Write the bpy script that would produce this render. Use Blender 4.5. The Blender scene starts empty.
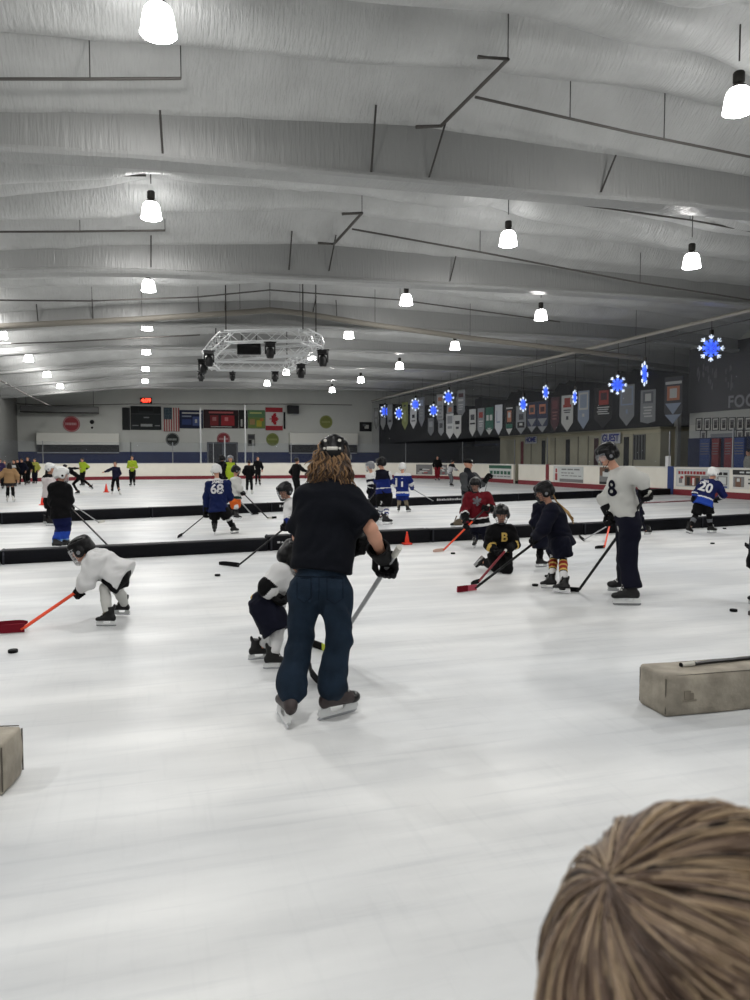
import bpy, bmesh, math, random
import numpy as np
from mathutils import Vector, Matrix, Quaternion
from mathutils.bvhtree import BVHTree

random.seed(7)
rng = np.random.default_rng(7)
SC = bpy.context.scene
COL = SC.collection
R = math.radians
PI = math.pi

# ------------------------------------------------------------------ camera
FPX, CXP, CYP, CAMH = 751.0, 375.0, 500.0, 1.6
YAW, PIT = R(17.2), math.atan(42 / 751)
FW = np.array([math.sin(YAW) * math.cos(PIT), math.cos(YAW) * math.cos(PIT), -math.sin(PIT)])
RT = np.array([math.cos(YAW), -math.sin(YAW), 0.0])
UP = np.cross(RT, FW)
CAM = np.array([0, 0, CAMH])
AW = np.array([math.sin(YAW), math.cos(YAW), 0.0])      # level direction away from the camera
cam_d = bpy.data.cameras.new('camera')
cam = bpy.data.objects.new('camera', cam_d)
COL.objects.link(cam)
cam_d.sensor_fit = 'VERTICAL'
cam_d.sensor_height = 36
cam_d.lens = 36 * FPX / 1000
cam_d.clip_start, cam_d.clip_end = 0.05, 300
cam_d.dof.use_dof = True
cam_d.dof.focus_distance = 9.0
cam_d.dof.aperture_fstop = 9.0
cam.matrix_world = Matrix(((RT[0], UP[0], -FW[0], 0), (RT[1], UP[1], -FW[1], 0), (RT[2], UP[2], -FW[2], CAMH), (0, 0, 0, 1)))
SC.camera = cam

# ------------------------------------------------------------------ world, exposure, lamp power
w = bpy.data.worlds.new('world')
SC.world = w
w.use_nodes = True
w.node_tree.nodes['Background'].inputs[0].default_value = (0.6, 0.65, 0.7, 1)
w.node_tree.nodes['Background'].inputs[1].default_value = 0.05
LAMP_W = 105.0          # downward power of one high bay lamp
LAMP_FILL = 80.0           # point light added under each lens to brighten ceiling and far wall
SHADE_E = 12.0
SC.view_settings.view_transform = 'Standard'
SC.view_settings.look = 'None'
SC.view_settings.gamma = 1
SC.view_settings.use_curve_mapping = False
SC.view_settings.exposure = 0.06
SC.cycles.use_denoising = True
SC.cycles.max_bounces = 6
SC.cycles.diffuse_bounces = 4
SC.cycles.transparent_max_bounces = 16
SC.cycles.sample_clamp_indirect = 4.0
SC.cycles.caustics_reflective = False
SC.cycles.caustics_refractive = False


# ------------------------------------------------------------------ pixel rays -> places in the hall (metres)
def ray(x, y):
    return FW + RT * (x - CXP) / FPX + UP * (CYP - y) / FPX
def gz(x, y, z=0.0):
    d = ray(x, y); return CAM + d * (z - CAMH) / d[2]
def gY(x, y, Y):
    d = ray(x, y); return CAM + d * Y / d[1]
def gX(x, y, X):
    d = ray(x, y); return CAM + d * X / d[0]
def gD(x, y, dep):
    return CAM + ray(x, y) * dep
def depth_of(p):
    return float((np.asarray(p) - CAM) @ FW)


# ------------------------------------------------------------------ materials
def lin(c):
    c = c / 255.0
    return c / 12.92 if c <= 0.04045 else ((c + 0.055) / 1.055) ** 2.4
def rgb(r, g, b):
    return (lin(r), lin(g), lin(b), 1.0)

_M = {}
def mat(name, col, rough=0.6, metal=0.0, spec=0.4, emit=None, estr=0.0, var=0.0, vscale=8.0, bump=0.0, bscale=40.0, stretch=(1, 1, 1), sheen=0.0, detail=4.0):
    if name in _M:
        return _M[name]
    m = bpy.data.materials.new(name)
    m.use_nodes = True
    nt = m.node_tree
    b = nt.nodes['Principled BSDF']
    b.inputs['Base Color'].default_value = col
    b.inputs['Roughness'].default_value = rough
    b.inputs['Metallic'].default_value = metal
    b.inputs['Specular IOR Level'].default_value = spec
    if sheen:
        b.inputs['Sheen Weight'].default_value = sheen
    if emit:
        b.inputs['Emission Color'].default_value = emit
        b.inputs['Emission Strength'].default_value = estr
        m.cycles.emission_sampling = 'NONE'
    if var or bump:
        tc = nt.nodes.new('ShaderNodeTexCoord')
        mp = nt.nodes.new('ShaderNodeMapping')
        mp.inputs['Scale'].default_value = stretch
        nt.links.new(tc.outputs['Object'], mp.inputs[0])
    if var:
        n = nt.nodes.new('ShaderNodeTexNoise')
        n.inputs['Scale'].default_value = vscale
        n.inputs['Detail'].default_value = detail
        nt.links.new(mp.outputs[0], n.inputs['Vector'])
        cr = nt.nodes.new('ShaderNodeValToRGB')
        cr.color_ramp.elements[0].position = 0.3
        cr.color_ramp.elements[1].position = 0.7
        cr.color_ramp.elements[0].color = tuple(max(0, c * (1 - var)) for c in col[:3]) + (1,)
        cr.color_ramp.elements[1].color = tuple(min(1, c * (1 + var)) for c in col[:3]) + (1,)
        nt.links.new(n.outputs['Fac'], cr.inputs[0])
        nt.links.new(cr.outputs[0], b.inputs['Base Color'])
    if bump:
        n = nt.nodes.new('ShaderNodeTexNoise')
        n.inputs['Scale'].default_value = bscale
        n.inputs['Detail'].default_value = 3
        nt.links.new(mp.outputs[0], n.inputs['Vector'])
        bp = nt.nodes.new('ShaderNodeBump')
        bp.inputs['Strength'].default_value = bump
        bp.inputs['Distance'].default_value = 0.02
        nt.links.new(n.outputs['Fac'], bp.inputs['Height'])
        nt.links.new(bp.outputs[0], b.inputs['Normal'])
    _M[name] = m
    return m

def mat_clear(name, tint, fac, rough=0.05):
    """clear sheet: mostly see-through with a little gloss"""
    if name in _M:
        return _M[name]
    m = bpy.data.materials.new(name)
    m.use_nodes = True
    nt = m.node_tree
    nt.nodes.clear()
    o = nt.nodes.new('ShaderNodeOutputMaterial')
    t = nt.nodes.new('ShaderNodeBsdfTransparent')
    t.inputs[0].default_value = tint
    g = nt.nodes.new('ShaderNodeBsdfPrincipled')
    g.inputs['Base Color'].default_value = (0.5, 0.52, 0.55, 1)
    g.inputs['Roughness'].default_value = rough
    mx = nt.nodes.new('ShaderNodeMixShader')
    mx.inputs[0].default_value = fac
    nt.links.new(t.outputs[0], mx.inputs[1]); nt.links.new(g.outputs[0], mx.inputs[2]); nt.links.new(mx.outputs[0], o.inputs[0])
    _M[name] = m
    return m


# ------------------------------------------------------------------ object helpers
def tag(o, label=None, cat=None, group=None, kind=None):
    if label: o['label'] = label
    if cat: o['category'] = cat
    if group: o['group'] = group
    if kind: o['kind'] = kind
    return o
def empty(name, loc, label, cat, group=None, rz=0.0):
    o = bpy.data.objects.new(name, None)
    COL.objects.link(o)
    o.location = tuple(map(float, loc)); o.rotation_euler = (0, 0, rz)
    o.empty_display_size = 0.1
    return tag(o, label, cat, group)
def link(name, me, mats, parent=None, inv=True):
    o = bpy.data.objects.new(name, me)
    COL.objects.link(o)
    if mats is not None:
        for m in (mats if isinstance(mats, (list, tuple)) else [mats]):
            me.materials.append(m)
    if parent is not None:
        o.parent = parent
        if inv:
            o.matrix_parent_inverse = world_of(parent).inverted()
    return o
def world_of(o):
    m = o.matrix_basis
    while o.parent:
        m = o.parent.matrix_basis @ o.matrix_parent_inverse @ m
        o = o.parent
    return m.copy()
def copy_tree(o, parent=None):
    c = o.copy()
    COL.objects.link(c)
    if parent: c.parent = parent
    for ch in list(o.children):
        copy_tree(ch, c)
    return c

class MB:
    """collects boxes, tubes, lathes and sheets into one mesh"""
    def __init__(s):
        s.v, s.f, s.m, s.mi = [], [], [], 0
    def add(s, vs, fs):
        n = len(s.v)
        s.v += [tuple(map(float, q)) for q in vs]
        s.f += [tuple(i + n for i in q) for q in fs]
        s.m += [s.mi] * len(fs)
        return s
    def box(s, lo, hi, M=None):
        (a, b, c), (d, e, f) = lo, hi
        vs = [(a, b, c), (d, b, c), (d, e, c), (a, e, c), (a, b, f), (d, b, f), (d, e, f), (a, e, f)]
        if M is not None: vs = [M @ Vector(q) for q in vs]
        return s.add(vs, [(0, 3, 2, 1), (4, 5, 6, 7), (0, 1, 5, 4), (1, 2, 6, 5), (2, 3, 7, 6), (3, 0, 4, 7)])
    def bbox(s, lo, hi, bev=0.01, seg=2, M=None):
        bm = bmesh.new()
        bmesh.ops.create_cube(bm, size=1)
        c = [(l + h) / 2 for l, h in zip(lo, hi)]; d = [h - l for l, h in zip(lo, hi)]
        for q in bm.verts: q.co = Vector((c[0] + q.co.x * d[0], c[1] + q.co.y * d[1], c[2] + q.co.z * d[2]))
        bmesh.ops.bevel(bm, geom=list(bm.edges), offset=bev, segments=seg, profile=0.5, affect='EDGES')
        if M is not None: bm.transform(M)
        bm.verts.index_update()
        s.add([q.co[:] for q in bm.verts], [[q.index for q in f.verts] for f in bm.faces])
        bm.free()
        return s
    def tube(s, pts, r, n=8, caps=True, rad=None, flat=None):
        P = [np.array(p, float) for p in pts]
        k = len(P)
        rs = rad if rad is not None else [r] * k
        vs = []
        prev = None
        for i in range(k):
            t = P[min(i + 1, k - 1)] - P[max(i - 1, 0)]
            t /= (np.linalg.norm(t) + 1e-9)
            if prev is None:
                u = np.cross(t, (0, 0, 1.0))
                if np.linalg.norm(u) < 0.05: u = np.cross(t, (0, 1.0, 0))
            else:
                u = prev - t * (prev @ t)
            u /= np.linalg.norm(u)
            prev = u
            v = np.cross(t, u)
            for j in range(n):
                a = 2 * PI * (j + 0.5) / n
                vs.append(P[i] + rs[i] * (math.cos(a) * u + math.sin(a) * v * (flat or 1)))
        fs = [(i * n + j, i * n + (j + 1) % n, (i + 1) * n + (j + 1) % n, (i + 1) * n + j) for i in range(k - 1) for j in range(n)]
        if caps:
            fs += [tuple(range(n - 1, -1, -1)), tuple((k - 1) * n + j for j in range(n))]
        return s.add(vs, fs)
    def lathe(s, prof, n=20, M=None, close=False):
        vs, fs = [], []
        k = len(prof)
        for i in range(n):
            a = 2 * PI * i / n
            for r, z in prof:
                vs.append((r * math.cos(a), r * math.sin(a), z))
        if M is not None: vs = [M @ Vector(q) for q in vs]
        for i in range(n):
            j = (i + 1) % n
            for q in range(k - 1):
                fs.append((i * k + q, j * k + q, j * k + q + 1, i * k + q + 1))
        return s.add(vs, fs)
    def poly(s, pts, th, nrm):
        """flat outline pts (3d) extruded by th along nrm"""
        n = len(pts); nrm = np.array(nrm, float)
        a = [np.array(p, float) for p in pts]; b = [p + nrm * th for p in a]
        return s.add(a + b, [tuple(range(n - 1, -1, -1)), tuple(range(n, 2 * n))] + [(i, (i + 1) % n, n + (i + 1) % n, n + i) for i in range(n)])
    def build(s, name, mats, parent=None, smooth=False, inv=True, origin=None):
        me = bpy.data.meshes.new(name)
        vs = s.v
        if origin is not None:
            vs = [(q[0] - origin[0], q[1] - origin[1], q[2] - origin[2]) for q in vs]
        me.from_pydata(vs, [], s.f)
        o = link(name, me, mats, parent, inv)
        if any(s.m): me.polygons.foreach_set('material_index', s.m)
        if smooth is True:
            me.polygons.foreach_set('use_smooth', [True] * len(me.polygons))
        elif smooth:
            me.polygons.foreach_set('use_smooth', [True] * len(me.polygons))
            me.set_sharp_from_angle(angle=R(smooth))
        if origin is not None:
            o.location = tuple(map(float, origin))
        me.validate()
        return o

def text_mesh(txt, size, ext=0.004, bold=0.0, align='CENTER', spacing=1.0):
    cu = bpy.data.curves.new('lettering', 'FONT')
    cu.body = txt; cu.size = size; cu.extrude = ext; cu.offset = bold
    cu.align_x = align; cu.align_y = 'CENTER'; cu.space_character = spacing
    o = bpy.data.objects.new('lettering', cu)
    COL.objects.link(o)
    dg = bpy.context.evaluated_depsgraph_get()
    me = bpy.data.meshes.new_from_object(o.evaluated_get(dg))
    bpy.data.objects.remove(o); bpy.data.curves.remove(cu)
    return me
def text_on(txt, size, centre, right, up, m, parent, name='lettering', **k):
    """flat lettering lying on a surface; right and up are the writing directions"""
    me = text_mesh(txt, size, **k)
    r = Vector(right).normalized(); u = Vector(up).normalized(); n = r.cross(u)
    M = Matrix(((r.x, u.x, n.x, centre[0]), (r.y, u.y, n.y, centre[1]), (r.z, u.z, n.z, centre[2]), (0, 0, 0, 1)))
    me.transform(M)
    me.materials.clear()
    return link(name, me, m, parent)
# ================================================================== THE HALL
RIDGE_X, RIDGE_Z = 5.0, 8.5
XL, XR, YB, YF = -9.2, 29.5, -9.0, 64.0
def roof_z(x):
    return RIDGE_Z - (0.12 * (RIDGE_X - x) if x < RIDGE_X else 0.05 * (x - RIDGE_X))

# --- ice and floor
def ice_material():
    m = mat('ice', rgb(226, 228, 228), 0.4, 0, 0.22)
    nt = m.node_tree; b = nt.nodes['Principled BSDF']
    tc = nt.nodes.new('ShaderNodeTexCoord')
    def noise(scale, st, det=4, rot=0.0):
        mp = nt.nodes.new('ShaderNodeMapping'); mp.inputs['Scale'].default_value = st; mp.inputs['Rotation'].default_value = (0, 0, rot)
        n = nt.nodes.new('ShaderNodeTexNoise'); n.inputs['Scale'].default_value = scale; n.inputs['Detail'].default_value = det
        nt.links.new(tc.outputs['Object'], mp.inputs[0]); nt.links.new(mp.outputs[0], n.inputs['Vector'])
        return n
    def ramp(n, p0, c0, p1, c1):
        r = nt.nodes.new('ShaderNodeValToRGB')
        r.color_ramp.elements[0].position = p0; r.color_ramp.elements[1].position = p1
        r.color_ramp.elements[0].color = c0; r.color_ramp.elements[1].color = c1
        nt.links.new(n.outputs['Fac'], r.inputs[0]); return r
    def mul(a, bsock, f):
        x = nt.nodes.new('ShaderNodeMix'); x.data_type = 'RGBA'; x.blend_type = 'MULTIPLY'; x.inputs[0].default_value = f
        nt.links.new(a, x.inputs[6]); nt.links.new(bsock, x.inputs[7]); return x.outputs[2]
    big = ramp(noise(0.35, (1, 1, 1)), 0.3, rgb(214, 217, 219), 0.7, rgb(230, 230, 228))
    worn = ramp(noise(0.8, (0.6, 2.2, 1), 7), 0.38, rgb(214, 215, 217), 0.62, (1, 1, 1, 1))
    scr1 = ramp(noise(3, (0.35, 5, 1), 5, 0.12), 0.30, rgb(216, 218, 222), 0.46, (1, 1, 1, 1))
    scr2 = ramp(noise(4, (6, 0.4, 1), 5, 0.9), 0.30, rgb(222, 224, 226), 0.44, (1, 1, 1, 1))
    c = mul(big.outputs[0], worn.outputs[0], 0.65); c = mul(c, scr1.outputs[0], 0.28); c = mul(c, scr2.outputs[0], 0.12)
    nt.links.new(c, b.inputs['Base Color'])
    rr = nt.nodes.new('ShaderNodeMapRange'); rr.inputs[3].default_value = 0.3; rr.inputs[4].default_value = 0.55
    nt.links.new(noise(1.2, (1, 1, 1), 5).outputs['Fac'], rr.inputs[0]); nt.links.new(rr.outputs[0], b.inputs['Roughness'])
    bp = nt.nodes.new('ShaderNodeBump'); bp.inputs['Strength'].default_value = 0.12; bp.inputs['Distance'].default_value = 0.02
    nt.links.new(noise(7, (1, 1, 1), 5).outputs['Fac'], bp.inputs['Height']); nt.links.new(bp.outputs[0], b.inputs['Normal'])
    return m
BX0, BX1, BY1, BR = -8.8, 22.2, 58.4, 8.0       # inner faces of the boards
m = MB()
pts = [(BX1, -9, 0), ]
for k in range(13):
    a = k / 12 * PI / 2
    pts.append((BX1 - BR + BR * math.cos(a), BY1 - BR + BR * math.sin(a), 0))
for k in range(13):
    a = PI / 2 + k / 12 * PI / 2
    pts.append((BX0 + BR + BR * math.cos(a), BY1 - BR + BR * math.sin(a), 0))
pts.append((BX0, -9, 0))
m.add(pts, [tuple(range(len(pts)))])
tag(m.build('floor', ice_material()), kind='structure')
m = MB(); m.box((XL - 1, YB - 1, -0.3), (XR + 1, YF + 1, -0.02))
tag(m.build('floor_walkway', mat('walkway', rgb(60, 60, 62), 0.8, var=0.15)), kind='structure')

# --- ceiling: foil faced insulation sagging between the purlins
foil = mat('foil', rgb(184, 185, 184), 0.36, 0.0, 0.9, var=0.10, vscale=1.3, stretch=(1, 1, 1))
def foil_bump(m):
    nt = m.node_tree; b = nt.nodes['Principled BSDF']
    tc = nt.nodes.new('ShaderNodeTexCoord')
    h = None
    for sc, st, wt in ((3.0, (7, 1.2, 1.2), 0.8), (2.0, (1, 1, 1), 0.5), (14, (1, 0.5, 1), 0.25)):
        mp = nt.nodes.new('ShaderNodeMapping'); mp.inputs['Scale'].default_value = st; mp.inputs['Rotation'].default_value = (0, 0, 0.25)
        n = nt.nodes.new('ShaderNodeTexNoise'); n.inputs['Scale'].default_value = sc; n.inputs['Detail'].default_value = 3
        nt.links.new(tc.outputs['Object'], mp.inputs[0]); nt.links.new(mp.outputs[0], n.inputs['Vector'])
        ml = nt.nodes.new('ShaderNodeMath'); ml.operation = 'MULTIPLY'; ml.inputs[1].default_value = wt
        nt.links.new(n.outputs['Fac'], ml.inputs[0])
        if h is None: h = ml
        else:
            ad = nt.nodes.new('ShaderNodeMath'); ad.operation = 'ADD'
            nt.links.new(h.outputs[0], ad.inputs[0]); nt.links.new(ml.outputs[0], ad.inputs[1]); h = ad
    bp = nt.nodes.new('ShaderNodeBump'); bp.inputs['Strength'].default_value = 0.7; bp.inputs['Distance'].default_value = 0.05
    nt.links.new(h.outputs[0], bp.inputs['Height']); nt.links.new(bp.outputs[0], b.inputs['Normal'])
foil_bump(foil)
RAFT0, BAY = 12.6, 7.5
def build_ceiling():
    xs = np.arange(XL - 0.3, XR + 0.6, 0.3); ys = np.arange(YB, YF + 0.01, 0.06)
    Xg, Yg = np.meshgrid(xs, ys, indexing='ij')
    base = RIDGE_Z - np.where(Xg < RIDGE_X, 0.12 * (RIDGE_X - Xg), 0.05 * (Xg - RIDGE_X))
    base -= 0.06 * np.exp(-((Xg - RIDGE_X) / 0.8) ** 2)
    warp = 0.05 * np.sin(Xg * 0.7 + 1.0) + 0.04 * np.sin(Xg * 1.9 + Yg)
    u = (Yg - RAFT0) / (BAY / 7.0)
    u = u + warp * np.clip(np.abs(((Yg - RAFT0 + BAY / 2) % BAY) - BAY / 2), 0, 1)
    t = u - np.floor(u); cell = np.floor(u)
    amp = 0.6 * (1 + 0.22 * np.sin(cell * 2.7 + 0.23 * Xg) + 0.14 * np.sin(cell * 1.3 - 0.6 * Xg))
    amp = amp * np.interp(Xg, [14, 23], [1.0, 0.35])
    for X_, Y0_ in ((0.28, 9.75), (8.5, 9.3), (13.4, 8.2), (-5.3, 11.0)):      # pulled tight above each lamp
        dy = (Yg - Y0_ + BAY / 2) % BAY - BAY / 2
        amp = amp * (1 - 0.75 * np.exp(-((Xg - X_) / 0.7) ** 2 - (dy / 0.8) ** 2))
    z = base - amp * (4 * t * (1 - t)) ** 0.62
    d = (Yg - RAFT0 + BAY / 2) % BAY - BAY / 2                 # drawn down and clipped to the beam on both sides
    seam = np.interp(Xg, [XL, -2, 0, 4.6, 10, 15, 22, XR], [5.25, 6.08, 6.2, 6.32, 6.46, 6.52, 6.5, 6.1]) + np.interp(Xg, [XL, -2, 4.6, 12, XR], [0.45, 0.6, 1.0, 0.75, 0.5])
    f = np.clip(1 - (np.abs(d) - 0.12) / 0.8, 0, 1) ** 1.6
    z = z * (1 - f) + np.minimum(z, seam) * f
    for k in range(70):                                        # hanging creases that run across the sheet
        cx, cy = rng.uniform(XL, XR), rng.uniform(2, 50); a = rng.uniform(-0.7, 0.7); L = rng.uniform(0.6, 1.6); wd = rng.uniform(0.08, 0.2)
        dx, dy = Xg - cx, Yg - cy
        p = dx * math.cos(a) - dy * math.sin(a); q = dx * math.sin(a) + dy * math.cos(a)
        z -= 0.05 * np.exp(-(p / wd) ** 2 - (q / L) ** 2)
    nx, ny = len(xs), len(ys)
    V = np.stack([Xg, Yg, z], -1).reshape(-1, 3)
    i = np.arange(nx - 1)[:, None] * ny + np.arange(ny - 1)[None, :]
    i = i.reshape(-1)
    Fc = np.stack([i, i + 1, i + ny + 1, i + ny], -1)
    me = bpy.data.meshes.new('ceiling'); me.from_pydata(V.tolist(), [], Fc.tolist())
    me.polygons.foreach_set('use_smooth', [True] * len(me.polygons))
    return tag(link('ceiling', me, foil), kind='structure')
build_ceiling()

wrap = mat('beam_wrap', rgb(146, 147, 146), 0.36, 0.0, 0.8, bump=1.0, bscale=2.6, stretch=(8, 1, 0.8))
rod_m = mat('rod_steel', rgb(70, 68, 66), 0.6, 0.3)
pipe_m = mat('pipe_grey', rgb(88, 85, 82), 0.55, 0.2)
pale_pipe = mat('pipe_pale', rgb(150, 146, 138), 0.5, 0.1)
def beam_bottom(x):
    return float(np.interp(x, [XL, -2, 0, 4.6, 10, 15, 22, XR], [5.25, 6.08, 6.2, 6.32, 6.46, 6.52, 6.5, 6.1]))
def build_beam(Y):
    lift = float(np.interp(Y, [27.6, 35.1, 42.6, 50.1, 57.6], [0, 0.22, 0.34, 0.4, 0.45]))
    m = MB()
    xs = np.linspace(XL - 0.1, XR + 0.1, 90)
    n = None
    vs, fs = [], []
    for x in xs:
        zb = beam_bottom(x) + lift; zt = roof_z(x) + 0.05
        j = 0.012 * math.sin(x * 5.1) + 0.01 * math.sin(x * 11.7 + 1)
        prof = [(-0.10 + j, zt), (-0.11 - j, zb + 0.6), (-0.12, zb + 0.14), (-0.24, zb + 0.10), (-0.25, zb + 0.05), (-0.22, zb), (0, zb - 0.01 + j), (0.22, zb), (0.25, zb + 0.05), (0.24, zb + 0.10), (0.12, zb + 0.14), (0.11 + j, zb + 0.6), (0.10, zt)]
        n = len(prof)
        vs += [(x, Y + a, b) for a, b in prof]
    for i in range(len(xs) - 1):
        for q in range(n - 1):
            fs.append((i * n + q, (i + 1) * n + q, (i + 1) * n + q + 1, i * n + q + 1))
    m.add(vs, fs)
    return tag(m.build('ceiling_beam', wrap, smooth=35), kind='structure')
beams = [build_beam(RAFT0 + BAY * k) for k in range(-2, 7)]
def brace(beam, Y, a, b):
    m = MB(); m.tube([gY(a[0], a[1], Y - 0.35), gY(b[0], b[1], Y - 0.13)], 0.018, 6)
    m.build('brace_rod', rod_m, beam)
for a, b in (((160, 110), (163, 157)), ((376, 105), (371, 176)), ((447, 118), (429, 178)), ((616, 155), (601, 192))):
    brace(beams[2], RAFT0, a, b)
for a, b in (((151, 229), (151, 267)), ((292, 231), (289, 270)), ((336, 235), (329, 271)), ((456, 256), (450, 281))):
    brace(beams[3], RAFT0 + BAY, a, b)
for a, b in (((36, 300), (38, 321)), ((92, 299), (93, 319)), ((198, 296), (199, 312)), ((226, 290), (225, 311)), ((318, 288), (313, 312)), ((336, 300), (337, 320))):
    brace(beams[4], RAFT0 + 2 * BAY, a, b)

# --- walls
wallm = mat('far_wall', rgb(198, 200, 195), 0.75, var=0.05, vscale=0.6)
blue_band = mat('blue_band', rgb(16, 36, 88), 0.6, 0, 0.2)
def vwall(name, pts, mats, thick_dir):
    m = MB(); m.poly(pts, 0.2, thick_dir); return tag(m.build(name, mats), kind='structure')
vwall('wall_far', [(XL, YF, -0.02), (XR, YF, -0.02), (XR, YF, roof_z(XR)), (RIDGE_X, YF, RIDGE_Z), (XL, YF, roof_z(XL))], wallm, (0, 1, 0))
vwall('wall_back', [(XL, YB, -0.02), (XR, YB, -0.02), (XR, YB, roof_z(XR)), (RIDGE_X, YB, RIDGE_Z), (XL, YB, roof_z(XL))], mat('back_wall', rgb(120, 122, 122), 0.8), (0, -1, 0))
vwall('wall_left', [(XL, YB, -0.02), (XL, YF, -0.02), (XL, YF, roof_z(XL)), (XL, YB, roof_z(XL))], mat('left_wall', rgb(120, 121, 118), 0.8, var=0.1), (-1, 0, 0))
vwall('wall_right', [(XR, YB, -0.02), (XR, YF, -0.02), (XR, YF, roof_z(XR)), (XR, YB, roof_z(XR))], mat('right_wall', rgb(44, 45, 49), 0.8, var=0.1), (1, 0, 0))
def flat_box(name, x0, y0, x1, y1, Y, th, m, parent=None):
    """a panel on a wall facing -Y, given by its corners in the photo"""
    a = gY(x0, y0, Y); b = gY(x1, y1, Y); q = MB(); q.box((min(a[0], b[0]), Y - th, min(a[2], b[2])), (max(a[0], b[0]), Y, max(a[2], b[2])))
    return q.build(name, m, parent)
YW = YF - 0.005
q = MB(); q.box((XL, YF - 0.04, 0), (20.2, YF - 0.001, 2.1))
tag(q.build('trim_1', blue_band), kind='structure')
q = MB(); q.box((20.2, YF - 0.05, 0), (XR, YF - 0.001, 6.4))
tag(q.build('trim_2', mat('dark_end', rgb(40, 42, 48), 0.8)), kind='structure')
for i, (x0, x1) in enumerate(((36, 119), (290, 358))):        # white fascia over dark box windows
    a = gY(x0, 433, YF - 0.6); b = gY(x1, 445, YF - 0.6)
    o = empty('window_%d' % (i + 1), ((a[0] + b[0]) / 2, YF - 0.3, 1.8), None, None); o['kind'] = 'structure'
    q = MB(); q.bbox((a[0], YF - 0.6, b[2]), (b[0], YF - 0.05, a[2] + 0.02), 0.02, 1); q.build('fascia', mat('fascia', rgb(228, 228, 220), 0.6), o)
    q = MB(); q.box((a[0], YF - 0.3, 2.05), (b[0], YF - 0.05, b[2])); q.build('glazing', mat('dark_glass', rgb(12, 12, 14), 0.5, 0, 0.2), o)
    q = MB(); q.box((a[0], YF - 0.35, 1.98), (b[0], YF - 0.05, 2.06)); q.build('sill', mat('sill', rgb(150, 155, 165), 0.5), o)
# dark doorway on the end wall
a = gY(207, 443.5, YW); b = gY(238, 470, YW)
o = empty('door_1', ((a[0] + b[0]) / 2, YW - 0.05, 0), None, None); o['kind'] = 'structure'
q = MB(); q.box((a[0], YW - 0.06, 0), (b[0], YW - 0.02, a[2])); q.build('door_leaf', mat('navy_door', rgb(18, 22, 34), 0.6), o)
q = MB()
for x in (a[0], b[0] - 0.12, (a[0] + b[0]) / 2 - 0.04): q.box((x, YW - 0.1, 0), (x + (0.12 if x != (a[0] + b[0]) / 2 - 0.04 else 0.08), YW - 0.02, a[2] + 0.1))
q.box((a[0], YW - 0.1, a[2]), (b[0], YW - 0.02, a[2] + 0.12)); q.build('door_frame', mat('door_frame', rgb(90, 95, 105), 0.5), o)

# ------------------------------------------------------------------ boards round the ice
white_bd = mat('board_white', rgb(232, 228, 216), 0.45, var=0.03, vscale=2)
kick_m = mat('kick_red', rgb(120, 32, 42), 0.5)
rail_m = mat('rail_white', rgb(214, 212, 206), 0.4)
glass_m = mat_clear('rink_glass', (0.95, 0.96, 0.97, 1), 0.03)
alu = mat('aluminium', rgb(150, 152, 155), 0.4, 0.6)
BH, KH = 1.22, 0.25
def strip(mb, path, nrm, z0, z1, o0, o1):
    """wall strip along a 2-D path between two offsets outward from the ice"""
    n = len(path)
    vs = []
    for (x, y), (a, b) in zip(path, nrm):
        for o, z in ((o0, z0), (o1, z0), (o1, z1), (o0, z1)):
            vs.append((x + a * o, y + b * o, z))
    fs = []
    for i in range(n - 1):
        for q in range(4):
            fs.append((i * 4 + q, i * 4 + (q + 1) % 4, (i + 1) * 4 + (q + 1) % 4, (i + 1) * 4 + q))
    fs += [(3, 2, 1, 0), tuple((n - 1) * 4 + k for k in range(4))]
    mb.add(vs, fs)
def board(path, nrm, label, group=None, glass_top=2.75, post_ends=True, name='dasher_board'):
    mid = path[len(path) // 2]
    o = empty(name, (mid[0], mid[1], 0), label, 'rink board', group)
    q = MB(); strip(q, path, nrm, 0.0, BH - 0.05, 0.0, 0.12); q.build('board_panel', white_bd, o)
    q = MB(); strip(q, path, nrm, 0.0, KH, -0.015, 0.0); q.build('kick_plate', kick_m, o)
    q = MB(); strip(q, path, nrm, BH - 0.05, BH, -0.02, 0.16); q.build('top_rail', rail_m, o)
    if glass_top:
        q = MB(); strip(q, path, nrm, BH, glass_top, 0.06, 0.072); q.build('glass_pane', glass_m, o)
        q = MB()
        x, y = path[0]; a, b = nrm[0]
        q.box((x + a * 0.07 - 0.025, y + b * 0.07 - 0.025, BH), (x + a * 0.07 + 0.025, y + b * 0.07 + 0.025, glass_top + 0.03)); q.build('glass_post', alu, o)
    return o
def arc(cx, cy, a0, a1, n=10):
    p = []; nn = []
    for k in range(n + 1):
        a = a0 + (a1 - a0) * k / n
        p.append((cx + BR * math.cos(a), cy + BR * math.sin(a))); nn.append((math.cos(a), math.sin(a)))
    return p, nn
g_far = 'plain boards across the far end'
for k in range(5):
    x0, x1 = BX0 + BR + k * 3.0, BX0 + BR + (k + 1) * 3.0
    board([(x0, BY1), (x1, BY1)], [(0, 1)] * 2, 'plain white rink board with dark red kick strip across the far end', g_far)
CLX, CRX, CY = BX0 + BR, BX1 - BR, BY1 - BR
for k in range(2):
    p, nn = arc(CLX, CY, PI / 2 + k * PI / 4, PI / 2 + (k + 1) * PI / 4)
    board(p, nn, ['curved white rink board bending off the far end behind the skaters in yellow vests', 'curved white rink board in the far left corner behind the crowd of skaters'][k])
p, nn = arc(CRX, CY, PI / 2, PI / 4)
cb1 = board(p, nn, 'curved white rink board at the far right, beside the plain end boards')
p, nn = arc(CRX, CY, PI / 4, 0)
cb2 = board(p, nn, 'curved white rink board with two grey adverts behind the skater in red trousers')
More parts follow.
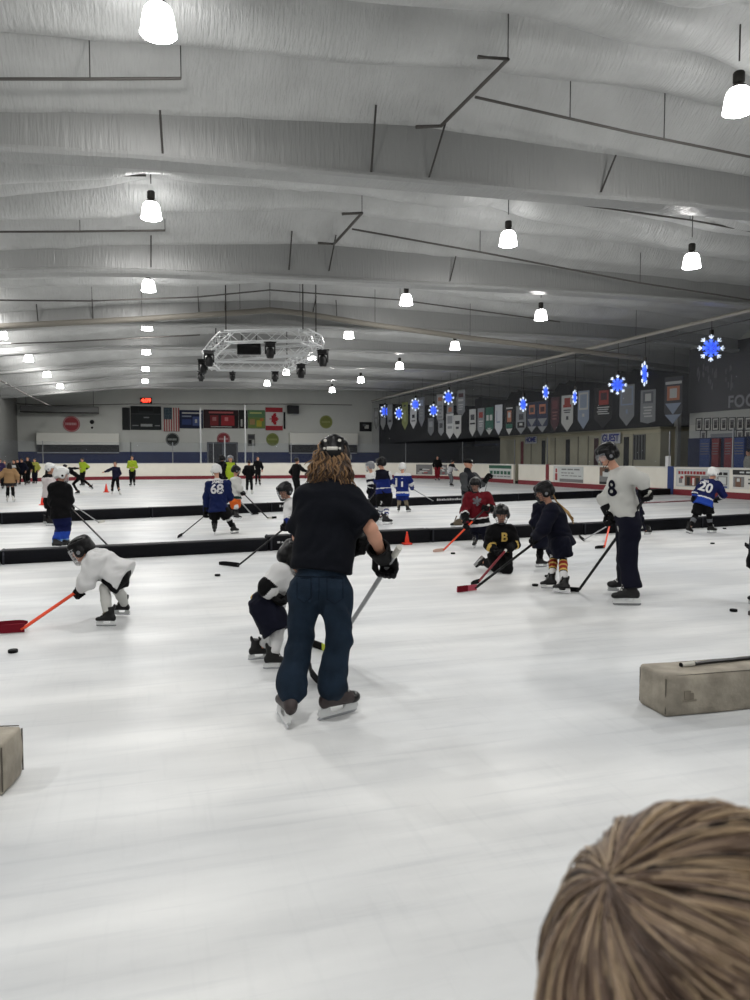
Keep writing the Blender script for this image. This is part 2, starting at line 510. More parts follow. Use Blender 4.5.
# right hand side, split where the photo shows posts
def YR(x): return float(gX(x, 470, BX1)[1])
def rboard(xa, xb, label, **k):
    return board([(BX1, YR(xa)), (BX1, YR(xb))], [(1, 0)] * 2, label, **k)
print_cols = dict(red=mat('print_red', rgb(150, 40, 44), 0.5), blk=mat('print_black', rgb(28, 28, 30), 0.5), wht=mat('print_white', rgb(214, 212, 206), 0.5),
                  gry=mat('print_grey', rgb(120, 120, 120), 0.5), grn=mat('print_green', rgb(30, 86, 66), 0.5), blu=mat('print_blue', rgb(40, 60, 120), 0.5),
                  pale=mat('print_pale', rgb(196, 200, 198), 0.5), skin=mat('print_skin', rgb(168, 130, 112), 0.5), brn=mat('print_brown', rgb(110, 80, 62), 0.5),
                  yel=mat('print_yellow', rgb(176, 172, 84), 0.5), nav=mat('print_navy', rgb(30, 38, 70), 0.5), org=mat('print_orange', rgb(190, 96, 56), 0.5))
PK = list(print_cols); PM = [print_cols[k] for k in PK]
def advert(parent, xa, ya, xb, yb, bg, blocks, X=BX1 - 0.004):
    """printed panel on a board along the right side: blocks are (u0,v0,u1,v1,colour) in the panel"""
    a = gX(xa, ya, X); b = gX(xb, yb, X)
    y0, y1 = a[1], b[1]; zt = min(max(a[2], b[2]), BH - 0.08); zb = max(min(a[2], b[2]), KH + 0.02)
    q = MB(); q.mi = PK.index(bg); q.box((X - 0.006, min(y0, y1), zb), (X, max(y0, y1), zt))
    for i, (u0, v0, u1, v1, c) in enumerate(blocks):
        q.mi = PK.index(c)
        ya_, yb_ = y0 + (y1 - y0) * u0, y0 + (y1 - y0) * u1
        q.box((X - 0.010 - 0.0004 * i, min(ya_, yb_), zt + (zb - zt) * v1), (X - 0.006, max(ya_, yb_), zt + (zb - zt) * v0))
    return q.build('advert', PM, parent)
def words(u0, u1, v, h, c, n, seed=0):
    r = random.Random(seed); out = []; u = u0; wd = (u1 - u0) / n
    for k in range(n):
        out.append((u + wd * 0.08, v, u + wd * (0.75 + 0.2 * r.random()), v + h, c)); u += wd
    return out
b1 = rboard(800, 731, 'white rink board with a black headed advert at the right end of the boards')
advert(b1, 733, 469.5, 778, 491, 'wht', [(0, 0, 1, 0.26, 'blk')] + words(0.15, 0.9, 0.09, 0.08, 'pale', 5, 1) + [(0.02, 0.36, 0.27, 0.9, 'gry'), (0.07, 0.42, 0.2, 0.9, 'brn'), (0.1, 0.45, 0.17, 0.62, 'pale')] + words(0.35, 0.95, 0.45, 0.08, 'gry', 4, 2) + words(0.35, 0.9, 0.65, 0.08, 'blk', 3, 3))
b2 = rboard(731, 674, 'white rink board with a wide picture advert behind the skater numbered 20')
advert(b2, 676.5, 467, 729, 489, 'pale', words(0.04, 0.58, 0.13, 0.17, 'red', 9, 4) + words(0.8, 0.98, 0.15, 0.15, 'blk', 2, 5) + [(0.03, 0.36, 0.16, 0.94, 'wht'), (0.06, 0.5, 0.13, 0.8, 'gry'), (0.09, 0.42, 0.15, 0.55, 'red'), (0.18, 0.36, 0.48, 0.94, 'brn'), (0.22, 0.45, 0.28, 0.92, 'blk'), (0.3, 0.42, 0.38, 0.8, 'red'), (0.33, 0.5, 0.37, 0.9, 'wht'), (0.4, 0.48, 0.46, 0.94, 'blk'), (0.5, 0.36, 0.64, 0.9, 'gry'), (0.8, 0.36, 0.97, 0.82, 'gry'), (0.82, 0.4, 0.95, 0.78, 'pale'), (0.8, 0.87, 0.97, 0.95, 'blu')])
q = MB(); ya, yb = YR(674), YR(668)
q.bbox((BX1 - 0.03, min(ya, yb), 0), (BX1 + 0.14, max(ya, yb), BH + 0.02), 0.01, 1)
tag(q.build('board_post', mat('post_blue', rgb(28, 52, 110), 0.5)), 'dark blue post in the boards left of the skater numbered 20', 'post')
b3 = rboard(668, 600, 'white rink board between the dark blue post and the adult in the white jersey')
advert(b3, 612.5, 466.5, 599.5, 484, 'brn', [(0, 0.5, 1, 1, 'gry'), (0.2, 0.25, 0.75, 0.55, 'pale'), (0.3, 0.1, 0.6, 0.3, 'blk'), (0, 0.85, 1, 1, 'blk')])
b4 = rboard(600, 549, 'white rink board with a pale advert showing a small figure, below the GUEST sign')
advert(b4, 583.5, 465, 553.5, 483, 'pale', [(0, 0.78, 0.78, 0.98, 'gry'), (0.84, 0.08, 0.96, 0.95, 'wht'), (0.87, 0.15, 0.93, 0.4, 'red'), (0.86, 0.45, 0.94, 0.9, 'red')] + words(0.1, 0.75, 0.14, 0.09, 'gry', 3, 6) + words(0.3, 0.75, 0.38, 0.06, 'gry', 4, 7) + words(0.05, 0.75, 0.56, 0.05, 'gry', 5, 8))
q = MB(); ya, yb = YR(549), YR(546)
q.bbox((BX1 - 0.03, min(ya, yb), 0), (BX1 + 0.14, max(ya, yb), BH + 0.02), 0.01, 1)
tag(q.build('board_post', kick_m), 'dark red post in the boards, below and right of the HOME sign', 'post')
b5 = rboard(546, 518.5, 'plain white rink board between the dark red post and the open gate gap')
b6 = rboard(513.5, 487.5, 'white rink board with a green and white advert left of the open gate gap')
advert(b6, 511.5, 463.5, 489, 480, 'pale', [(0, 0.02, 1, 0.25, 'grn'), (0, 0.3, 1, 0.36, 'wht')] + words(0.03, 0.97, 0.44, 0.24, 'grn', 6, 9) + words(0.03, 0.97, 0.8, 0.07, 'gry', 6, 10))
b7 = board([(BX1, CY), (BX1, YR(487.5))], [(1, 0)] * 2, 'plain white rink board behind the coach in the cap')
def curved_advert(parent, x0, x1, seed):
    """printed sheet bent to the corner board"""
    q = MB(); n = 6
    pa = [gz(x, 474, 0.7) for x in np.linspace(x0, x1, n + 1)]
    ang0 = math.atan2(pa[0][1] - CY, pa[0][0] - CRX); ang1 = math.atan2(pa[-1][1] - CY, pa[-1][0] - CRX)
    def P(u, z, r): a = ang0 + (ang1 - ang0) * u; return (CRX + r * math.cos(a), CY + r * math.sin(a), z)
    q.mi = PK.index('gry')
    for k in range(n):
        q.add([P(k / n, 0.36, BR - 0.012), P((k + 1) / n, 0.36, BR - 0.012), P((k + 1) / n, 1.1, BR - 0.012), P(k / n, 1.1, BR - 0.012)], [(0, 1, 2, 3)])
    r = random.Random(seed)
    for k in range(9):
        u, z = r.uniform(0.05, 0.7), r.uniform(0.42, 0.95); q.mi = PK.index(r.choice(['pale', 'wht', 'blk', 'red', 'pale']))
        q.add([P(u, z, BR - 0.016 - k * 0.0005), P(u + 0.22, z, BR - 0.016 - k * 0.0005), P(u + 0.22, z + 0.1, BR - 0.016 - k * 0.0005), P(u, z + 0.1, BR - 0.016 - k * 0.0005)], [(0, 1, 2, 3)])
    q.build('advert', PM, parent)
def corner_px(x):
    """angle on the right hand corner seen at photo column x"""
    best = None
    for k in range(200):
        a = k / 199 * PI / 2
        p = np.array([CRX + BR * math.cos(a), CY + BR * math.sin(a), 0.7]); v = p - CAM
        px = CXP + FPX * (v @ RT) / (v @ FW)
        if best is None or abs(px - x) < best[0]: best = (abs(px - x), a)
    return best[1]
def corner_advert(parent, x0, x1, seed):
    q = MB(); n = 6; a0, a1 = corner_px(x0), corner_px(x1)
    def P(u, z, r): a = a0 + (a1 - a0) * u; return (CRX + r * math.cos(a), CY + r * math.sin(a), z)
    def sheet(u0, u1, z0, z1, r, c):
        q.mi = PK.index(c)
        for k in range(n):
            s, t = u0 + (u1 - u0) * k / n, u0 + (u1 - u0) * (k + 1) / n
            q.add([P(s, z0, r), P(t, z0, r), P(t, z1, r), P(s, z1, r)], [(0, 1, 2, 3)])
    sheet(0, 1, 0.32, 1.1, BR - 0.012, 'gry')
    r = random.Random(seed)
    for k in range(8):
        u, z = r.uniform(0.05, 0.65), r.uniform(0.38, 0.92)
        sheet(u, u + 0.25, z, z + 0.09, BR - 0.016 - k * 0.0006, r.choice(['pale', 'wht', 'blk', 'pale', 'red']))
    q.build('advert', PM, parent)
corner_advert(cb2, 416, 432.5, 3)
corner_advert(cb2, 437, 447, 5)

# ------------------------------------------------------------------ foam dividers lying across the ice
foam_blk = mat('foam_black', rgb(8, 9, 15), 0.6, 0, 0.15, var=0.25, vscale=3)
white_ink = mat('white_ink', rgb(190, 190, 190), 0.6)
def divider(p, q_, h, label, ink=None, th=0.30):
    p, q_ = np.array(p[:2]), np.array(q_[:2])
    d = q_ - p; L = np.linalg.norm(d); ang = math.atan2(d[1], d[0])
    o = empty('foam_divider', (p[0], p[1], 0), label, 'rink divider', None, ang)
    b = MB(); b.bbox((0.004, 0, 0.001), (L - 0.004, th, h), 0.03, 3)
    b.build('foam_block', foam_blk, o, smooth=40, inv=False)
    b = MB(); b.bbox((0.03, -0.003, 0.001), (0.06, th + 0.003, h + 0.003), 0.002, 1)
    b.build('end_strap', mat('foam_seam', rgb(30, 32, 40), 0.7), o, inv=False)
    if ink:
        b = MB(); r = random.Random(int(L * 1000))
        s0, s1, sz = ink; x = s0
        while x < s1:
            wd = r.uniform(0.03, 0.07)
            b.box((x, -0.004, h * 0.5), (x + wd, -0.0005, h * 0.5 + sz * r.uniform(0.6, 1.2))); x += wd + 0.025
        b.build('lettering', white_ink, o, inv=False)
    return o
nb = [(-6.5, 11.9), (-2.06, 12.34), (2.06, 12.83), (5.22, 13.25), (8.76, 13.6), (12.2, 14.15), (15.6, 14.8)]
nh = [0.21, 0.21, 0.255, 0.245, 0.235, 0.24]
nl = ['black foam divider running off the left edge of the near row', 'black foam divider in the near row behind the crouching child in white', 'black foam divider with white lettering behind the long haired adult in jeans',
      'black foam divider in the near row behind the child in the red jersey', 'black foam divider in the near row behind the child in navy with striped socks', 'black foam divider at the right end of the near row, behind the skater numbered 20']
for k in range(6):
    divider(nb[k], nb[k + 1], nh[k], nl[k], (0.15, 1.35, 0.035) if k == 2 else None)
fb = [(-7.2, 18.9), (-3.3, 19.9), (0.2, 21.0), (3.6, 22.1), (6.5, 23.0), (9.35, 23.86), (13.3, 25.05), (17.2, 26.2), (22.05, 27.5)]
fl = ['black foam divider running off the left edge of the far row', 'black foam divider in the far row behind the black hooded skater in a white helmet', 'black foam divider in the far row left of the skater numbered 68',
      'black foam divider with white lettering in the far row right of the skater numbered 68', 'black foam divider in the far row behind the long haired adult', 'black foam divider in the far row beside the small player numbered 11',
      'black foam divider in the far row behind the coach in the cap', 'black foam divider in the far row behind the adult in the white jersey', 'black foam divider in the far row meeting the right boards']
for k in range(8):
    divider(fb[k], fb[k + 1], 0.27, fl[k if k < 6 else k], (0.3, 1.6, 0.06) if k in (3, 5) else None)
# ================================================================== LAMPS AND THINGS HUNG FROM THE ROOF
shade_m = mat('lamp_shade', rgb(235, 235, 235), 0.3, 0, 0.5, emit=(1, 0.99, 0.97, 1), estr=SHADE_E)
shade_m.cycles.emission_sampling = 'FRONT_BACK'
rim_m = mat('lamp_rim', rgb(240, 240, 240), 0.3, emit=(1, 1, 1, 1), estr=SHADE_E * 1.5)
lens_m = mat('lamp_lens', rgb(230, 230, 232), 0.3, emit=(1, 1, 1, 1), estr=0.85)
dark_metal = mat('dark_metal', rgb(48, 46, 44), 0.5, 0.5)
down = bpy.data.lights.new('lamp_down', 'AREA'); down.shape = 'DISK'; down.size = 0.38; down.energy = LAMP_W; down.color = (1, 0.985, 0.96)
fill_l = bpy.data.lights.new('lamp_fill', 'POINT'); fill_l.shadow_soft_size = 0.09; fill_l.energy = LAMP_FILL; fill_l.color = (1, 0.98, 0.95)
def make_lamp():
    o = empty('high_bay_lamp', (0, 0, 0), 'x', 'lamp')
    m = MB(); m.lathe([(0.08, 0.34), (0.13, 0.33), (0.168, 0.285), (0.19, 0.21), (0.207, 0.1), (0.218, 0.0), (0.208, 0.0), (0.195, 0.1), (0.175, 0.21), (0.11, 0.32)], 28)
    m.build('lamp_shade', shade_m, o, smooth=True, inv=False)
    m = MB(); m.lathe([(0.218, 0.012), (0.228, 0.0), (0.218, -0.012), (0.207, 0.0), (0.218, 0.012)], 28); m.build('rim', rim_m, o, smooth=True, inv=False)
    m = MB(); m.lathe([(0.0, 0.030), (0.1, 0.028), (0.203, 0.022)], 28); m.build('lens', lens_m, o, smooth=True, inv=False)
    m = MB(); m.lathe([(0, 0.58), (0.07, 0.58), (0.085, 0.56), (0.085, 0.43), (0.06, 0.40), (0.105, 0.37), (0.105, 0.335), (0, 0.335)], 18); m.build('ballast_housing', dark_metal, o, smooth=40, inv=False)
    m = MB(); m.tube([(0, 0, 0.74), (0, 0, 1.0)], 0.012, 6); m.build('hanging_stem', rod_m, o, inv=False)
    l = bpy.data.objects.new('bulb_down', down); COL.objects.link(l); l.parent = o; l.location = (0, 0, -0.02)
    l = bpy.data.objects.new('fill_light', fill_l); COL.objects.link(l); l.parent = o; l.location = (0, 0, -0.06)  # added fill just below the lens, shining all round
    return o
lamp0 = make_lamp(); first = True
rows = [('second row from the left', 0.28, 6.85, 9.98, [-2, -1, 0, 1, 2, 3, 4, 5, 6]), ('third row from the left', 8.72, 6.85, 9.55, [-2, -1, 0, 1, 2, 3, 4, 5, 6]),
        ('right hand row', 13.3, 6.4, 8.5, [-2, -1, 0, 1, 2, 3, 4, 5, 6]), ('left hand row', -5.3, 6.4, 11.0, [-2, -1, 0, 1, 2, 3, 4, 5, 6])]
ordw = ['nearest', 'second', 'third', 'fourth', 'fifth', 'sixth', 'seventh', 'eighth', 'ninth']
for rn, X, z, Y0, ks in rows:
    vis = 0
    for k in ks:
        o = lamp0 if first else copy_tree(lamp0)
        first = False
        Y = Y0 + 7.5 * k
        o.location = (X, Y, z)
        p = np.array([X, Y, z]); v = p - CAM; dep = v @ FW
        px, py = CXP + FPX * (v @ RT) / dep, CYP - FPX * (v @ UP) / dep
        if dep > 0 and -10 < px < 760 and py > -20:
            o['label'] = 'lit white dome lamp, %s in the %s' % (ordw[vis], rn); vis += 1
        else:
            o['label'] = 'lit white dome lamp hanging over the ice beyond the frame of the photo'; o['group'] = 'lamps beyond the frame'
        for ch in o.children:
            if ch.name.startswith('hanging_stem'):
                ch.scale = (1, 1, 1); L = roof_z(X) - 0.1 - (z + 0.74)
                ch.location = (0, 0, 0.74); ch.scale = (1, 1, max(L, 0.1) / 0.26); ch.location = (0, 0, 0.74 - 0.74 * ch.scale[2])

# --- sprinkler pipes
def pipe(pts, r, label, m=pipe_m, drops=(), name='sprinkler_pipe', group=None):
    mid = pts[0]
    o = empty(name, mid, label, 'pipe', group)
    q = MB(); q.tube(pts, r, 8); q.build('pipe_run', m, o, smooth=50)
    for d in drops:
        q = MB(); q.tube([d[0], d[1]], 0.009, 6); q.build('hanger_rod', rod_m, o)
    return o
def up_to_roof(p): return (np.array(p), np.array([p[0], p[1], roof_z(p[0]) - 0.05]))
def gYs(l, Y): return [gY(x, y, Y) for x, y in l]
Y1 = 11.6
a = gYs([(-30, 79), (90, 79), (181, 78.5)], Y1); pipe(a, 0.022, 'thin dark sprinkler pipe at the upper left of the near roof bay', drops=[up_to_roof(a[1]), up_to_roof(a[2])])
a = gYs([(475, 97), (633, 133), (770, 161)], 11.2); pipe(a, 0.022, 'thin dark sprinkler pipe sloping down the right of the near roof bay', drops=[up_to_roof(gY(570, 119, 11.2)), up_to_roof(gY(664, 139, 11.2))])
p1, p2 = gY(508, 59, 10.5), gY(441, 126, 12.2)
pipe([gY(478, 57, 10.5), p1, p2, gY(416, 127, 12.2)], 0.03, 'bent sprinkler pipe with two short arms under the near roof ridge', drops=[up_to_roof(p1)])
a = gYs([(-30, 175), (60, 175), (146, 175.5)], 16.3); pipe(a, 0.022, 'thin dark sprinkler pipe behind the near beam at the left', drops=[up_to_roof(a[1])])
a = gYs([(-30, 232), (80, 231.5), (165, 230.5)], 19.3); pipe(a, 0.025, 'thin dark sprinkler pipe beside the second lamp at the left', drops=[up_to_roof(a[1]), up_to_roof(a[2])])
p1, p2 = gY(362, 213, 17.6), gY(334, 244, 19.6)
pipe([gY(342, 214, 17.6), p1, p2, gY(318, 243, 19.6)], 0.035, 'bent sprinkler pipe under the ridge behind the near beam', drops=[up_to_roof(p1)])
a = gYs([(352, 229), (480, 252), (640, 283), (770, 303)], 19.2); pipe(a, 0.025, 'thin dark sprinkler pipe sloping to the right behind the near beam', drops=[up_to_roof(x) for x in a[1:3]])
a = gYs([(470, 186), (560, 202), (690, 220), (770, 235)], 16.2); pipe(a, 0.022, 'thin dark sprinkler pipe above the third row lamp on the right', drops=[up_to_roof(x) for x in a[1:3]])
a = gYs([(-30, 300), (92, 301), (198, 297), (270, 290), (400, 300), (560, 322)], 26.2); pipe(a, 0.025, 'thin dark sprinkler pipe above the fat lagged pipe', drops=[up_to_roof(x) for x in a[1:5]])
a = gYs([(-30, 328), (142, 319), (240, 312.5), (270, 310), (300, 313), (375, 325), (470, 338), (640, 358)], 26.9); pipe(a, 0.10, 'fat lagged pipe bent over the ridge in the middle of the hall', mat('lagging', rgb(120, 116, 108), 0.7, bump=0.3, bscale=9), drops=[up_to_roof(x) for x in a[1:7]])
a = gYs([(-30, 345), (60, 342), (200, 335)], 33.5); pipe(a, 0.03, 'thin dark pipe at the left above the far lamps')
PA = gX(770, 305.5, 19.2); PB = gY(372, 400.7, 61.5)
def gV(x, y, P, Q):
    """point of the upright plane through P and Q seen at a pixel"""
    n = np.array([Q[1] - P[1], -(Q[0] - P[0]), 0.0]); d = ray(x, y)
    return CAM + d * (((np.array(P) - CAM) @ n) / (d @ n))
pa = [PA + (PB - PA) * t for t in np.linspace(-0.12, 1, 13)]
pipe(pa, 0.075, 'long pale pipe along the right side carrying the safety net', pale_pipe, drops=[up_to_roof(x) for x in pa[1::2]], name='net_pipe')
PB2 = gY(372, 402.5, 61.5); PA2 = gX(770, 315, 19.3)
pipe([PA2 + (PB2 - PA2) * t for t in (-0.12, 0.5, 1)], 0.02, 'thin cable just under the long pale net pipe', rod_m, name='net_cable')
# the net itself
net_m = mat_clear('netting', (0.86, 0.87, 0.88, 1), 0.04, 0.8)
def net(P, Q, z0, zt, label):
    q = MB(); n = 24; vs, fs = [], []
    nv = np.array([-(Q[1] - P[1]), Q[0] - P[0], 0]); nv = nv / np.linalg.norm(nv)
    for i in range(n + 1):
        c = P + (Q - P) * i / n
        for j in range(7):
            t = j / 6
            c2 = np.array([c[0], c[1], z0 + (c[2] - 0.05 - z0) * t]) + nv * 0.05 * math.sin(i * 1.7) * math.sin(t * PI)
            vs.append(c2)
    for i in range(n):
        for j in range(6): fs.append((i * 7 + j, (i + 1) * 7 + j, (i + 1) * 7 + j + 1, i * 7 + j + 1))
    q.add(vs, fs); o = q.build('safety_net', net_m, smooth=True)
    return tag(o, label, 'net')
net(PA + (PB - PA) * -0.1, PB, 2.8, None, 'fine grey safety net hanging from the long pale pipe on the right')

# --- snowflakes
sf_blue = mat('flake_blue', rgb(30, 60, 220), 0.4, emit=(0.05, 0.13, 1.0, 1), estr=1.1)
sf_lite = mat('flake_lightblue', rgb(70, 100, 230), 0.4, emit=(0.12, 0.24, 1.0, 1), estr=0.9)
sf_white = mat('flake_white', rgb(230, 235, 245), 0.4, emit=(0.75, 0.85, 1.0, 1), estr=0.75)
def make_flake(R0):
    q1, q2, q3 = MB(), MB(), MB()
    def bar(q, p, r_, a, b, wd, th=0.03):
        p, r_ = np.array(p), np.array(r_)
        d = r_ - p; d /= np.linalg.norm(d); s = np.array([-d[1], d[0]]) * wd
        pts = [p - s * a, r_ - s * b, r_ + s * b, p + s * a]
        q.poly([(x, 0, z) for x, z in pts], th, (0, 1, 0))
    for k in range(8):
        a = k * PI / 4; c, s = math.cos(a), math.sin(a)
        def T(u, v): return (u * c - v * s, u * s + v * c)
        bar(q1, T(0, 0), T(0.40 * R0, 0), 0.5, 1.5, 0.035 * R0)
        bar(q1, T(0.2 * R0, 0), T(0.42 * R0, 0.15 * R0), 1, 1, 0.03 * R0); bar(q1, T(0.2 * R0, 0), T(0.42 * R0, -0.15 * R0), 1, 1, 0.03 * R0)
        bar(q2, T(0.38 * R0, 0), T(0.72 * R0, 0), 1, 1, 0.04 * R0)
        bar(q2, T(0.42 * R0, 0), T(0.62 * R0, 0.16 * R0), 1, 1, 0.035 * R0); bar(q2, T(0.42 * R0, 0), T(0.62 * R0, -0.16 * R0), 1, 1, 0.035 * R0)
        bar(q3, T(0.68 * R0, 0), T(1.0 * R0, 0), 1, 0.6, 0.05 * R0)
        bar(q3, T(0.72 * R0, 0), T(0.9 * R0, 0.17 * R0), 1, 0.8, 0.045 * R0); bar(q3, T(0.72 * R0, 0), T(0.9 * R0, -0.17 * R0), 1, 0.8, 0.045 * R0)
    return q1, q2, q3
flakes = [(710, 348.5, 24, 'nearest and largest lit blue snowflake, in front of the dark FOC panel', 0.0), (644, 374, 13, 'lit blue snowflake seen edge turned, second from the right', 0.95), (617, 385, 17, 'lit blue snowflake facing out, third from the right', 0.1),
          (574.5, 397.5, 9, 'lit blue snowflake turned sideways in front of the white banner with a red crest', 1.0), (545.5, 392.5, 8, 'lit blue snowflake hanging higher above the dark banners', 0.9), (523, 404.5, 9, 'lit blue snowflake left of the two twin dark banners', 0.8),
          (448.5, 397.5, 8, 'lit blue snowflake close to the pipe in the far group, rightmost there', 0.6), (433.5, 410.5, 7, 'low lit blue snowflake, second from the right in the far group', 0.6), (415.5, 404.5, 7, 'lit blue snowflake in front of the far white banners, middle of the far group', 0.6),
          (399, 413.5, 5.5, 'small low lit blue snowflake left of the yellow green banner', 0.8), (385, 411.5, 6.5, 'farthest lit blue snowflake, at the left end of the row', 0.6)]
for px, py, wpx, lab, yaw in flakes:
    c = gV(px, py, PA, PB)
    dep = depth_of(c); hpx = {24: 27, 13: 25, 17: 20}.get(wpx, 15 if wpx > 7.5 else 13)
    R0 = hpx / 2 * dep / FPX
    c = c - AW * 0.1
    o = empty('snowflake_light', c, lab, 'snowflake decoration', None, -YAW + yaw)
    for q, nm, mm in zip(make_flake(R0), ('blue_center', 'branches', 'white_tips'), (sf_blue, sf_lite, sf_white)):
        q.build(nm, mm, o, inv=False)
    t = (c[1] - PA[1]) / (PB[1] - PA[1]); zt = PA[2] + (PB[2] - PA[2]) * t
    q = MB(); q.tube([(0, 0, R0), (0, 0, max(zt - c[2], R0 + 0.1))], 0.012, 5); q.build('cord', dark_metal, o, inv=False)
    q = MB(); q.bbox((-0.06, -0.05, R0 * 1.0), (0.06, 0.05, R0 + 0.16), 0.01, 1); q.build('power_box', dark_metal, o, inv=False)

# --- banners hung along the right
BA, BB = gX(700, 400, 25.0), gY(366, 410, 61.0)
cloth = {}
def bm(c):
    k = tuple(c)
    if k not in cloth: cloth[k] = mat('banner_%d_%d_%d' % k, rgb(*c), 0.8)
    return cloth[k]
def banner(x0, y0, x1, y1, bg, blocks, label, point=0.22, off=0.0):
    """pennant with printed blocks (u0,v0,u1,v1,rgb)"""
    tl = gV(x0, y0, BA, BB); xr = gV(x1, y0, BA, BB); bl = gV((x0 + x1) / 2, y1, BA, BB)
    top = (tl[2] + xr[2]) / 2; mid = (tl + xr) / 2; hgt = top - bl[2]
    dv = (xr - tl); dv[2] = 0; W = np.linalg.norm(dv); dv = dv / W; nv = np.array([dv[1], -dv[0], 0])
    if nv @ (CAM - mid) < 0: nv = -nv
    P = lambda u, v, k: mid + dv * (u - 0.5) * W + np.array([0, 0, top - mid[2] - v * hgt]) + nv * (k + off)
    o = empty('hanging_banner', (mid[0] + nv[0] * off, mid[1] + nv[1] * off, top), label, 'banner')
    q = MB(); outl = [(0, 0), (1, 0), (1, 1 - point), (0.5, 1), (0, 1 - point)]
    q.poly([P(u, v, 0) for u, v in outl], 0.012, nv); q.build('cloth', bm(bg), o)
    cols = []
    for b in blocks:
        if b[4] not in cols: cols.append(b[4])
    q = MB()
    for i, (u0, v0, u1, v1, c) in enumerate(blocks):
        q.mi = cols.index(c); k = 0.014 + 0.001 * i
        if v1 > 1 - point + 0.02: pl = [(u0, v0), (u1, v0), (0.5, v1)]
        else: pl = [(u0, v0), (u1, v0), (u1, v1), (u0, v1)]
        q.add([P(u, v, k) for u, v in pl], [tuple(range(len(pl)))])
    if blocks: q.build('print', [bm(c) for c in cols], o)
    q = MB(); q.tube([P(-0.03, 0, 0.006), P(1.03, 0, 0.006)], 0.02, 6); q.build('top_bar', dark_metal, o)
    q = MB(); c = P(0.5, 0, 0.006); q.tube([c, (c[0], c[1], roof_z(c[0]) - 0.1)], 0.006, 4); q.build('hanging_wire', rod_m, o)
Wt, Gr, Dk, Bk, Rd, Pb, Gn, Nv, Or, Yg, Mr = (176, 176, 172), (128, 130, 132), (62, 62, 66), (24, 24, 26), (140, 52, 46), (132, 142, 158), (34, 88, 72), (40, 46, 70), (168, 108, 82), (118, 124, 70), (66, 36, 42)
def lines(v0, v1, n, c, u0=0.2, u1=0.8):
    h = (v1 - v0) / n
    return [(u0 + 0.06 * (k % 2), v0 + k * h, u1 - 0.05 * (k % 3), v0 + k * h + h * 0.5, c) for k in range(n)]
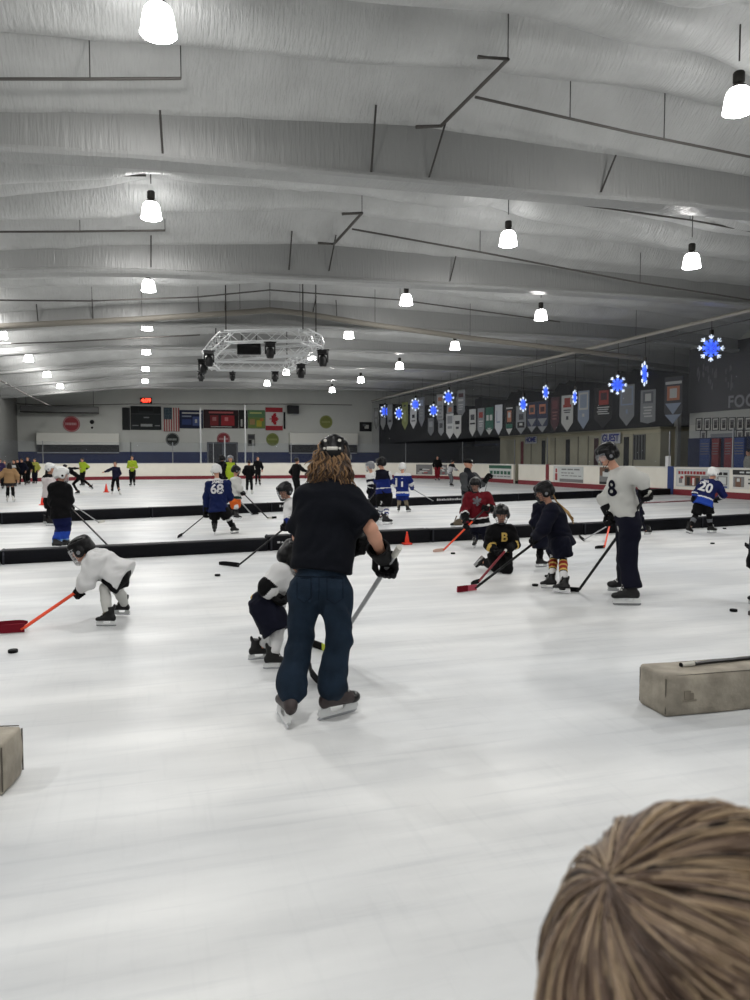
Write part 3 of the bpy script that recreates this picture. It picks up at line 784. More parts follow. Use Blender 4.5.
BN = [
 (561.8, 395, 573.4, 431.5, Wt, [(0.25, 0.08, 0.75, 0.3, Rd), (0.15, 0.26, 0.85, 0.34, Rd)] + lines(0.4, 0.52, 2, Dk) + [(0.42, 0.58, 0.62, 0.68, Dk)], 'white pennant banner with a red crest near its top'),
 (578.3, 390.5, 589.5, 429, Pb, [(0.1, 0.05, 0.9, 0.5, Wt), (0.2, 0.1, 0.8, 0.45, Pb), (0.4, 0.6, 0.6, 0.68, Wt)], 'pale blue and white banner right of the red crested white one'),
 (595, 388, 612.5, 428, Bk, [(0.25, 0.06, 0.8, 0.42, Rd), (0.35, 0.12, 0.7, 0.3, Mr)] + lines(0.47, 0.68, 4, Wt, 0.15, 0.85), 'black banner with a dark red emblem and white lettering'),
 (620, 384.5, 634.8, 426, Gr, [(0.08, 0.05, 0.92, 0.5, Pb), (0.18, 0.1, 0.82, 0.46, Gr), (0.44, 0.6, 0.58, 0.7, Pb)], 'large grey blue banner under the snowflake that faces out'),
 (641, 389.5, 656, 423.5, Gr, [(0.15, 0.06, 0.85, 0.4, (96, 98, 102)), (0.3, 0.12, 0.7, 0.34, Wt)] + lines(0.5, 0.85, 4, Wt, 0.2, 0.8), 'grey banner with a light emblem and square foot, under the edge turned snowflake'),
 (665, 376.5, 683, 424, Dk, [(0.05, 0.1, 0.95, 0.16, Wt), (0.15, 0.2, 0.85, 0.5, Or), (0.3, 0.25, 0.7, 0.45, Wt), (0.05, 0.56, 0.95, 0.8, Pb), (0.05, 0.8, 0.95, 1.0, Pb)], 'rightmost banner, dark with a tan picture and grey blue foot'),
 (551, 397, 559.5, 431.5, Mr, [(0.2, 0.1, 0.8, 0.35, (92, 46, 50))] + lines(0.42, 0.7, 3, (110, 70, 70)), 'dark maroon banner left of the red crested white one'),
 (537.5, 401, 548, 432.5, Nv, [(0.2, 0.1, 0.8, 0.4, Or), (0.3, 0.18, 0.7, 0.34, Mr), (0.05, 0.55, 0.95, 0.8, Gr), (0.05, 0.8, 0.95, 1, Gr)], 'right hand one of twin dark banners with tan crests and grey feet'),
 (527.5, 402, 537, 432.5, Nv, [(0.2, 0.1, 0.8, 0.4, Or), (0.3, 0.18, 0.7, 0.34, Dk), (0.05, 0.55, 0.95, 0.8, Gr), (0.05, 0.8, 0.95, 1, Gr)], 'left hand one of twin dark banners with tan crests and grey feet'),
 (516.3, 405.5, 526.3, 434, Gr, [(0.3, 0.3, 0.75, 0.5, Dk), (0.15, 0.58, 0.85, 0.78, Bk), (0.35, 0.62, 0.65, 0.7, Wt)], 'grey banner with a black emblem low down, left of the twin dark banners'),
 (505.5, 406, 513.6, 435, Bk, [(0.1, 0.05, 0.9, 0.1, Wt), (0.25, 0.16, 0.75, 0.55, Or), (0.35, 0.22, 0.65, 0.4, Wt), (0.1, 0.62, 0.9, 0.76, Gn), (0.1, 0.78, 0.9, 1, Wt)], 'black banner with a tan figure and green and white foot'),
 (495.3, 404.5, 502.5, 435, (190, 192, 196), [(0.2, 0.2, 0.3, 0.55, Pb), (0.2, 0.55, 0.7, 0.6, Pb)], 'plain white banner right of the green one'),
 (485.7, 407, 493.5, 435, Gn, [(0.12, 0.28, 0.42, 0.48, Wt), (0.55, 0.28, 0.88, 0.48, Wt), (0.2, 0.75, 0.8, 0.8, Wt), (0.1, 0.8, 0.9, 1, Wt)], 'green banner with two white squares'),
 (477.8, 408, 484.4, 436, Gr, [(0.2, 0.15, 0.8, 0.35, Rd), (0.2, 0.45, 0.8, 0.5, Wt)] + lines(0.55, 0.7, 2, Wt), 'narrow grey banner with a red patch, left of the green one'),
 (469.5, 409, 476, 436.5, Wt, [(0.2, 0.2, 0.8, 0.4, Dk), (0.1, 0.5, 0.9, 0.56, Bk)], 'white banner with a black patch, second left of the green one'),
 (457, 390, 465.2, 418, Gr, [(0.2, 0.12, 0.8, 0.26, Mr), (0.2, 0.32, 0.8, 0.4, Wt)] + lines(0.5, 0.75, 3, Wt), 'grey banner with a maroon patch hanging highest by the pipe'),
 (458, 415, 465.5, 438.5, Wt, [(0.2, 0.25, 0.8, 0.4, Bk), (0.3, 0.5, 0.7, 0.6, Dk)], 'white and black banner hanging below the highest one'),
 (450.5, 413.5, 457.8, 439, (184, 184, 182), [(0.15, 0.1, 0.85, 0.4, Gr), (0.2, 0.5, 0.8, 0.6, Gr)], 'pale banner with dark edges hanging low among the far ones'),
 (447, 403, 453.5, 425, Gr, [(0.25, 0.2, 0.75, 0.4, Or)], 'small grey banner behind the rightmost far snowflake'),
 (437, 394, 443.5, 426, (160, 160, 158), [(0.2, 0.1, 0.8, 0.22, Or)] + lines(0.35, 0.8, 4, Gr), 'tall pale banner behind the low snowflake of the far group'),
 (442.6, 420, 448, 436, Gr, [(0.2, 0.2, 0.8, 0.5, Dk)], 'short grey banner low beside the pale dark edged one'),
 (432, 418, 438, 436, (96, 98, 100), [(0.2, 0.2, 0.8, 0.5, Gr)], 'short dark grey banner low under the far snowflakes'),
 (418.8, 397, 424.6, 427, (108, 110, 114), [(0.2, 0.1, 0.8, 0.3, Pb)] + lines(0.4, 0.7, 3, Gr), 'dim grey banner right of the far white one'),
 (410.3, 400, 416.8, 429, Wt, [(0.3, 0.5, 0.7, 0.62, Bk), (0.2, 0.7, 0.8, 0.74, Dk)], 'white pointed banner right of the yellow green one'),
 (402, 402, 408, 430, Yg, [(0.3, 0.1, 0.7, 0.16, Dk), (0.3, 0.3, 0.7, 0.7, (140, 144, 90))], 'yellow green pointed banner in the far group'),
 (387.6, 404, 392.6, 430, Gr, [(0.2, 0.2, 0.8, 0.5, Pb), (0.2, 0.6, 0.8, 0.7, Dk)], 'grey banner right of the farthest snowflake'),
 (380.6, 406, 385.6, 430, (112, 114, 116), [(0.2, 0.2, 0.8, 0.5, Dk)], 'dim grey banner behind the farthest snowflake'),
 (374, 408, 378.4, 430, (104, 106, 106), [(0.2, 0.15, 0.8, 0.4, Gr), (0.2, 0.5, 0.8, 0.8, Gr)], 'farthest banner, small and dim at the left end'),
]
for i, b in enumerate(BN):
    banner(*b[:6], b[6], point=0.06 if 'square foot' in b[6] else 0.24, off=0.35 if i in (16, 17, 20, 21) else 0.0)

# --- hung lighting truss
truss_m = mat('truss_alu', rgb(205, 207, 208), 0.35, 0.2)
TZ = 5.75
cor = [gz(x, y, TZ) for x, y in ((216, 346), (226, 337), (303, 335), (316, 341), (319, 349), (287, 367), (216, 366), (207, 357))]
tr = empty('lighting_truss', np.mean(cor, 0), 'silver lattice truss ring hung from the roof with spotlights', 'truss')
def truss_seg(a, b):
    q = MB(); a, b = np.array(a), np.array(b); d = b - a; L = np.linalg.norm(d); d /= L
    s = np.cross(d, (0, 0, 1.0)); s /= np.linalg.norm(s); u = np.array([0, 0, 1.0]); h = 0.19
    cs = [s * h + u * h, s * h - u * h, -s * h - u * h, -s * h + u * h]
    for c in cs: q.tube([a + c, b + c], 0.028, 6)
    n = max(2, int(L / 0.42))
    for i in range(n):
        t0, t1 = a + d * L * i / n, a + d * L * (i + 1) / n
        for k in range(4):
            c0, c1 = cs[k], cs[(k + 1) % 4]
            q.tube([t0 + (c0 if i % 2 else c1), t1 + (c1 if i % 2 else c0)], 0.014, 4)
    q.build('truss_section', truss_m, tr)
for i in range(8): truss_seg(cor[i], cor[(i + 1) % 8])
truss_seg(cor[7], cor[4])
for i in (0, 1, 2, 3, 5, 6):
    c = cor[i]; q = MB(); q.tube([c + np.array([0, 0, 0.19]), (c[0], c[1], roof_z(c[0]) - 0.1)], 0.02, 5); q.build('hanging_chain', dark_metal, tr)
blk = mat('gear_black', rgb(10, 10, 12), 0.5)
def make_head():
    o = empty('stage_spotlight', (0, 0, 0), 'x', 'stage light')
    q = MB(); q.bbox((-0.2, -0.16, -0.16), (0.2, 0.16, 0), 0.03, 2); q.box((-0.26, -0.03, -0.02), (0.26, 0.03, 0.03)); q.build('base', blk, o, inv=False)
    q = MB(); q.bbox((-0.22, -0.06, -0.5), (-0.17, 0.06, -0.14), 0.015, 1); q.bbox((0.17, -0.06, -0.5), (0.22, 0.06, -0.14), 0.015, 1); q.bbox((-0.22, -0.06, -0.2), (0.22, 0.06, -0.14), 0.015, 1); q.build('yoke', blk, o, inv=False)
    q = MB(); q.lathe([(0, -0.2), (0.08, -0.21), (0.14, -0.27), (0.17, -0.4), (0.165, -0.55), (0.14, -0.64), (0.11, -0.66), (0.0, -0.66)], 16); q.build('head', blk, o, smooth=True, inv=False)
    q = MB(); q.lathe([(0.0, -0.665), (0.10, -0.665)], 16); q.build('lens', mat('spot_lens', rgb(40, 44, 52), 0.1), o, inv=False)
    return o
hd0 = make_head(); first = True
clamps = []
for px, py, sc, lab in ((209, 342, 1.05, 'black stage spotlight at the upper left corner of the truss'), (203, 352, 1.05, 'black stage spotlight at the left end of the truss'), (201, 371.5, 0.8, 'black stage spotlight hanging lowest at the left of the truss'),
                    (232.5, 371.5, 0.7, 'small black stage spotlight on the far side of the truss'), (275, 371.5, 0.85, 'black stage spotlight below the far right corner of the truss'), (301, 358, 1.05, 'black stage spotlight below the right diagonal of the truss'),
                    (323, 344, 1.1, 'black stage spotlight at the right end of the truss'), (270, 335.5, 1.0, 'black stage spotlight beside the hung black screen')):
    dep_ = {209: 27.6, 203: 30.0, 201: 33.5}.get(px)
    o = hd0 if first else copy_tree(hd0); first = False
    # hang each from the truss point nearest to the ray
    best = None
    segs = [(cor[i], cor[(i + 1) % 8]) for i in range(8)] + [(cor[7], cor[4])]
    for s in segs:
        for t in np.linspace(0, 1, 30):
            c = s[0] + (s[1] - s[0]) * t; v = c - CAM
            e = abs(CXP + FPX * (v @ RT) / (v @ FW) - px) + 0.6 * abs(CYP - FPX * (v @ UP) / (v @ FW) - py)
            if best is None or e < best[0]: best = (e, c)
    c = gD(px, py + 5.5, dep_ or depth_of(best[1])); sc *= 0.82; zt_ = best[1][2] - 0.19; zl_ = min(c[2] + 0.36 * sc, zt_ - 0.03); o.location = (c[0], c[1], zl_); o.scale = (sc, sc, sc)
    clamps.append((o, (c[0], c[1], zl_ - 0.02), tuple(best[1] - np.array([0, 0, 0.17])))); o.rotation_euler = (0, 0, random.uniform(-0.6, 0.6)); o['label'] = lab
for o, pa_, pb_ in clamps:
    o.rotation_euler = (0, 0, o.rotation_euler[2])
    q = MB(); q.tube([pa_, pb_], 0.03, 6); q.build('clamp', blk, o)
c0, c1 = gz(237, 335, TZ + 0.1), gz(261, 335, TZ + 0.1)
sp = (c0 + c1) / 2
o = empty('hung_screen', sp, 'black flat screen hung from the near side of the truss', 'screen')
wd = np.linalg.norm(c1 - c0) / 2; ht = 13 / 24 * wd
M = Matrix.Translation(Vector(sp) + Vector((0, 0, -0.45))) @ Matrix.Rotation(-YAW, 4, 'Z')
q = MB(); q.bbox((-wd, -0.06, -ht), (wd, 0.06, ht), 0.02, 1, M); q.build('cabinet', blk, o)
q = MB(); q.box((-wd * 0.94, -0.064, -ht * 0.9), (wd * 0.94, -0.058, ht * 0.9), M); q.build('display', mat('display', rgb(6, 6, 8), 0.2), o)
q = MB()
for s in (-0.6, 0.6):
    q.tube([M @ Vector((s * wd, 0, ht)), M @ Vector((s * wd, 0, 0.45))], 0.02, 5)
q.build('bracket', dark_metal, o)

# ================================================================== THINGS ON THE END WALL
def wall_panel(name, x0, y0, x1, y1, col, label, cat, blocks=(), Y=YW, th=0.08, part='panel', frame=None):
    a = gY(x0, y0, Y); b = gY(x1, y1, Y)
    o = empty(name, ((a[0] + b[0]) / 2, Y, b[2]), label, cat)
    q = MB(); q.bbox((a[0], Y - th, b[2]), (b[0], Y, a[2]), 0.015, 1); q.build(part, bm(col), o)
    cols = []
    for k in blocks:
        if k[4] not in cols: cols.append(k[4])
    q = MB()
    for i, (u0, v0, u1, v1, c) in enumerate(blocks):
        q.mi = cols.index(c)
        q.box((a[0] + (b[0] - a[0]) * u0, Y - th - 0.01 - 0.002 * i, a[2] + (b[2] - a[2]) * v1), (a[0] + (b[0] - a[0]) * u1, Y - th, a[2] + (b[2] - a[2]) * v0))
    if blocks: q.build('print', [bm(c) for c in cols], o)
    return o
wall_panel('scoreboard', 122, 407.5, 130.3, 430, (34, 36, 38), 'narrow blank dark panel left of the scoreboard on the end wall', 'sign', [(0.85, 0, 1, 1, (60, 62, 64))])
wall_panel('scoreboard', 130.5, 406, 161.5, 430, (38, 42, 44), 'unlit dark scoreboard left of the striped flag on the end wall', 'scoreboard', [(0.02, 0.02, 0.25, 0.3, (24, 26, 28)), (0.75, 0.02, 0.98, 0.3, (24, 26, 28)), (0.27, 0.05, 0.73, 0.22, (20, 20, 24)), (0.42, 0.45, 0.6, 0.5, Gr), (0.32, 0.75, 0.7, 0.86, (150, 154, 154)), (0.05, 0.8, 0.25, 0.84, Gr), (0.78, 0.8, 0.95, 0.84, Gr), (0, 0.32, 1, 0.34, (70, 74, 76))])
wall_panel('sponsor_panel', 179.5, 410, 203, 428.5, (28, 36, 62), 'dark blue sponsor panel right of the striped flag', 'sign', [(0.1, 0.12, 0.95, 0.2, Wt), (0.1, 0.3, 0.5, 0.38, Pb), (0.1, 0.5, 0.5, 0.8, (50, 64, 110)), (0.55, 0.35, 0.9, 0.85, (70, 84, 130)), (0.65, 0.5, 0.75, 0.7, Wt)])
wall_panel('sponsor_panel', 203.4, 409.5, 238.5, 428.5, (46, 30, 34), 'dark sponsor panel with red pictures in the middle of the end wall', 'sign', [(0.15, 0.1, 0.85, 0.2, (170, 90, 90)), (0.18, 0.3, 0.42, 0.85, (120, 44, 48)), (0.5, 0.3, 0.88, 0.85, (150, 46, 52)), (0.6, 0.4, 0.7, 0.6, (196, 120, 120)), (0.25, 0.4, 0.36, 0.6, (160, 110, 110)), (0.2, 0.9, 0.8, 0.94, Wt), (0.9, 0.3, 0.98, 0.9, Bk)])
wall_panel('sponsor_panel', 238.8, 410, 247.5, 428.5, (34, 36, 36), 'narrow dark sponsor panel beside the green one', 'sign', [(0.2, 0.5, 0.4, 0.9, Wt), (0.6, 0.5, 0.8, 0.9, Wt)])
wall_panel('sponsor_panel', 247.8, 410, 265, 428.5, (108, 128, 72), 'yellow green sponsor panel left of the maple leaf flag', 'sign', [(0, 0, 1, 0.4, (90, 124, 88)), (0.1, 0.12, 0.8, 0.2, (180, 190, 120)), (0.1, 0.5, 0.4, 0.8, (160, 130, 90)), (0.5, 0.55, 0.8, 0.9, (170, 160, 60)), (0.7, 0.45, 0.9, 0.6, (180, 110, 60))])
# striped flag
a, b = gY(163.5, 407.5, YW), gY(179.3, 431.5, YW)
o = empty('striped_flag', ((a[0] + b[0]) / 2, YW, b[2]), 'flag with vertical red and white stripes and a blue field hung beside the scoreboard', 'flag')
q = MB(); W_, H_ = b[0] - a[0], a[2] - b[2]; cols = [bm((150, 60, 62)), bm((190, 186, 178)), bm((44, 62, 74))]
for k in range(13):
    q.mi = k % 2; q.box((a[0] + W_ * k / 13, YW - 0.13, b[2]), (a[0] + W_ * (k + 1) / 13, YW, a[2]))
q.build('stripes', cols[:2], o)
q = MB(); q.box((a[0], YW - 0.14, a[2] - H_ * 0.5), (a[0] + W_ * 0.54, YW - 0.13, a[2])); q.build('blue_field', cols[2], o)
q = MB()
for i in range(6):
    for j in range(8): q.box((a[0] + W_ * 0.54 * (i + 0.3) / 6, YW - 0.145, a[2] - H_ * 0.5 * (j + 0.65) / 8), (a[0] + W_ * 0.54 * (i + 0.65) / 6, YW - 0.14, a[2] - H_ * 0.5 * (j + 0.35) / 8))
q.build('stars', bm((130, 140, 140)), o)
# maple leaf flag hung upright
a, b = gY(265.3, 407.5, YW), gY(282.5, 430.5, YW)
o = empty('maple_leaf_flag', ((a[0] + b[0]) / 2, YW, b[2]), 'red and white maple leaf flag hung upright on the end wall', 'flag')
W_, H_ = b[0] - a[0], a[2] - b[2]
q = MB(); q.box((a[0], YW - 0.12, b[2]), (b[0], YW, a[2])); q.build('white_cloth', bm((198, 194, 190)), o)
q = MB(); q.box((a[0], YW - 0.13, a[2] - H_ * 0.2), (b[0], YW - 0.12, a[2])); q.build('red_band', bm((158, 48, 56)), o)
q = MB(); q.box((a[0], YW - 0.13, b[2]), (b[0], YW - 0.12, b[2] + H_ * 0.2)); q.build('red_band', bm((158, 48, 56)), o)
leaf = [(0, 1), (0.2, 0.62), (0.4, 0.75), (0.33, 0.3), (0.62, 0.52), (0.68, 0.38), (1, 0.42), (0.88, 0.12), (1, 0), (0.5, -0.38), (0.56, -0.58), (0.07, -0.5), (0.07, -1)]
leaf = leaf + [(-x, y) for x, y in leaf[::-1] if x > 0]
c = ((a[0] + b[0]) / 2, (a[2] + b[2]) / 2); s = W_ * 0.36
q = MB(); q.poly([(c[0] + y * s * 0.8, YW - 0.125, c[1] + x * s) for x, y in leaf], 0.01, (0, -1, 0)); q.build('maple_leaf', bm((168, 40, 50)), o)
wall_panel('wall_speaker', 283.5, 412, 285.3, 429, (26, 26, 28), 'thin dark edge board right of the maple leaf flag', 'board')
# red clock
o = wall_panel('digital_clock', 140, 397.8, 152, 403.5, (30, 12, 12), 'small black digital clock with red figures reading 4:09', 'clock', Y=YW, th=0.15, part='case')
a, b = gY(140, 397.8, YW), gY(152, 403.5, YW)
text_on('4:09', (a[2] - b[2]) * 1.0, ((a[0] + b[0]) / 2, YW - 0.16, (a[2] + b[2]) / 2), (1, 0, 0), (0, 0, 1), mat('clock_red', rgb(255, 40, 30), 0.5, emit=(1, 0.06, 0.03, 1), estr=3.0), o, name='red_figures', bold=0.02)
# round badges
for px, py, r, c, c2, lab in ((71.5, 424, 7, (150, 62, 68), (196, 160, 160), 'round red badge on the left of the end wall'), (172.5, 439.5, 6, (44, 48, 46), (150, 154, 150), 'round black badge under the striped flag'), (223.5, 439, 6, (140, 60, 66), (190, 150, 150), 'round red badge above the dark doorway'),
                          (272.5, 439.5, 6, (112, 122, 66), (150, 158, 100), 'round olive green badge under the maple leaf flag'), (326, 422, 6.3, (124, 130, 72), (160, 166, 110), 'round olive green badge on the right of the end wall')):
    p = gY(px, py, YW); rr = r * 64 / FPX * 1.06
    o = empty('round_badge', (p[0], YW, p[2] - rr), lab, 'sign')
    M = Matrix.Translation((p[0], YW, p[2])) @ Matrix.Rotation(PI / 2, 4, 'X')
    q = MB(); q.lathe([(0, 0.05), (rr, 0.05), (rr, 0)], 28, M); q.build('disc', bm(c), o)
    q = MB()
    rd = random.Random(int(px)); x = -0.7 * rr
    while x < 0.6 * rr:
        wd = rr * rd.uniform(0.08, 0.16); q.box((p[0] + x, YW - 0.06, p[2] - 0.14 * rr), (p[0] + x + wd, YW - 0.05, p[2] + 0.16 * rr)); x += wd * 1.5
    q.lathe([(rr * 0.93, 0.055), (rr * 0.86, 0.055)], 28, M); q.build('lettering', bm(c2), o)
# speakers, small things on the end wall
def speaker_box(x0, y0, x1, y1, label, Y=YF - 0.5):
    a = gY(x0, y0, Y); b = gY(x1, y1, Y); o = empty('wall_loudspeaker', ((a[0] + b[0]) / 2, Y, b[2]), label, 'loudspeaker')
    q = MB(); q.bbox((a[0], Y - 0.3, b[2]), (b[0], Y, a[2]), 0.03, 1); q.build('cabinet', blk, o)
    q = MB(); q.box(((a[0] + b[0]) / 2 - 0.05, Y, (a[2] + b[2]) / 2), ((a[0] + b[0]) / 2 + 0.05, YF, (a[2] + b[2]) / 2 + 0.1)); q.build('bracket', dark_metal, o)
    q = MB(); q.box((a[0] + 0.08, Y - 0.31, b[2] + 0.08), (b[0] - 0.08, Y - 0.3, a[2] - 0.08)); q.build('grille', mat('grille', rgb(30, 30, 32), 0.7), o)
speaker_box(287, 405.5, 298.5, 414, 'black loudspeaker box right of the maple leaf flag')
wall_panel('wall_monitor', 359.5, 422, 371.5, 431.5, (36, 37, 40), 'small dark screen with a white emblem at the right of the end wall', 'screen', [(0.4, 0.3, 0.75, 0.7, Wt), (0.25, 0.2, 0.5, 0.45, (90, 92, 96))], Y=YF - 0.06)
wall_panel('notice_board', 247.5, 434, 255, 446, (110, 112, 108), 'small framed notice beside the tall pole on the end wall', 'sign', [(0.1, 0.1, 0.9, 0.4, Dk), (0.1, 0.5, 0.5, 0.85, Bk), (0.6, 0.5, 0.9, 0.8, Wt)])
p = gY(92, 422, YW); o = empty('wall_horn', (p[0], YW, p[2] - 0.4), 'small round black horn on the left of the end wall', 'horn')
for z, r, nm in ((0, 0.17, 'bell'), (-0.45, 0.09, 'driver')):
    q = MB(); q.lathe([(0, 0.12), (r * 0.6, 0.1), (r, 0.03), (r, 0)], 16, Matrix.Translation((p[0], YW, p[2] + z)) @ Matrix.Rotation(PI / 2, 4, 'X')); q.build(nm, blk, o, smooth=True)
# grey duct at the left of the end wall, cables
a, b = gY(20, 405.5, YF - 1.0), gY(99, 413, YF - 1.0)
o = empty('air_duct', ((a[0] + b[0]) / 2, YF - 1.0, b[2]), 'long grey air duct high on the left of the end wall', 'duct')
q = MB(); q.bbox((a[0], YF - 1.2, b[2]), (b[0], YF - 0.7, a[2]), 0.04, 1); q.build('duct_run', mat('duct', rgb(112, 113, 112), 0.5, 0.2), o)
q = MB(); q.box((a[0], YF - 1.22, b[2] - 0.06), (b[0], YF - 0.68, b[2] + 0.02)); q.build('bottom_flange', dark_metal, o)
for x in (a[0] + 0.4, b[0] - 0.4):
    q = MB(); q.tube([(x, YF - 0.95, a[2]), (x, YF - 0.95, roof_z(x))], 0.02, 5); q.build('hanger_rod', rod_m, o)
c1 = [gY(x, y, Y) for x, y, Y in ((-8, 376, 40), (20, 391, 47), (46, 404, 56), (52, 406, 60))]
q = MB(); q.tube(c1, 0.045, 6); tag(q.build('slack_cable', pipe_m), 'dark cable slanting down to the duct at the far left', 'cable')
c1 = [gY(x, y, 63.0) for x, y in ((-10, 396), (20, 404), (60, 405.5), (130, 404), (220, 404), (300, 404), (352, 405))]
q = MB(); q.tube(c1, 0.035, 6); tag(q.build('wall_pipe', pipe_m), 'thin pipe running level along the top of the end wall', 'pipe')
q = MB(); a, b = gY(0, 391, 60.0), gY(9, 399, 60.0); q.bbox((a[0] - 0.8, 59.7, b[2]), (b[0], 60.1, a[2]), 0.03, 1)
tag(q.build('wall_loudspeaker', blk), 'black loudspeaker box high at the left edge', 'loudspeaker')
# net poles at the far boards
for px, top in ((201, 408), (245.5, 405)):
    p = gY(px, 470, BY1 + 0.2); z = gY(px, top, BY1 + 0.2)[2]
    q = MB(); q.tube([(p[0], BY1 + 0.2, 0), (p[0], BY1 + 0.2, z)], 0.06, 8)
    tag(q.build('net_pole', mat('pole_pale', rgb(188, 190, 190), 0.5)), 'tall pale pole behind the far boards, %s' % ('left of the dark doorway' if px < 220 else 'right of the dark doorway'), 'pole')
p = gY(225, 470, BY1 + 0.2); q = MB(); q.tube([(p[0], BY1 + 0.2, 0), (p[0], BY1 + 0.2, gY(225, 436, BY1 + .2)[2])], 0.05, 8)
tag(q.build('net_pole', mat('pole_pale', rgb(188, 190, 190), 0.5)), 'short pale pole in front of the dark doorway', 'pole')

# ================================================================== BEHIND THE RIGHT HAND BOARDS
cream = mat('cream_wall', rgb(176, 170, 146), 0.7, var=0.06, vscale=1.5)
XP = 25.3
yN, yS = gX(660, 450, XP)[1], gX(500, 450, XP)[1]
ROOMZ = 3.1
o = empty('penalty_box_room', (XP + 1.2, (yN + yS) / 2, 0), 'long low cream room with dark door openings behind the right boards', 'room')
q = MB(); q.bbox((XP, yN, -0.02), (XP + 2.6, yS, ROOMZ), 0.02, 1); q.build('cream_walls', cream, o)
q = MB(); q.box((XP - 0.08, yN - 0.05, ROOMZ), (XP + 2.65, yS + 0.05, ROOMZ + 0.1)); q.build('roof_edge', mat('roof_edge', rgb(150, 146, 128), 0.7), o)
def opening(x0, x1, ztop, m, nm='door_opening'):
    a, b = gX(x0, 450, XP)[1], gX(x1, 450, XP)[1]
    q = MB(); q.box((XP - 0.03, min(a, b), 0), (XP - 0.004, max(a, b), ztop)); q.build(nm, m, o)
dk = mat('dark_opening', rgb(26, 22, 22), 0.7); rdoor = mat('red_door', rgb(118, 26, 32), 0.5)
for x0, x1, m in ((542, 545.4, dk), (566, 570, dk), (594.3, 598.4, mat('maroon_opening', rgb(58, 20, 22), 0.7)), (624, 629, dk)): opening(x0, x1, 2.75, m)
opening(521, 523.6, 2.75, rdoor, 'red_door')
for x in (531, 555, 578, 588, 612, 633): opening(x, x + 0.7, 2.9, mat('seam_dark', rgb(120, 114, 98), 0.7), 'wall_seam')
a, b = gX(634.5, 433.5, XP), gX(645.5, 455, XP)
q = MB(); q.box((XP - 0.06, b[1], 1.5), (XP - 0.004, a[1], 2.85)); q.build('service_window', mat('window_grey', rgb(88, 88, 84), 0.4), o)
q = MB()
for k in range(4):
    yy = b[1] + (a[1] - b[1]) * (k + 0.5) / 4; q.box((XP - 0.08, yy - 0.05, 1.55), (XP - 0.06, yy + 0.05, 2.8))
q.build('window_bars', dk, o)
for (xa, ya, xb, yb, t, lab) in ((525.5, 436.5, 536.8, 443.5, 'HOME', 'white HOME sign with blue letters on the cream room'), (602, 433, 620.5, 443.5, 'GUEST', 'white GUEST sign with dark blue letters on the cream room')):
    a, b = gX(xa, ya, XP - 0.1), gX(xb, yb, XP - 0.1)
    so = empty('wall_sign', (XP - 0.1, (a[1] + b[1]) / 2, min(a[2], b[2])), lab, 'sign')
    zt = (gX(xa, ya, XP - .1)[2] + gX(xb, ya, XP - .1)[2]) / 2; zb = (gX(xa, yb, XP - .1)[2] + gX(xb, yb, XP - .1)[2]) / 2
    q = MB(); q.bbox((XP - 0.13, b[1], zb), (XP - 0.09, a[1], zt), 0.008, 1); q.build('panel', mat('sign_white', rgb(196, 196, 200), 0.5), so)
    q = MB(); q.box((XP - 0.09, (a[1] + b[1]) / 2 - 0.1, zb + 0.05), (XP + 0.01, (a[1] + b[1]) / 2 + 0.1, zt - 0.05)); q.build('bracket', dark_metal, so)
    L = a[1] - b[1]; me = text_on(t, (zt - zb) * 0.95, (XP - 0.14, (a[1] + b[1]) / 2, (zt + zb) / 2), (0, -1, 0), (0, 0, 1), mat('sign_blue', rgb(34, 44, 130), 0.5), so, bold=0.02)
    xs_ = [v.co.y for v in me.data.vertices]; k = L * 0.88 / (max(xs_) - min(xs_)); cy = (max(xs_) + min(xs_)) / 2
    for v in me.data.vertices: v.co.y = (a[1] + b[1]) / 2 + (v.co.y - cy) * k
# navy lower wall strip and blocks beyond it
q = MB(); q.box((XR - 0.1, 20, 0), (XR - 0.001, YF, 2.9)); tag(q.build('trim_3', mat('navy_strip', rgb(24, 32, 62), 0.7)), kind='structure')
q = MB(); q.bbox((26.0, yS + 0.6, 0), (27.2, yS + 9, 2.55), 0.03, 1); tag(q.build('bench_shelter', mat('shelter_dark', rgb(22, 22, 26), 0.7)), 'dark players bench shelter left of the cream room', 'bench shelter')
# the two storey block with the dark panel and photo frames
XQ = 25.5
yQ = gX(690, 400, XQ)[1]
q = MB(); q.box((XQ, 14, -0.02), (XR, yQ, roof_z(XQ) - 0.1)); tag(q.build('wall_side', mat('side_wall', rgb(170, 170, 164), 0.75)), kind='structure')
a, b = gX(690.5, 350, XQ), gX(690.5, 412, XQ)
q = MB(); z0 = gX(720, 411, XQ)[2]; z1 = 6.84
q.box((XQ - 0.08, 14, z0), (XQ - 0.002, yQ + 0.02, z1))
po = tag(q.build('trim_4', mat('dark_panel', rgb(54, 54, 58), 0.6, var=0.1, vscale=1)), kind='structure')
text_on('FOC', 0.74, gX(741, 401.5, XQ - 0.09) + np.array([-0.005, 0, 0]), (0, -1, 0), (0, 0, 1), mat('panel_letters', rgb(128, 128, 132), 0.6), po, bold=0.02, align='CENTER', spacing=1.12)
q = MB(); rd = random.Random(4)
for k in range(26):
    c = gX(rd.uniform(697, 735), rd.uniform(366, 388), XQ - 0.085); q.box((XQ - 0.09, c[1] - 0.04, c[2] - rd.uniform(0.05, 0.2)), (XQ - 0.08, c[1] + 0.04, c[2] + rd.uniform(0.05, 0.2)))
q.build('pale_marks', mat('panel_marks', rgb(96, 96, 100), 0.6), po)
q = MB(); q.box((XQ - 0.06, 14, 0), (XQ - 0.003, yQ, 2.55)); tag(q.build('trim_5', mat('navy_low', rgb(20, 30, 66), 0.7)), kind='structure')
fr0 = None
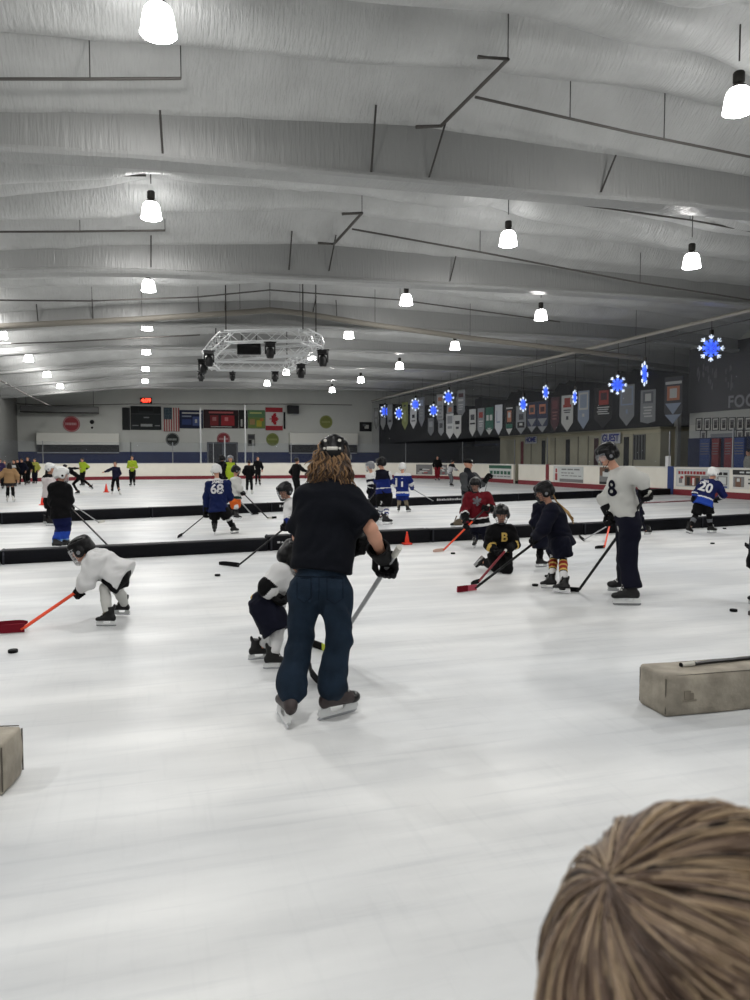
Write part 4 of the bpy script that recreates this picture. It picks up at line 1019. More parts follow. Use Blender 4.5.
def frame_obj():
    o = empty('photo_frame', (0, 0, 0), 'x', 'picture frame')
    q = MB(); w2, h2 = 0.21, 0.30
    for lo, hi in (((-0.03, -w2, -h2), (0, w2, -h2 + 0.04)), ((-0.03, -w2, h2 - 0.04), (0, w2, h2)), ((-0.03, -w2, -h2), (0, -w2 + 0.035, h2)), ((-0.03, w2 - 0.035, -h2), (0, w2, h2))): q.box(lo, hi)
    q.build('frame', mat('frame_black', rgb(20, 20, 22), 0.4), o, inv=False)
    q = MB(); q.box((-0.012, -w2 + 0.03, -h2 + 0.03), (-0.001, w2 - 0.03, h2 - 0.03)); q.build('mount', mat('frame_mount', rgb(186, 184, 178), 0.6), o, inv=False)
    q = MB(); q.box((-0.016, -0.11, -0.19), (-0.012, 0.11, 0.19)); q.build('photograph', mat('frame_photo', rgb(90, 88, 88), 0.5), o, inv=False)
    q = MB(); M = Matrix.Translation((-0.017, 0, 0.04)) @ Matrix.Rotation(-PI / 2, 4, 'Y'); q.lathe([(0, 0.002), (0.055, 0.002)], 12, M); q.box((-0.018, -0.08, -0.17), (-0.0165, 0.08, -0.04)); q.build('portrait', mat('frame_portrait', rgb(40, 38, 40), 0.5), o, inv=False)
    return o
fr0 = frame_obj(); first = True
ordn = ['first', 'second', 'third', 'fourth', 'fifth', 'sixth', 'seventh']
for k in range(7):
    c = gX(699.3 + 8.25 * k, 424.4 - 0.12 * k, XQ)
    o = fr0 if first else copy_tree(fr0); first = False
    o.location = (XQ - 0.002, c[1], c[2]); o['label'] = 'black framed portrait in the upper row under the dark panel, %s from the left' % ordn[k]
for k, (px, lab) in enumerate(((703.5, 'first from the left'), (740, 'second from the left'), (748, 'third from the left'))):
    c = gX(px, 436.6, XQ); o = copy_tree(fr0); o.location = (XQ - 0.002, c[1], c[2]); o['label'] = 'black framed portrait in the lower row beside the grey name plate, ' + lab
c, d = gX(711, 434, XQ), gX(735, 440, XQ)
q = MB(); q.bbox((XQ - 0.03, d[1], d[2]), (XQ - 0.003, c[1], c[2]), 0.008, 1); tag(q.build('name_plate', mat('name_plate', rgb(112, 114, 118), 0.5)), 'long grey name plate below the upper row of framed portraits', 'sign')
for x0, x1, c, lab in ((699.5, 709.5, (30, 58, 120), 'left hand bright blue panel behind the right boards'), (733.5, 744, (30, 58, 120), 'right hand bright blue panel behind the right boards'), (711.5, 718.6, (122, 26, 34), 'left hand red locker door behind the right boards'), (724, 731.5, (122, 26, 34), 'right hand red locker door behind the right boards')):
    a, b = gX(x0, 450, XQ - 0.2), gX(x1, 450, XQ - 0.2)
    q = MB(); q.bbox((XQ - 0.2, b[1], 0), (XQ - 0.07, a[1], 2.5), 0.01, 1)
    oo = tag(q.build('locker_panel', mat('lock_%d' % c[0] + str(c[2]), rgb(*c), 0.5)), lab, 'panel')
    q = MB()
    for k in range(5): q.box((XQ - 0.206, b[1] + 0.06, 2.25 - 0.12 * k), (XQ - 0.2, a[1] - 0.06, 2.29 - 0.12 * k))
    q.build('vent_slots', mat('slot', rgb(110, 108, 110), 0.6), oo)
a = gX(678, 395, 26.3)
q = MB(); q.bbox((26.2, a[1] - 0.13, 0), (26.45, a[1] + 0.13, 4.9), 0.02, 1); tag(q.build('wall_column', mat('column_pale', rgb(164, 164, 158), 0.6)), kind='structure')
# small white notice on the boards
a, b = gX(665.5, 456, BX1 + 0.05), gX(670.5, 464.8, BX1 + 0.05)
q = MB(); q.box((BX1 + 0.045, b[1], BH), (BX1 + 0.055, a[1], a[2])); tag(q.build('paper_notice', mat('paper', rgb(220, 220, 220), 0.7)), 'small white notice standing on the rail above the dark blue post', 'notice')
# ================================================================== FIGURES: smooth solids from blended tapered limbs
def N(v):
    v = np.asarray(v, float); return v / (np.linalg.norm(v) + 1e-12)
class Solid:
    """smooth union of tapered limbs and ellipsoids, meshed as one closed surface"""
    def __init__(s): s.p = []; s.cuts = []; s.wr = None
    def cap(s, a, b, ra, rb, k=0.02, w=None, wa=None, wb=None, flat=False, flata=False, sub=False):
        """tapered limb; with w (an axis) and wa, wb it is wider along that axis"""
        s.p.append(('c', np.array(a, float), np.array(b, float), ra, rb, k, None if w is None else N(w), wa, wb, flat, flata, sub)); return s
    def ell(s, c, ax, r, k=0.02, sub=False):
        s.p.append(('e', np.array(c, float), np.array(ax, float), np.array(r, float), k, sub)); return s
    def cut(s, p, n): s.cuts.append((np.array(p, float), N(n))); return s
    def mesh(s, h):
        lo = np.full(3, 1e9); hi = -lo
        for q in s.p:
            if q[-1]: continue
            if q[0] == 'c':
                R_ = max(q[3], q[4], q[7] or 0, q[8] or 0)
                lo = np.minimum(lo, np.minimum(q[1], q[2]) - R_); hi = np.maximum(hi, np.maximum(q[1], q[2]) + R_)
            else:
                R_ = q[3].max(); lo = np.minimum(lo, q[1] - R_); hi = np.maximum(hi, q[1] + R_)
        lo -= 3 * h + 0.015; hi += 3 * h + 0.015
        n = np.ceil((hi - lo) / h).astype(int) + 1
        ax = [lo[i] + h * np.arange(n[i]) for i in range(3)]
        D = np.full(n, 1.0, np.float32)
        for q in s.p:
            if q[0] == 'c':
                R_ = max(q[3], q[4], q[7] or 0, q[8] or 0); l = np.minimum(q[1], q[2]) - R_; u = np.maximum(q[1], q[2]) + R_; k = q[5]
            else:
                R_ = q[3].max(); l = q[1] - R_; u = q[1] + R_; k = q[4]
            m = k * 1.5 + 2.5 * h
            i0 = np.clip(np.floor((l - m - lo) / h).astype(int), 0, n - 1); i1 = np.clip(np.ceil((u + m - lo) / h).astype(int) + 1, 1, n)
            sl = tuple(slice(a, b) for a, b in zip(i0, i1))
            X = ax[0][sl[0]][:, None, None].astype(np.float32); Y = ax[1][sl[1]][None, :, None].astype(np.float32); Z = ax[2][sl[2]][None, None, :].astype(np.float32)
            if q[0] == 'c':
                _, a, b, ra, rb, k, w, wa, wb, flat, flata, sub = q
                ba = b - a; L2 = ba @ ba + 1e-12
                px, py, pz = X - a[0], Y - a[1], Z - a[2]
                tt = (px * ba[0] + py * ba[1] + pz * ba[2]) / L2
                t = np.clip(tt, 0, 1)
                qx, qy, qz = px - ba[0] * t, py - ba[1] * t, pz - ba[2] * t
                d2 = qx * qx + qy * qy + qz * qz
                r = ra + (rb - ra) * t
                if w is None: d = np.sqrt(d2) - r
                else:
                    qw = qx * w[0] + qy * w[1] + qz * w[2]; rw = wa + (wb - wa) * t
                    e = np.sqrt(np.maximum(d2 - qw * qw, 0) + (qw * r / rw) ** 2)
                    d = (e - r)
                Ln = math.sqrt(L2)
                if flat: d = np.maximum(d, (tt - 1) * Ln)
                if flata: d = np.maximum(d, -tt * Ln)
            else:
                _, c, A, r, k, sub = q
                px, py, pz = X - c[0], Y - c[1], Z - c[2]
                u = [(px * A[i][0] + py * A[i][1] + pz * A[i][2]) / r[i] for i in range(3)]
                k0 = np.sqrt(u[0] ** 2 + u[1] ** 2 + u[2] ** 2); k1 = np.sqrt((u[0] / r[0]) ** 2 + (u[1] / r[1]) ** 2 + (u[2] / r[2]) ** 2)
                d = k0 * (k0 - 1) / np.maximum(k1, 1e-6)
            O = D[sl]
            if sub:
                d = -d; hh = np.maximum(k - np.abs(O - d), 0) / max(k, 1e-6); D[sl] = np.maximum(O, d) + hh * hh * k * 0.25
            else:
                hh = np.maximum(k - np.abs(O - d), 0) / max(k, 1e-6); D[sl] = np.minimum(O, d) - hh * hh * k * 0.25
        X = ax[0][:, None, None]; Y = ax[1][None, :, None]; Z = ax[2][None, None, :]
        if s.wr: D += s.wr(X, Y, Z).astype(np.float32)
        for p, nn in s.cuts:
            D = np.maximum(D, ((X - p[0]) * nn[0] + (Y - p[1]) * nn[1] + (Z - p[2]) * nn[2]).astype(np.float32))
        D[0] = D[-1] = 1; D[:, 0] = D[:, -1] = 1; D[:, :, 0] = D[:, :, -1] = 1
        return nets(D, lo, h)
def nets(D, lo, h):
    S = D < 0
    c = np.zeros(tuple(np.array(D.shape) - 1), np.int8)
    for i in (0, 1):
        for j in (0, 1):
            for k in (0, 1):
                c += S[i:D.shape[0] - 1 + i, j:D.shape[1] - 1 + j, k:D.shape[2] - 1 + k]
    act = (c > 0) & (c < 8)
    idx = np.full(act.shape, -1, np.int64); ijk = np.argwhere(act); idx[act] = np.arange(len(ijk))
    acc = np.zeros((len(ijk), 3)); cnt = np.zeros(len(ijk))
    cs = [np.array(q) for q in ((0, 0, 0), (1, 0, 0), (0, 1, 0), (0, 0, 1), (1, 1, 0), (1, 0, 1), (0, 1, 1), (1, 1, 1))]
    for a in cs:
        for b in cs:
            df = b - a
            if df.sum() != 1 or df.min() < 0: continue
            da = D[ijk[:, 0] + a[0], ijk[:, 1] + a[1], ijk[:, 2] + a[2]]; db = D[ijk[:, 0] + b[0], ijk[:, 1] + b[1], ijk[:, 2] + b[2]]
            m = (da < 0) != (db < 0)
            t = da[m] / (da[m] - db[m]); acc[m] += a + t[:, None] * df; cnt[m] += 1
    V = lo + h * (ijk + acc / cnt[:, None])
    Fs = []
    for axis in range(3):
        o = [1, 1, 1]; 
        A = S[:-1] if axis == 0 else (S[:, :-1] if axis == 1 else S[:, :, :-1])
        B = S[1:] if axis == 0 else (S[:, 1:] if axis == 1 else S[:, :, 1:])
        e = np.argwhere(A != B)
        u, v = (axis + 1) % 3, (axis + 2) % 3
        e = e[(e[:, u] > 0) & (e[:, v] > 0)]
        du = np.zeros(3, int); du[u] = 1; dv = np.zeros(3, int); dv[v] = 1
        q = [idx[tuple((e - x).T)] for x in (du + dv, dv, 0 * du, du)]
        f = np.stack(q, 1)
        ins = A[tuple(e.T)]
        f[~ins] = f[~ins][:, ::-1]
        Fs.append(f)
    Fq = np.concatenate(Fs)
    Fq = Fq[(Fq >= 0).all(1)]
    return V, Fq
def to_mesh(name, V, Fq, smooth=True):
    me = bpy.data.meshes.new(name)
    me.vertices.add(len(V)); me.vertices.foreach_set('co', np.asarray(V, np.float32).ravel())
    n = len(Fq); me.loops.add(4 * n); me.loops.foreach_set('vertex_index', np.asarray(Fq, np.int32).ravel())
    me.polygons.add(n); me.polygons.foreach_set('loop_start', np.arange(0, 4 * n, 4, dtype=np.int32)); me.polygons.foreach_set('loop_total', np.full(n, 4, np.int32))
    me.update(calc_edges=True)
    if smooth: me.polygons.foreach_set('use_smooth', np.ones(n, bool))
    return me
def solid_obj(name, sd, h, mats, parent=None, paint=None, inv=True):
    V, Fq = sd.mesh(h)
    me = to_mesh(name, V, Fq)
    o = link(name, me, mats, parent, inv)
    if paint is not None:
        c = V[Fq].mean(1)
        me.polygons.foreach_set('material_index', paint(c).astype(np.int32))
    return o
I3 = np.eye(3)
def wrinkle(amp, f=28.0, dirv=(0.3, 0.2, 1.0), seed=0):
    r = np.random.default_rng(seed); d = N(dirv)
    ph = r.uniform(0, 6, 8); j = r.normal(0, 1, (4, 3)) * f * 0.35
    def fn(X, Y, Z):
        w = 0.9 * np.sin(X * j[0, 0] + Y * j[0, 1] + Z * j[0, 2] + ph[0]) + 0.9 * np.sin(X * j[1, 0] + Y * j[1, 1] + Z * j[1, 2] + ph[1])
        a = np.sin((X * d[0] + Y * d[1] + Z * d[2]) * f + 1.6 * w + ph[2])
        b = np.sin((X * (d[0] + 0.5) + Y * (d[1] - 0.4) + Z * d[2] * 0.6) * f * 0.63 + 1.2 * w + ph[3])
        c = np.sin((X * (d[1] - 0.6) + Y * (d[0] + 0.7) + Z * d[2] * 0.9) * f * 1.7 + 2.2 * w + ph[4])
        return amp * (0.55 * a + 0.55 * b + 0.35 * c * np.maximum(0, b))
    return fn

# ------------------------------------------------------------------ colours used on clothing and kit
def CM(name, r, g, b, rough=0.75, **k):
    k.setdefault('spec', 0.15 if rough > 0.6 else 0.35)
    return mat(name, rgb(r, g, b), rough, **k)
def SKS(s): return s * 0.9 if s < 0.9 else s        # children's skates are small
SKIN = CM('skin', 196, 146, 122, 0.55); SKIN_D = CM('skin_tan', 176, 126, 104, 0.55)
BLACK = CM('cloth_black', 7, 7, 9, 0.8); NAVY = CM('cloth_navy', 9, 11, 27, 0.8); NAVY_T = CM('tshirt_navy', 8, 11, 19, 0.85, bump=0.1, bscale=60)
JEANS = CM('denim', 24, 37, 51, 0.85, var=0.22, vscale=9, bump=0.25, bscale=160)
WHITE_C = CM('cloth_white', 206, 206, 206, 0.8); GREYW = CM('cloth_greywhite', 188, 188, 184, 0.8); ROYAL = CM('cloth_royal', 18, 34, 98, 0.75); ROYAL_L = CM('cloth_blue', 30, 62, 150, 0.75)
RED = CM('cloth_red', 92, 14, 25, 0.8); YELL = CM('cloth_yellow', 196, 166, 90, 0.8); HIVIS = CM('hi_vis', 152, 174, 44, 0.7); ORANGE = CM('cloth_orange', 206, 96, 36, 0.75)
TAN = CM('cloth_tan', 152, 122, 88, 0.85); GREY = CM('cloth_grey', 96, 98, 102, 0.85); PURPLE = CM('cloth_purple', 46, 36, 66, 0.8); DKRED = CM('cloth_darkred', 112, 24, 34, 0.8); SKYB = CM('cloth_sky', 120, 160, 214, 0.8)
DGREEN = CM('cloth_dkgreen', 22, 50, 44, 0.8); MAROON = CM('cloth_maroon', 130, 40, 32, 0.8)
HB = CM('helmet_black', 5, 5, 7, 0.4, spec=0.25); HW = CM('helmet_white', 216, 216, 214, 0.3, spec=0.5); HG = CM('helmet_grey', 120, 122, 126, 0.35)
STEEL = CM('blade_steel', 190, 192, 196, 0.22, metal=0.9); HOLD = CM('holder_white', 206, 208, 208, 0.35); BOOT = CM('boot_black', 13, 13, 14, 0.5); BOOTB = CM('boot_brown', 58, 50, 50, 0.5, var=0.2, vscale=25); BOOTW = CM('boot_white', 210, 208, 204, 0.5)
BOOTG = CM('boot_gold', 92, 78, 44, 0.5); LACE = CM('lace_white', 200, 200, 198, 0.8); TOEC = CM('toe_cap', 9, 9, 10, 0.3); WIRE = CM('cage_wire', 58, 60, 64, 0.35, metal=0.3); WIREW = CM('cage_white', 190, 192, 194, 0.4)
GLV = CM('glove_black', 8, 8, 10, 0.65); GLVW = CM('glove_white', 190, 190, 188, 0.65); CUFF = CM('cuff_grey', 60, 60, 64, 0.7)
HAIR_BR = CM('hair_brown', 112, 78, 48, 0.5, var=0.35, vscale=30, stretch=(3, 3, 0.4)); HAIR_DK = CM('hair_dark', 28, 22, 20, 0.5); HAIR_BL = CM('hair_blond', 168, 134, 84, 0.5); EYE = CM('eye_dark', 26, 20, 18, 0.3); LIP = CM('lip', 150, 84, 78, 0.5)
TAPE_B = CM('tape_black', 10, 10, 12, 0.8); TAPE_W = CM('tape_white', 200, 198, 190, 0.8); SH_BLK = CM('shaft_black', 12, 12, 14, 0.35); SH_GRY = CM('shaft_grey', 150, 152, 154, 0.4); SH_ORG = CM('shaft_orange', 226, 74, 36, 0.4); SH_RED = CM('shaft_red', 130, 34, 44, 0.4); SH_PNK = CM('shaft_pink', 176, 70, 88, 0.45); SH_YEL = CM('shaft_yellow', 196, 206, 60, 0.45)
TAPE_R = CM('tape_red', 110, 20, 34, 0.8)
VISOR = mat_clear('visor', (0.85, 0.88, 0.9, 1), 0.25)

# ------------------------------------------------------------------ kit made once and worn by many
def vent_solid():
    s = Solid()
    s.ell((0, -0.012, 0.026), I3, (0.116, 0.132, 0.122), 0.01)
    s.cap((0, 0.085, 0.078), (0, -0.08, 0.095), 0.040, 0.048, 0.03)                       # raised centre ridge
    for x in (-1, 1):
        s.cap((x * 0.06, 0.07, 0.068), (x * 0.062, -0.075, 0.075), 0.036, 0.042, 0.02)
        s.ell((x * 0.105, -0.012, -0.022), I3, (0.022, 0.055, 0.055), 0.02)            # ear guards
    s.ell((0, -0.10, -0.02), I3, (0.085, 0.045, 0.06), 0.03)                           # back of the neck
    s.ell((0, 0.0, 0.0), I3, (0.098, 0.114, 0.112), 0.004, sub=True)                   # hollow for the head
    s.cut((0, 0.10, 0.042), (0, 0.32, -1.0))
    for x in (-1, 1):
        for y in (-0.085, -0.03, 0.03):
            s.cap((x * 0.036, y, 0.155), (x * 0.036, y + 0.032, 0.155), 0.012, 0.012, 0.003, sub=True)
            s.cap((x * 0.088, y - 0.005, 0.105), (x * 0.088, y + 0.03, 0.105), 0.010, 0.010, 0.003, sub=True)
    return s
def helmet_shape():
    s = vent_solid(); c = s.cuts; s.cuts = []
    # keep ear guards below the brow line: cut only the face opening
    s.cap((0, 0.22, -0.065), (0, 0.042, -0.065), 0.15, 0.15, 0.006, w=(0, 0, 1), wa=0.10, wb=0.10, flat=True, sub=True)
    s.cut((0, 0, -0.085), (0, 0.12, -1))
    return s
T_HELM = to_mesh('helmet', *helmet_shape().mesh(0.0075))
def T_cage():
    q = MB()
    def P(f, z):
        t = np.clip((0.035 - z) / 0.165, 0, 1); sh = 1 - 0.32 * t ** 2
        return np.array([0.108 * math.sin(f) * sh, 0.012 + (0.122 * math.cos(f)) * (1 - 0.12 * t), z])
    for z in (0.035, 0.008, -0.02, -0.048, -0.076, -0.104, -0.126):
        q.tube([P(f, z) for f in np.linspace(-1.45, 1.45, 13)], 0.0032, 4)
    for f in np.linspace(-1.2, 1.2, 9):
        q.tube([P(f, z) for z in np.linspace(0.04, -0.126, 7)], 0.0028, 4)
    me = bpy.data.meshes.new('face_cage'); me.from_pydata(q.v, [], q.f); return me
T_CAGE = T_cage()
s_ = Solid(); s_.ell((0, 0.085, -0.118), I3, (0.05, 0.035, 0.028), 0.01); s_.ell((0, 0.065, -0.10), I3, (0.045, 0.04, 0.03), 0.006, sub=True)
T_CHIN = to_mesh('chin_cup', *s_.mesh(0.007))
q_ = MB()
for x in (-1, 1): q_.tube([(x * 0.10, 0.01, -0.05), (x * 0.085, 0.05, -0.10), (x * 0.04, 0.085, -0.13)], 0.005, 4)
T_STRAP = bpy.data.meshes.new('chin_strap'); T_STRAP.from_pydata(q_.v, [], q_.f)
q_ = MB()
vs = []; n_ = 13
for z, r in ((0.045, 0.125), (0.0, 0.132), (-0.045, 0.126)):
    for f in np.linspace(-1.3, 1.3, n_): vs.append((0.9 * r * math.sin(f), 0.01 + r * math.cos(f), z))
q_.add(vs, [(r * n_ + i, r * n_ + i + 1, (r + 1) * n_ + i + 1, (r + 1) * n_ + i) for r in range(2) for i in range(n_ - 1)])
T_VISOR = bpy.data.meshes.new('visor'); T_VISOR.from_pydata(q_.v, [], q_.f)
q_ = MB(); q_.bbox((-0.042, -0.158, 0.0), (0.042, -0.136, 0.026), 0.004, 1)
T_STICK1 = bpy.data.meshes.new('sticker'); T_STICK1.from_pydata(q_.v, [], q_.f)
q_ = MB()
for x in (-1, 1): q_.lathe([(0, 0.006), (0.012, 0.004), (0.013, 0)], 10, Matrix.Translation((x * 0.054, -0.146, 0.075)) @ Matrix.Rotation(PI / 2.4, 4, 'X'))
for x in (-1, 1): q_.lathe([(0, 0.006), (0.009, 0.004), (0.01, 0)], 10, Matrix.Translation((x * 0.058, -0.150, 0.013)) @ Matrix.Rotation(PI / 2, 4, 'X'))
T_STUD = bpy.data.meshes.new('stud'); T_STUD.from_pydata(q_.v, [], q_.f)
q_ = MB()
for x in (-1, 1): q_.lathe([(0, 0.008), (0.02, 0.006), (0.022, 0)], 12, Matrix.Translation((x * 0.125, -0.012, -0.02)) @ Matrix.Rotation(x * PI / 2, 4, 'Y'))
T_EARSTUD = bpy.data.meshes.new('ear_disc'); T_EARSTUD.from_pydata(q_.v, [], q_.f)
# skate
s_ = Solid()
s_.cap((0, -0.045, 0.125), (0, 0.135, 0.105), 0.046, 0.036, 0.02, w=(1, 0, 0), wa=0.042, wb=0.046)
s_.cap((0, -0.03, 0.17), (0, -0.015, 0.285), 0.050, 0.056, 0.03, w=(1, 0, 0), wa=0.040, wb=0.050, flat=True)
s_.cap((0, 0.0, 0.20), (0, 0.10, 0.13), 0.045, 0.035, 0.03)
s_.ell((0, -0.075, 0.12), I3, (0.036, 0.03, 0.045), 0.02); s_.cap((0, -0.065, 0.28), (0, -0.072, 0.315), 0.022, 0.018, 0.02, w=(1, 0, 0), wa=0.03, wb=0.024)
s_.cut((0, 0, 0.078), (0, 0, -1))
T_BOOT = to_mesh('boot', *s_.mesh(0.009))
s_.cut((0, 0, 0.235), (0, 0.15, 1)); T_BOOTL = to_mesh('boot', *s_.mesh(0.009))
s_ = Solid(); s_.ell((0, 0.145, 0.104), I3, (0.047, 0.062, 0.040), 0.01); s_.cut((0, 0.12, 0.1), (0, -1, 0)); s_.cut((0, 0, 0.076), (0, 0, -1))
T_TOE = to_mesh('toe_cap', *s_.mesh(0.008))
s_ = Solid(); s_.cap((0, 0.035, 0.30), (0, 0.10, 0.16), 0.016, 0.012, 0.01, w=(1, 0, 0), wa=0.036, wb=0.026); T_TONGUE = to_mesh('tongue', *s_.mesh(0.008))
q_ = MB()
for i in range(6):
    y0, z0 = 0.04 + 0.014 * i, 0.275 - 0.027 * i
    q_.tube([(-0.032, y0, z0 - 0.004), (0, y0 + 0.016, z0 + 0.006), (0.032, y0 + 0.012, z0 - 0.028)], 0.0045, 4); q_.tube([(0.032, y0, z0 - 0.004), (0, y0 + 0.018, z0 + 0.004), (-0.032, y0 + 0.012, z0 - 0.028)], 0.0045, 4)
q_.tube([(0, 0.06, 0.285), (0.045, 0.055, 0.25), (0.05, 0.07, 0.2)], 0.004, 4); q_.tube([(0, 0.06, 0.285), (-0.045, 0.05, 0.26), (-0.05, 0.06, 0.22)], 0.004, 4)
T_LACE = bpy.data.meshes.new('laces'); T_LACE.from_pydata(q_.v, [], q_.f)
q_ = MB()
out = [(-0.105, 0.078), (-0.03, 0.078), (-0.025, 0.05), (0.0, 0.040), (0.06, 0.040), (0.085, 0.05), (0.095, 0.078), (0.18, 0.078), (0.195, 0.05), (0.18, 0.022), (-0.10, 0.022), (-0.115, 0.04)]
q_.poly([(-0.011, y, z) for y, z in out], 0.022, (1, 0, 0)); T_HOLD = bpy.data.meshes.new('blade_holder'); T_HOLD.from_pydata(q_.v, [], q_.f)
q_ = MB(); out = [(-0.112, 0.024), (0.187, 0.024), (0.193, 0.016), (0.175, 0.002), (0.12, 0.0), (-0.06, 0.0), (-0.105, 0.003), (-0.118, 0.014)]
q_.poly([(-0.0025, y, z) for y, z in out], 0.005, (1, 0, 0)); T_BLADE = bpy.data.meshes.new('blade'); T_BLADE.from_pydata(q_.v, [], q_.f)
# glove, gripping along X, cuff towards -Y, back of the hand +Z, thumb on the -X side
s_ = Solid()
s_.cap((0, -0.085, 0.030), (0, -0.025, 0.034), 0.030, 0.028, 0.02, w=(1, 0, 0), wa=0.052, wb=0.054)
for i, x in enumerate((-0.045, -0.015, 0.016, 0.046)):
    l = (0.9, 1.0, 0.97, 0.82)[i]
    s_.cap((x, -0.02, 0.042), (x, 0.034 * l, 0.034), 0.019, 0.017, 0.006); s_.cap((x, 0.034 * l, 0.034), (x, 0.044 * l, -0.016), 0.0175, 0.016, 0.006); s_.cap((x, 0.044 * l, -0.016), (x * 0.95, 0.004, -0.038), 0.016, 0.014, 0.006)
    s_.cap((x, -0.045, 0.058), (x, -0.03, 0.056), 0.018, 0.018, 0.006); s_.cap((x, 0.0, 0.058), (x, 0.016, 0.053), 0.016, 0.015, 0.005)
s_.cap((-0.055, -0.07, 0.012), (-0.066, -0.02, -0.012), 0.022, 0.019, 0.012); s_.cap((-0.066, -0.02, -0.012), (-0.045, 0.018, -0.030), 0.018, 0.015, 0.008)
for z in (0.062, 0.066): s_.cap((-0.035, -0.082, z), (0.035, -0.082, z), 0.017, 0.017, 0.006)
T_GLOVE = to_mesh('glove', *s_.mesh(0.0075))
s_ = Solid(); s_.cap((0, -0.075, 0.020), (0, -0.20, 0.010), 0.050, 0.068, 0.01, w=(1, 0, 0), wa=0.056, wb=0.078, flat=True, flata=True); s_.cap((0, -0.165, 0.01), (0, -0.26, 0.01), 0.048, 0.054, 0.004, w=(1, 0, 0), wa=0.054, wb=0.06, sub=True)
T_CUFF = to_mesh('cuff', *s_.mesh(0.008))
def wear(name, me, M, mats, parent, scale=1.0):
    """a shared kit mesh worn by someone: own materials, own place"""
    o = bpy.data.objects.new(name, me); COL.objects.link(o)
    if not me.materials:
        me.materials.append(None)
        me.polygons.foreach_set('use_smooth', [True] * len(me.polygons)); me.set_sharp_from_angle(angle=R(45))
    o.parent = parent
    o.matrix_parent_inverse = world_of(parent).inverted()
    o.matrix_basis = M @ Matrix.Scale(scale, 4)
    o.material_slots[0].link = 'OBJECT'; o.material_slots[0].material = mats
    return o
def frame(o, x, y, z):
    x, y, z = N(x), N(y), N(z)
    return Matrix(((x[0], y[0], z[0], o[0]), (x[1], y[1], z[1], o[1]), (x[2], y[2], z[2], o[2]), (0, 0, 0, 1)))
def fwdup(o, f, u):
    f = N(f); x = N(np.cross(f, u)); return frame(o, x, f, np.cross(x, f))
def yawdir(a):
    """level direction seen from the camera: 0 away, 90 to the right of the picture, 180 towards us"""
    a = R(a); return np.array([AW[0] * math.cos(a) + RT[0] * math.sin(a), AW[1] * math.cos(a) + RT[1] * math.sin(a), 0.0])
UPV = np.array([0, 0, 1.0])

# ------------------------------------------------------------------ sticks
def hockey_stick(top, heel, toe, label, shaft=SH_BLK, low=None, blade=TAPE_B, tape=None, knob=TAPE_W, lowfrac=0.5, bh=0.06, group=None, gripfrac=0.0, grip=None):
    """top: 3-D butt end; heel and toe: points on the ice"""
    top, heel, toe = np.array(top), np.array(heel), np.array(toe)
    o = empty('hockey_stick', heel, label, 'hockey stick', group)
    d = top - heel; L = np.linalg.norm(d); d /= L
    b = toe - heel; bl = np.linalg.norm(b); b /= bl
    h0 = heel + UPV * bh * 0.55
    side = N(np.cross(d, b)); w = N(np.cross(d, side))
    def bar(name, t0, t1, m, a=0.015, c=0.010):
        p0, p1 = h0 + (top - h0) * t0, h0 + (top - h0) * t1
        q = MB(); vs = []
        for p in (p0, p1):
            for x, y in ((-1, -.6), (-.6, -1), (.6, -1), (1, -.6), (1, .6), (.6, 1), (-.6, 1), (-1, .6)): vs.append(p + w * a * x + side * c * y)
        q.add(vs, [(i, (i + 1) % 8, 8 + (i + 1) % 8, 8 + i) for i in range(8)] + [tuple(range(7, -1, -1)), tuple(range(8, 16))])
        return q.build(name, m, o, smooth=50)
    if low: bar('lower_shaft', 0, lowfrac, low); bar('shaft', lowfrac, 1, shaft)
    else: bar('shaft', 0, 1, shaft)
    if knob: bar('knob_tape', 0.94, 1.004, knob, 0.018, 0.0135)
    if grip: bar('grip_tape', 1 - gripfrac, 0.94, grip, 0.0165, 0.0118)
    q = MB(); n = 9; vs = []
    cside = side if abs(side[2]) < 0.9 else N(np.cross(b, UPV)); cside = N(np.array([cside[0], cside[1], 0]) - b * (np.array([cside[0], cside[1], 0]) @ b))
    for i in range(n):
        t = i / (n - 1); p = heel + b * bl * t + cside * 0.02 * t * t * bl / 0.3
        hh = bh * (1.0 - 0.25 * t ** 6); z0 = 0.004 + 0.012 * max(0, t - 0.75) + 0.006 * max(0, 0.2 - t)
        for sy, z in ((-1, z0), (1, z0), (1, hh), (-1, hh)): vs.append(p + cside * sy * (0.007 - 0.003 * t) + UPV * (z - p[2]))
    fs = [(i * 4 + k, i * 4 + (k + 1) % 4, (i + 1) * 4 + (k + 1) % 4, (i + 1) * 4 + k) for i in range(n - 1) for k in range(4)] + [(3, 2, 1, 0), tuple((n - 1) * 4 + k for k in range(4))]
    q.add(vs, fs); q.build('blade', blade, o, smooth=40)
    q = MB(); q.tube([heel + b * 0.03 + UPV * 0.03 - heel * [0, 0, 1], h0, h0 + d * 0.06], 0.014, 6); q.build('hosel', low or shaft, o, smooth=True)
    if tape:
        q = MB(); vs = []
        for i in range(5):
            t = 0.45 + 0.52 * i / 4; p = heel + b * bl * t + cside * 0.02 * t * t * bl / 0.3
            for sy, z in ((-1, 0.003), (1, 0.003), (1, bh * 1.02), (-1, bh * 1.02)): vs.append(p + cside * sy * 0.0085 + UPV * (z - p[2]))
        q.add(vs, [(i * 4 + k, i * 4 + (k + 1) % 4, (i + 1) * 4 + (k + 1) % 4, (i + 1) * 4 + k) for i in range(4) for k in range(4)] + [(3, 2, 1, 0), (16, 17, 18, 19)])
        q.build('blade_tape', tape, o, smooth=40)
    return o
def on_stick(top, heel, t): return np.array(heel) + (np.array(top) - np.array(heel)) * t

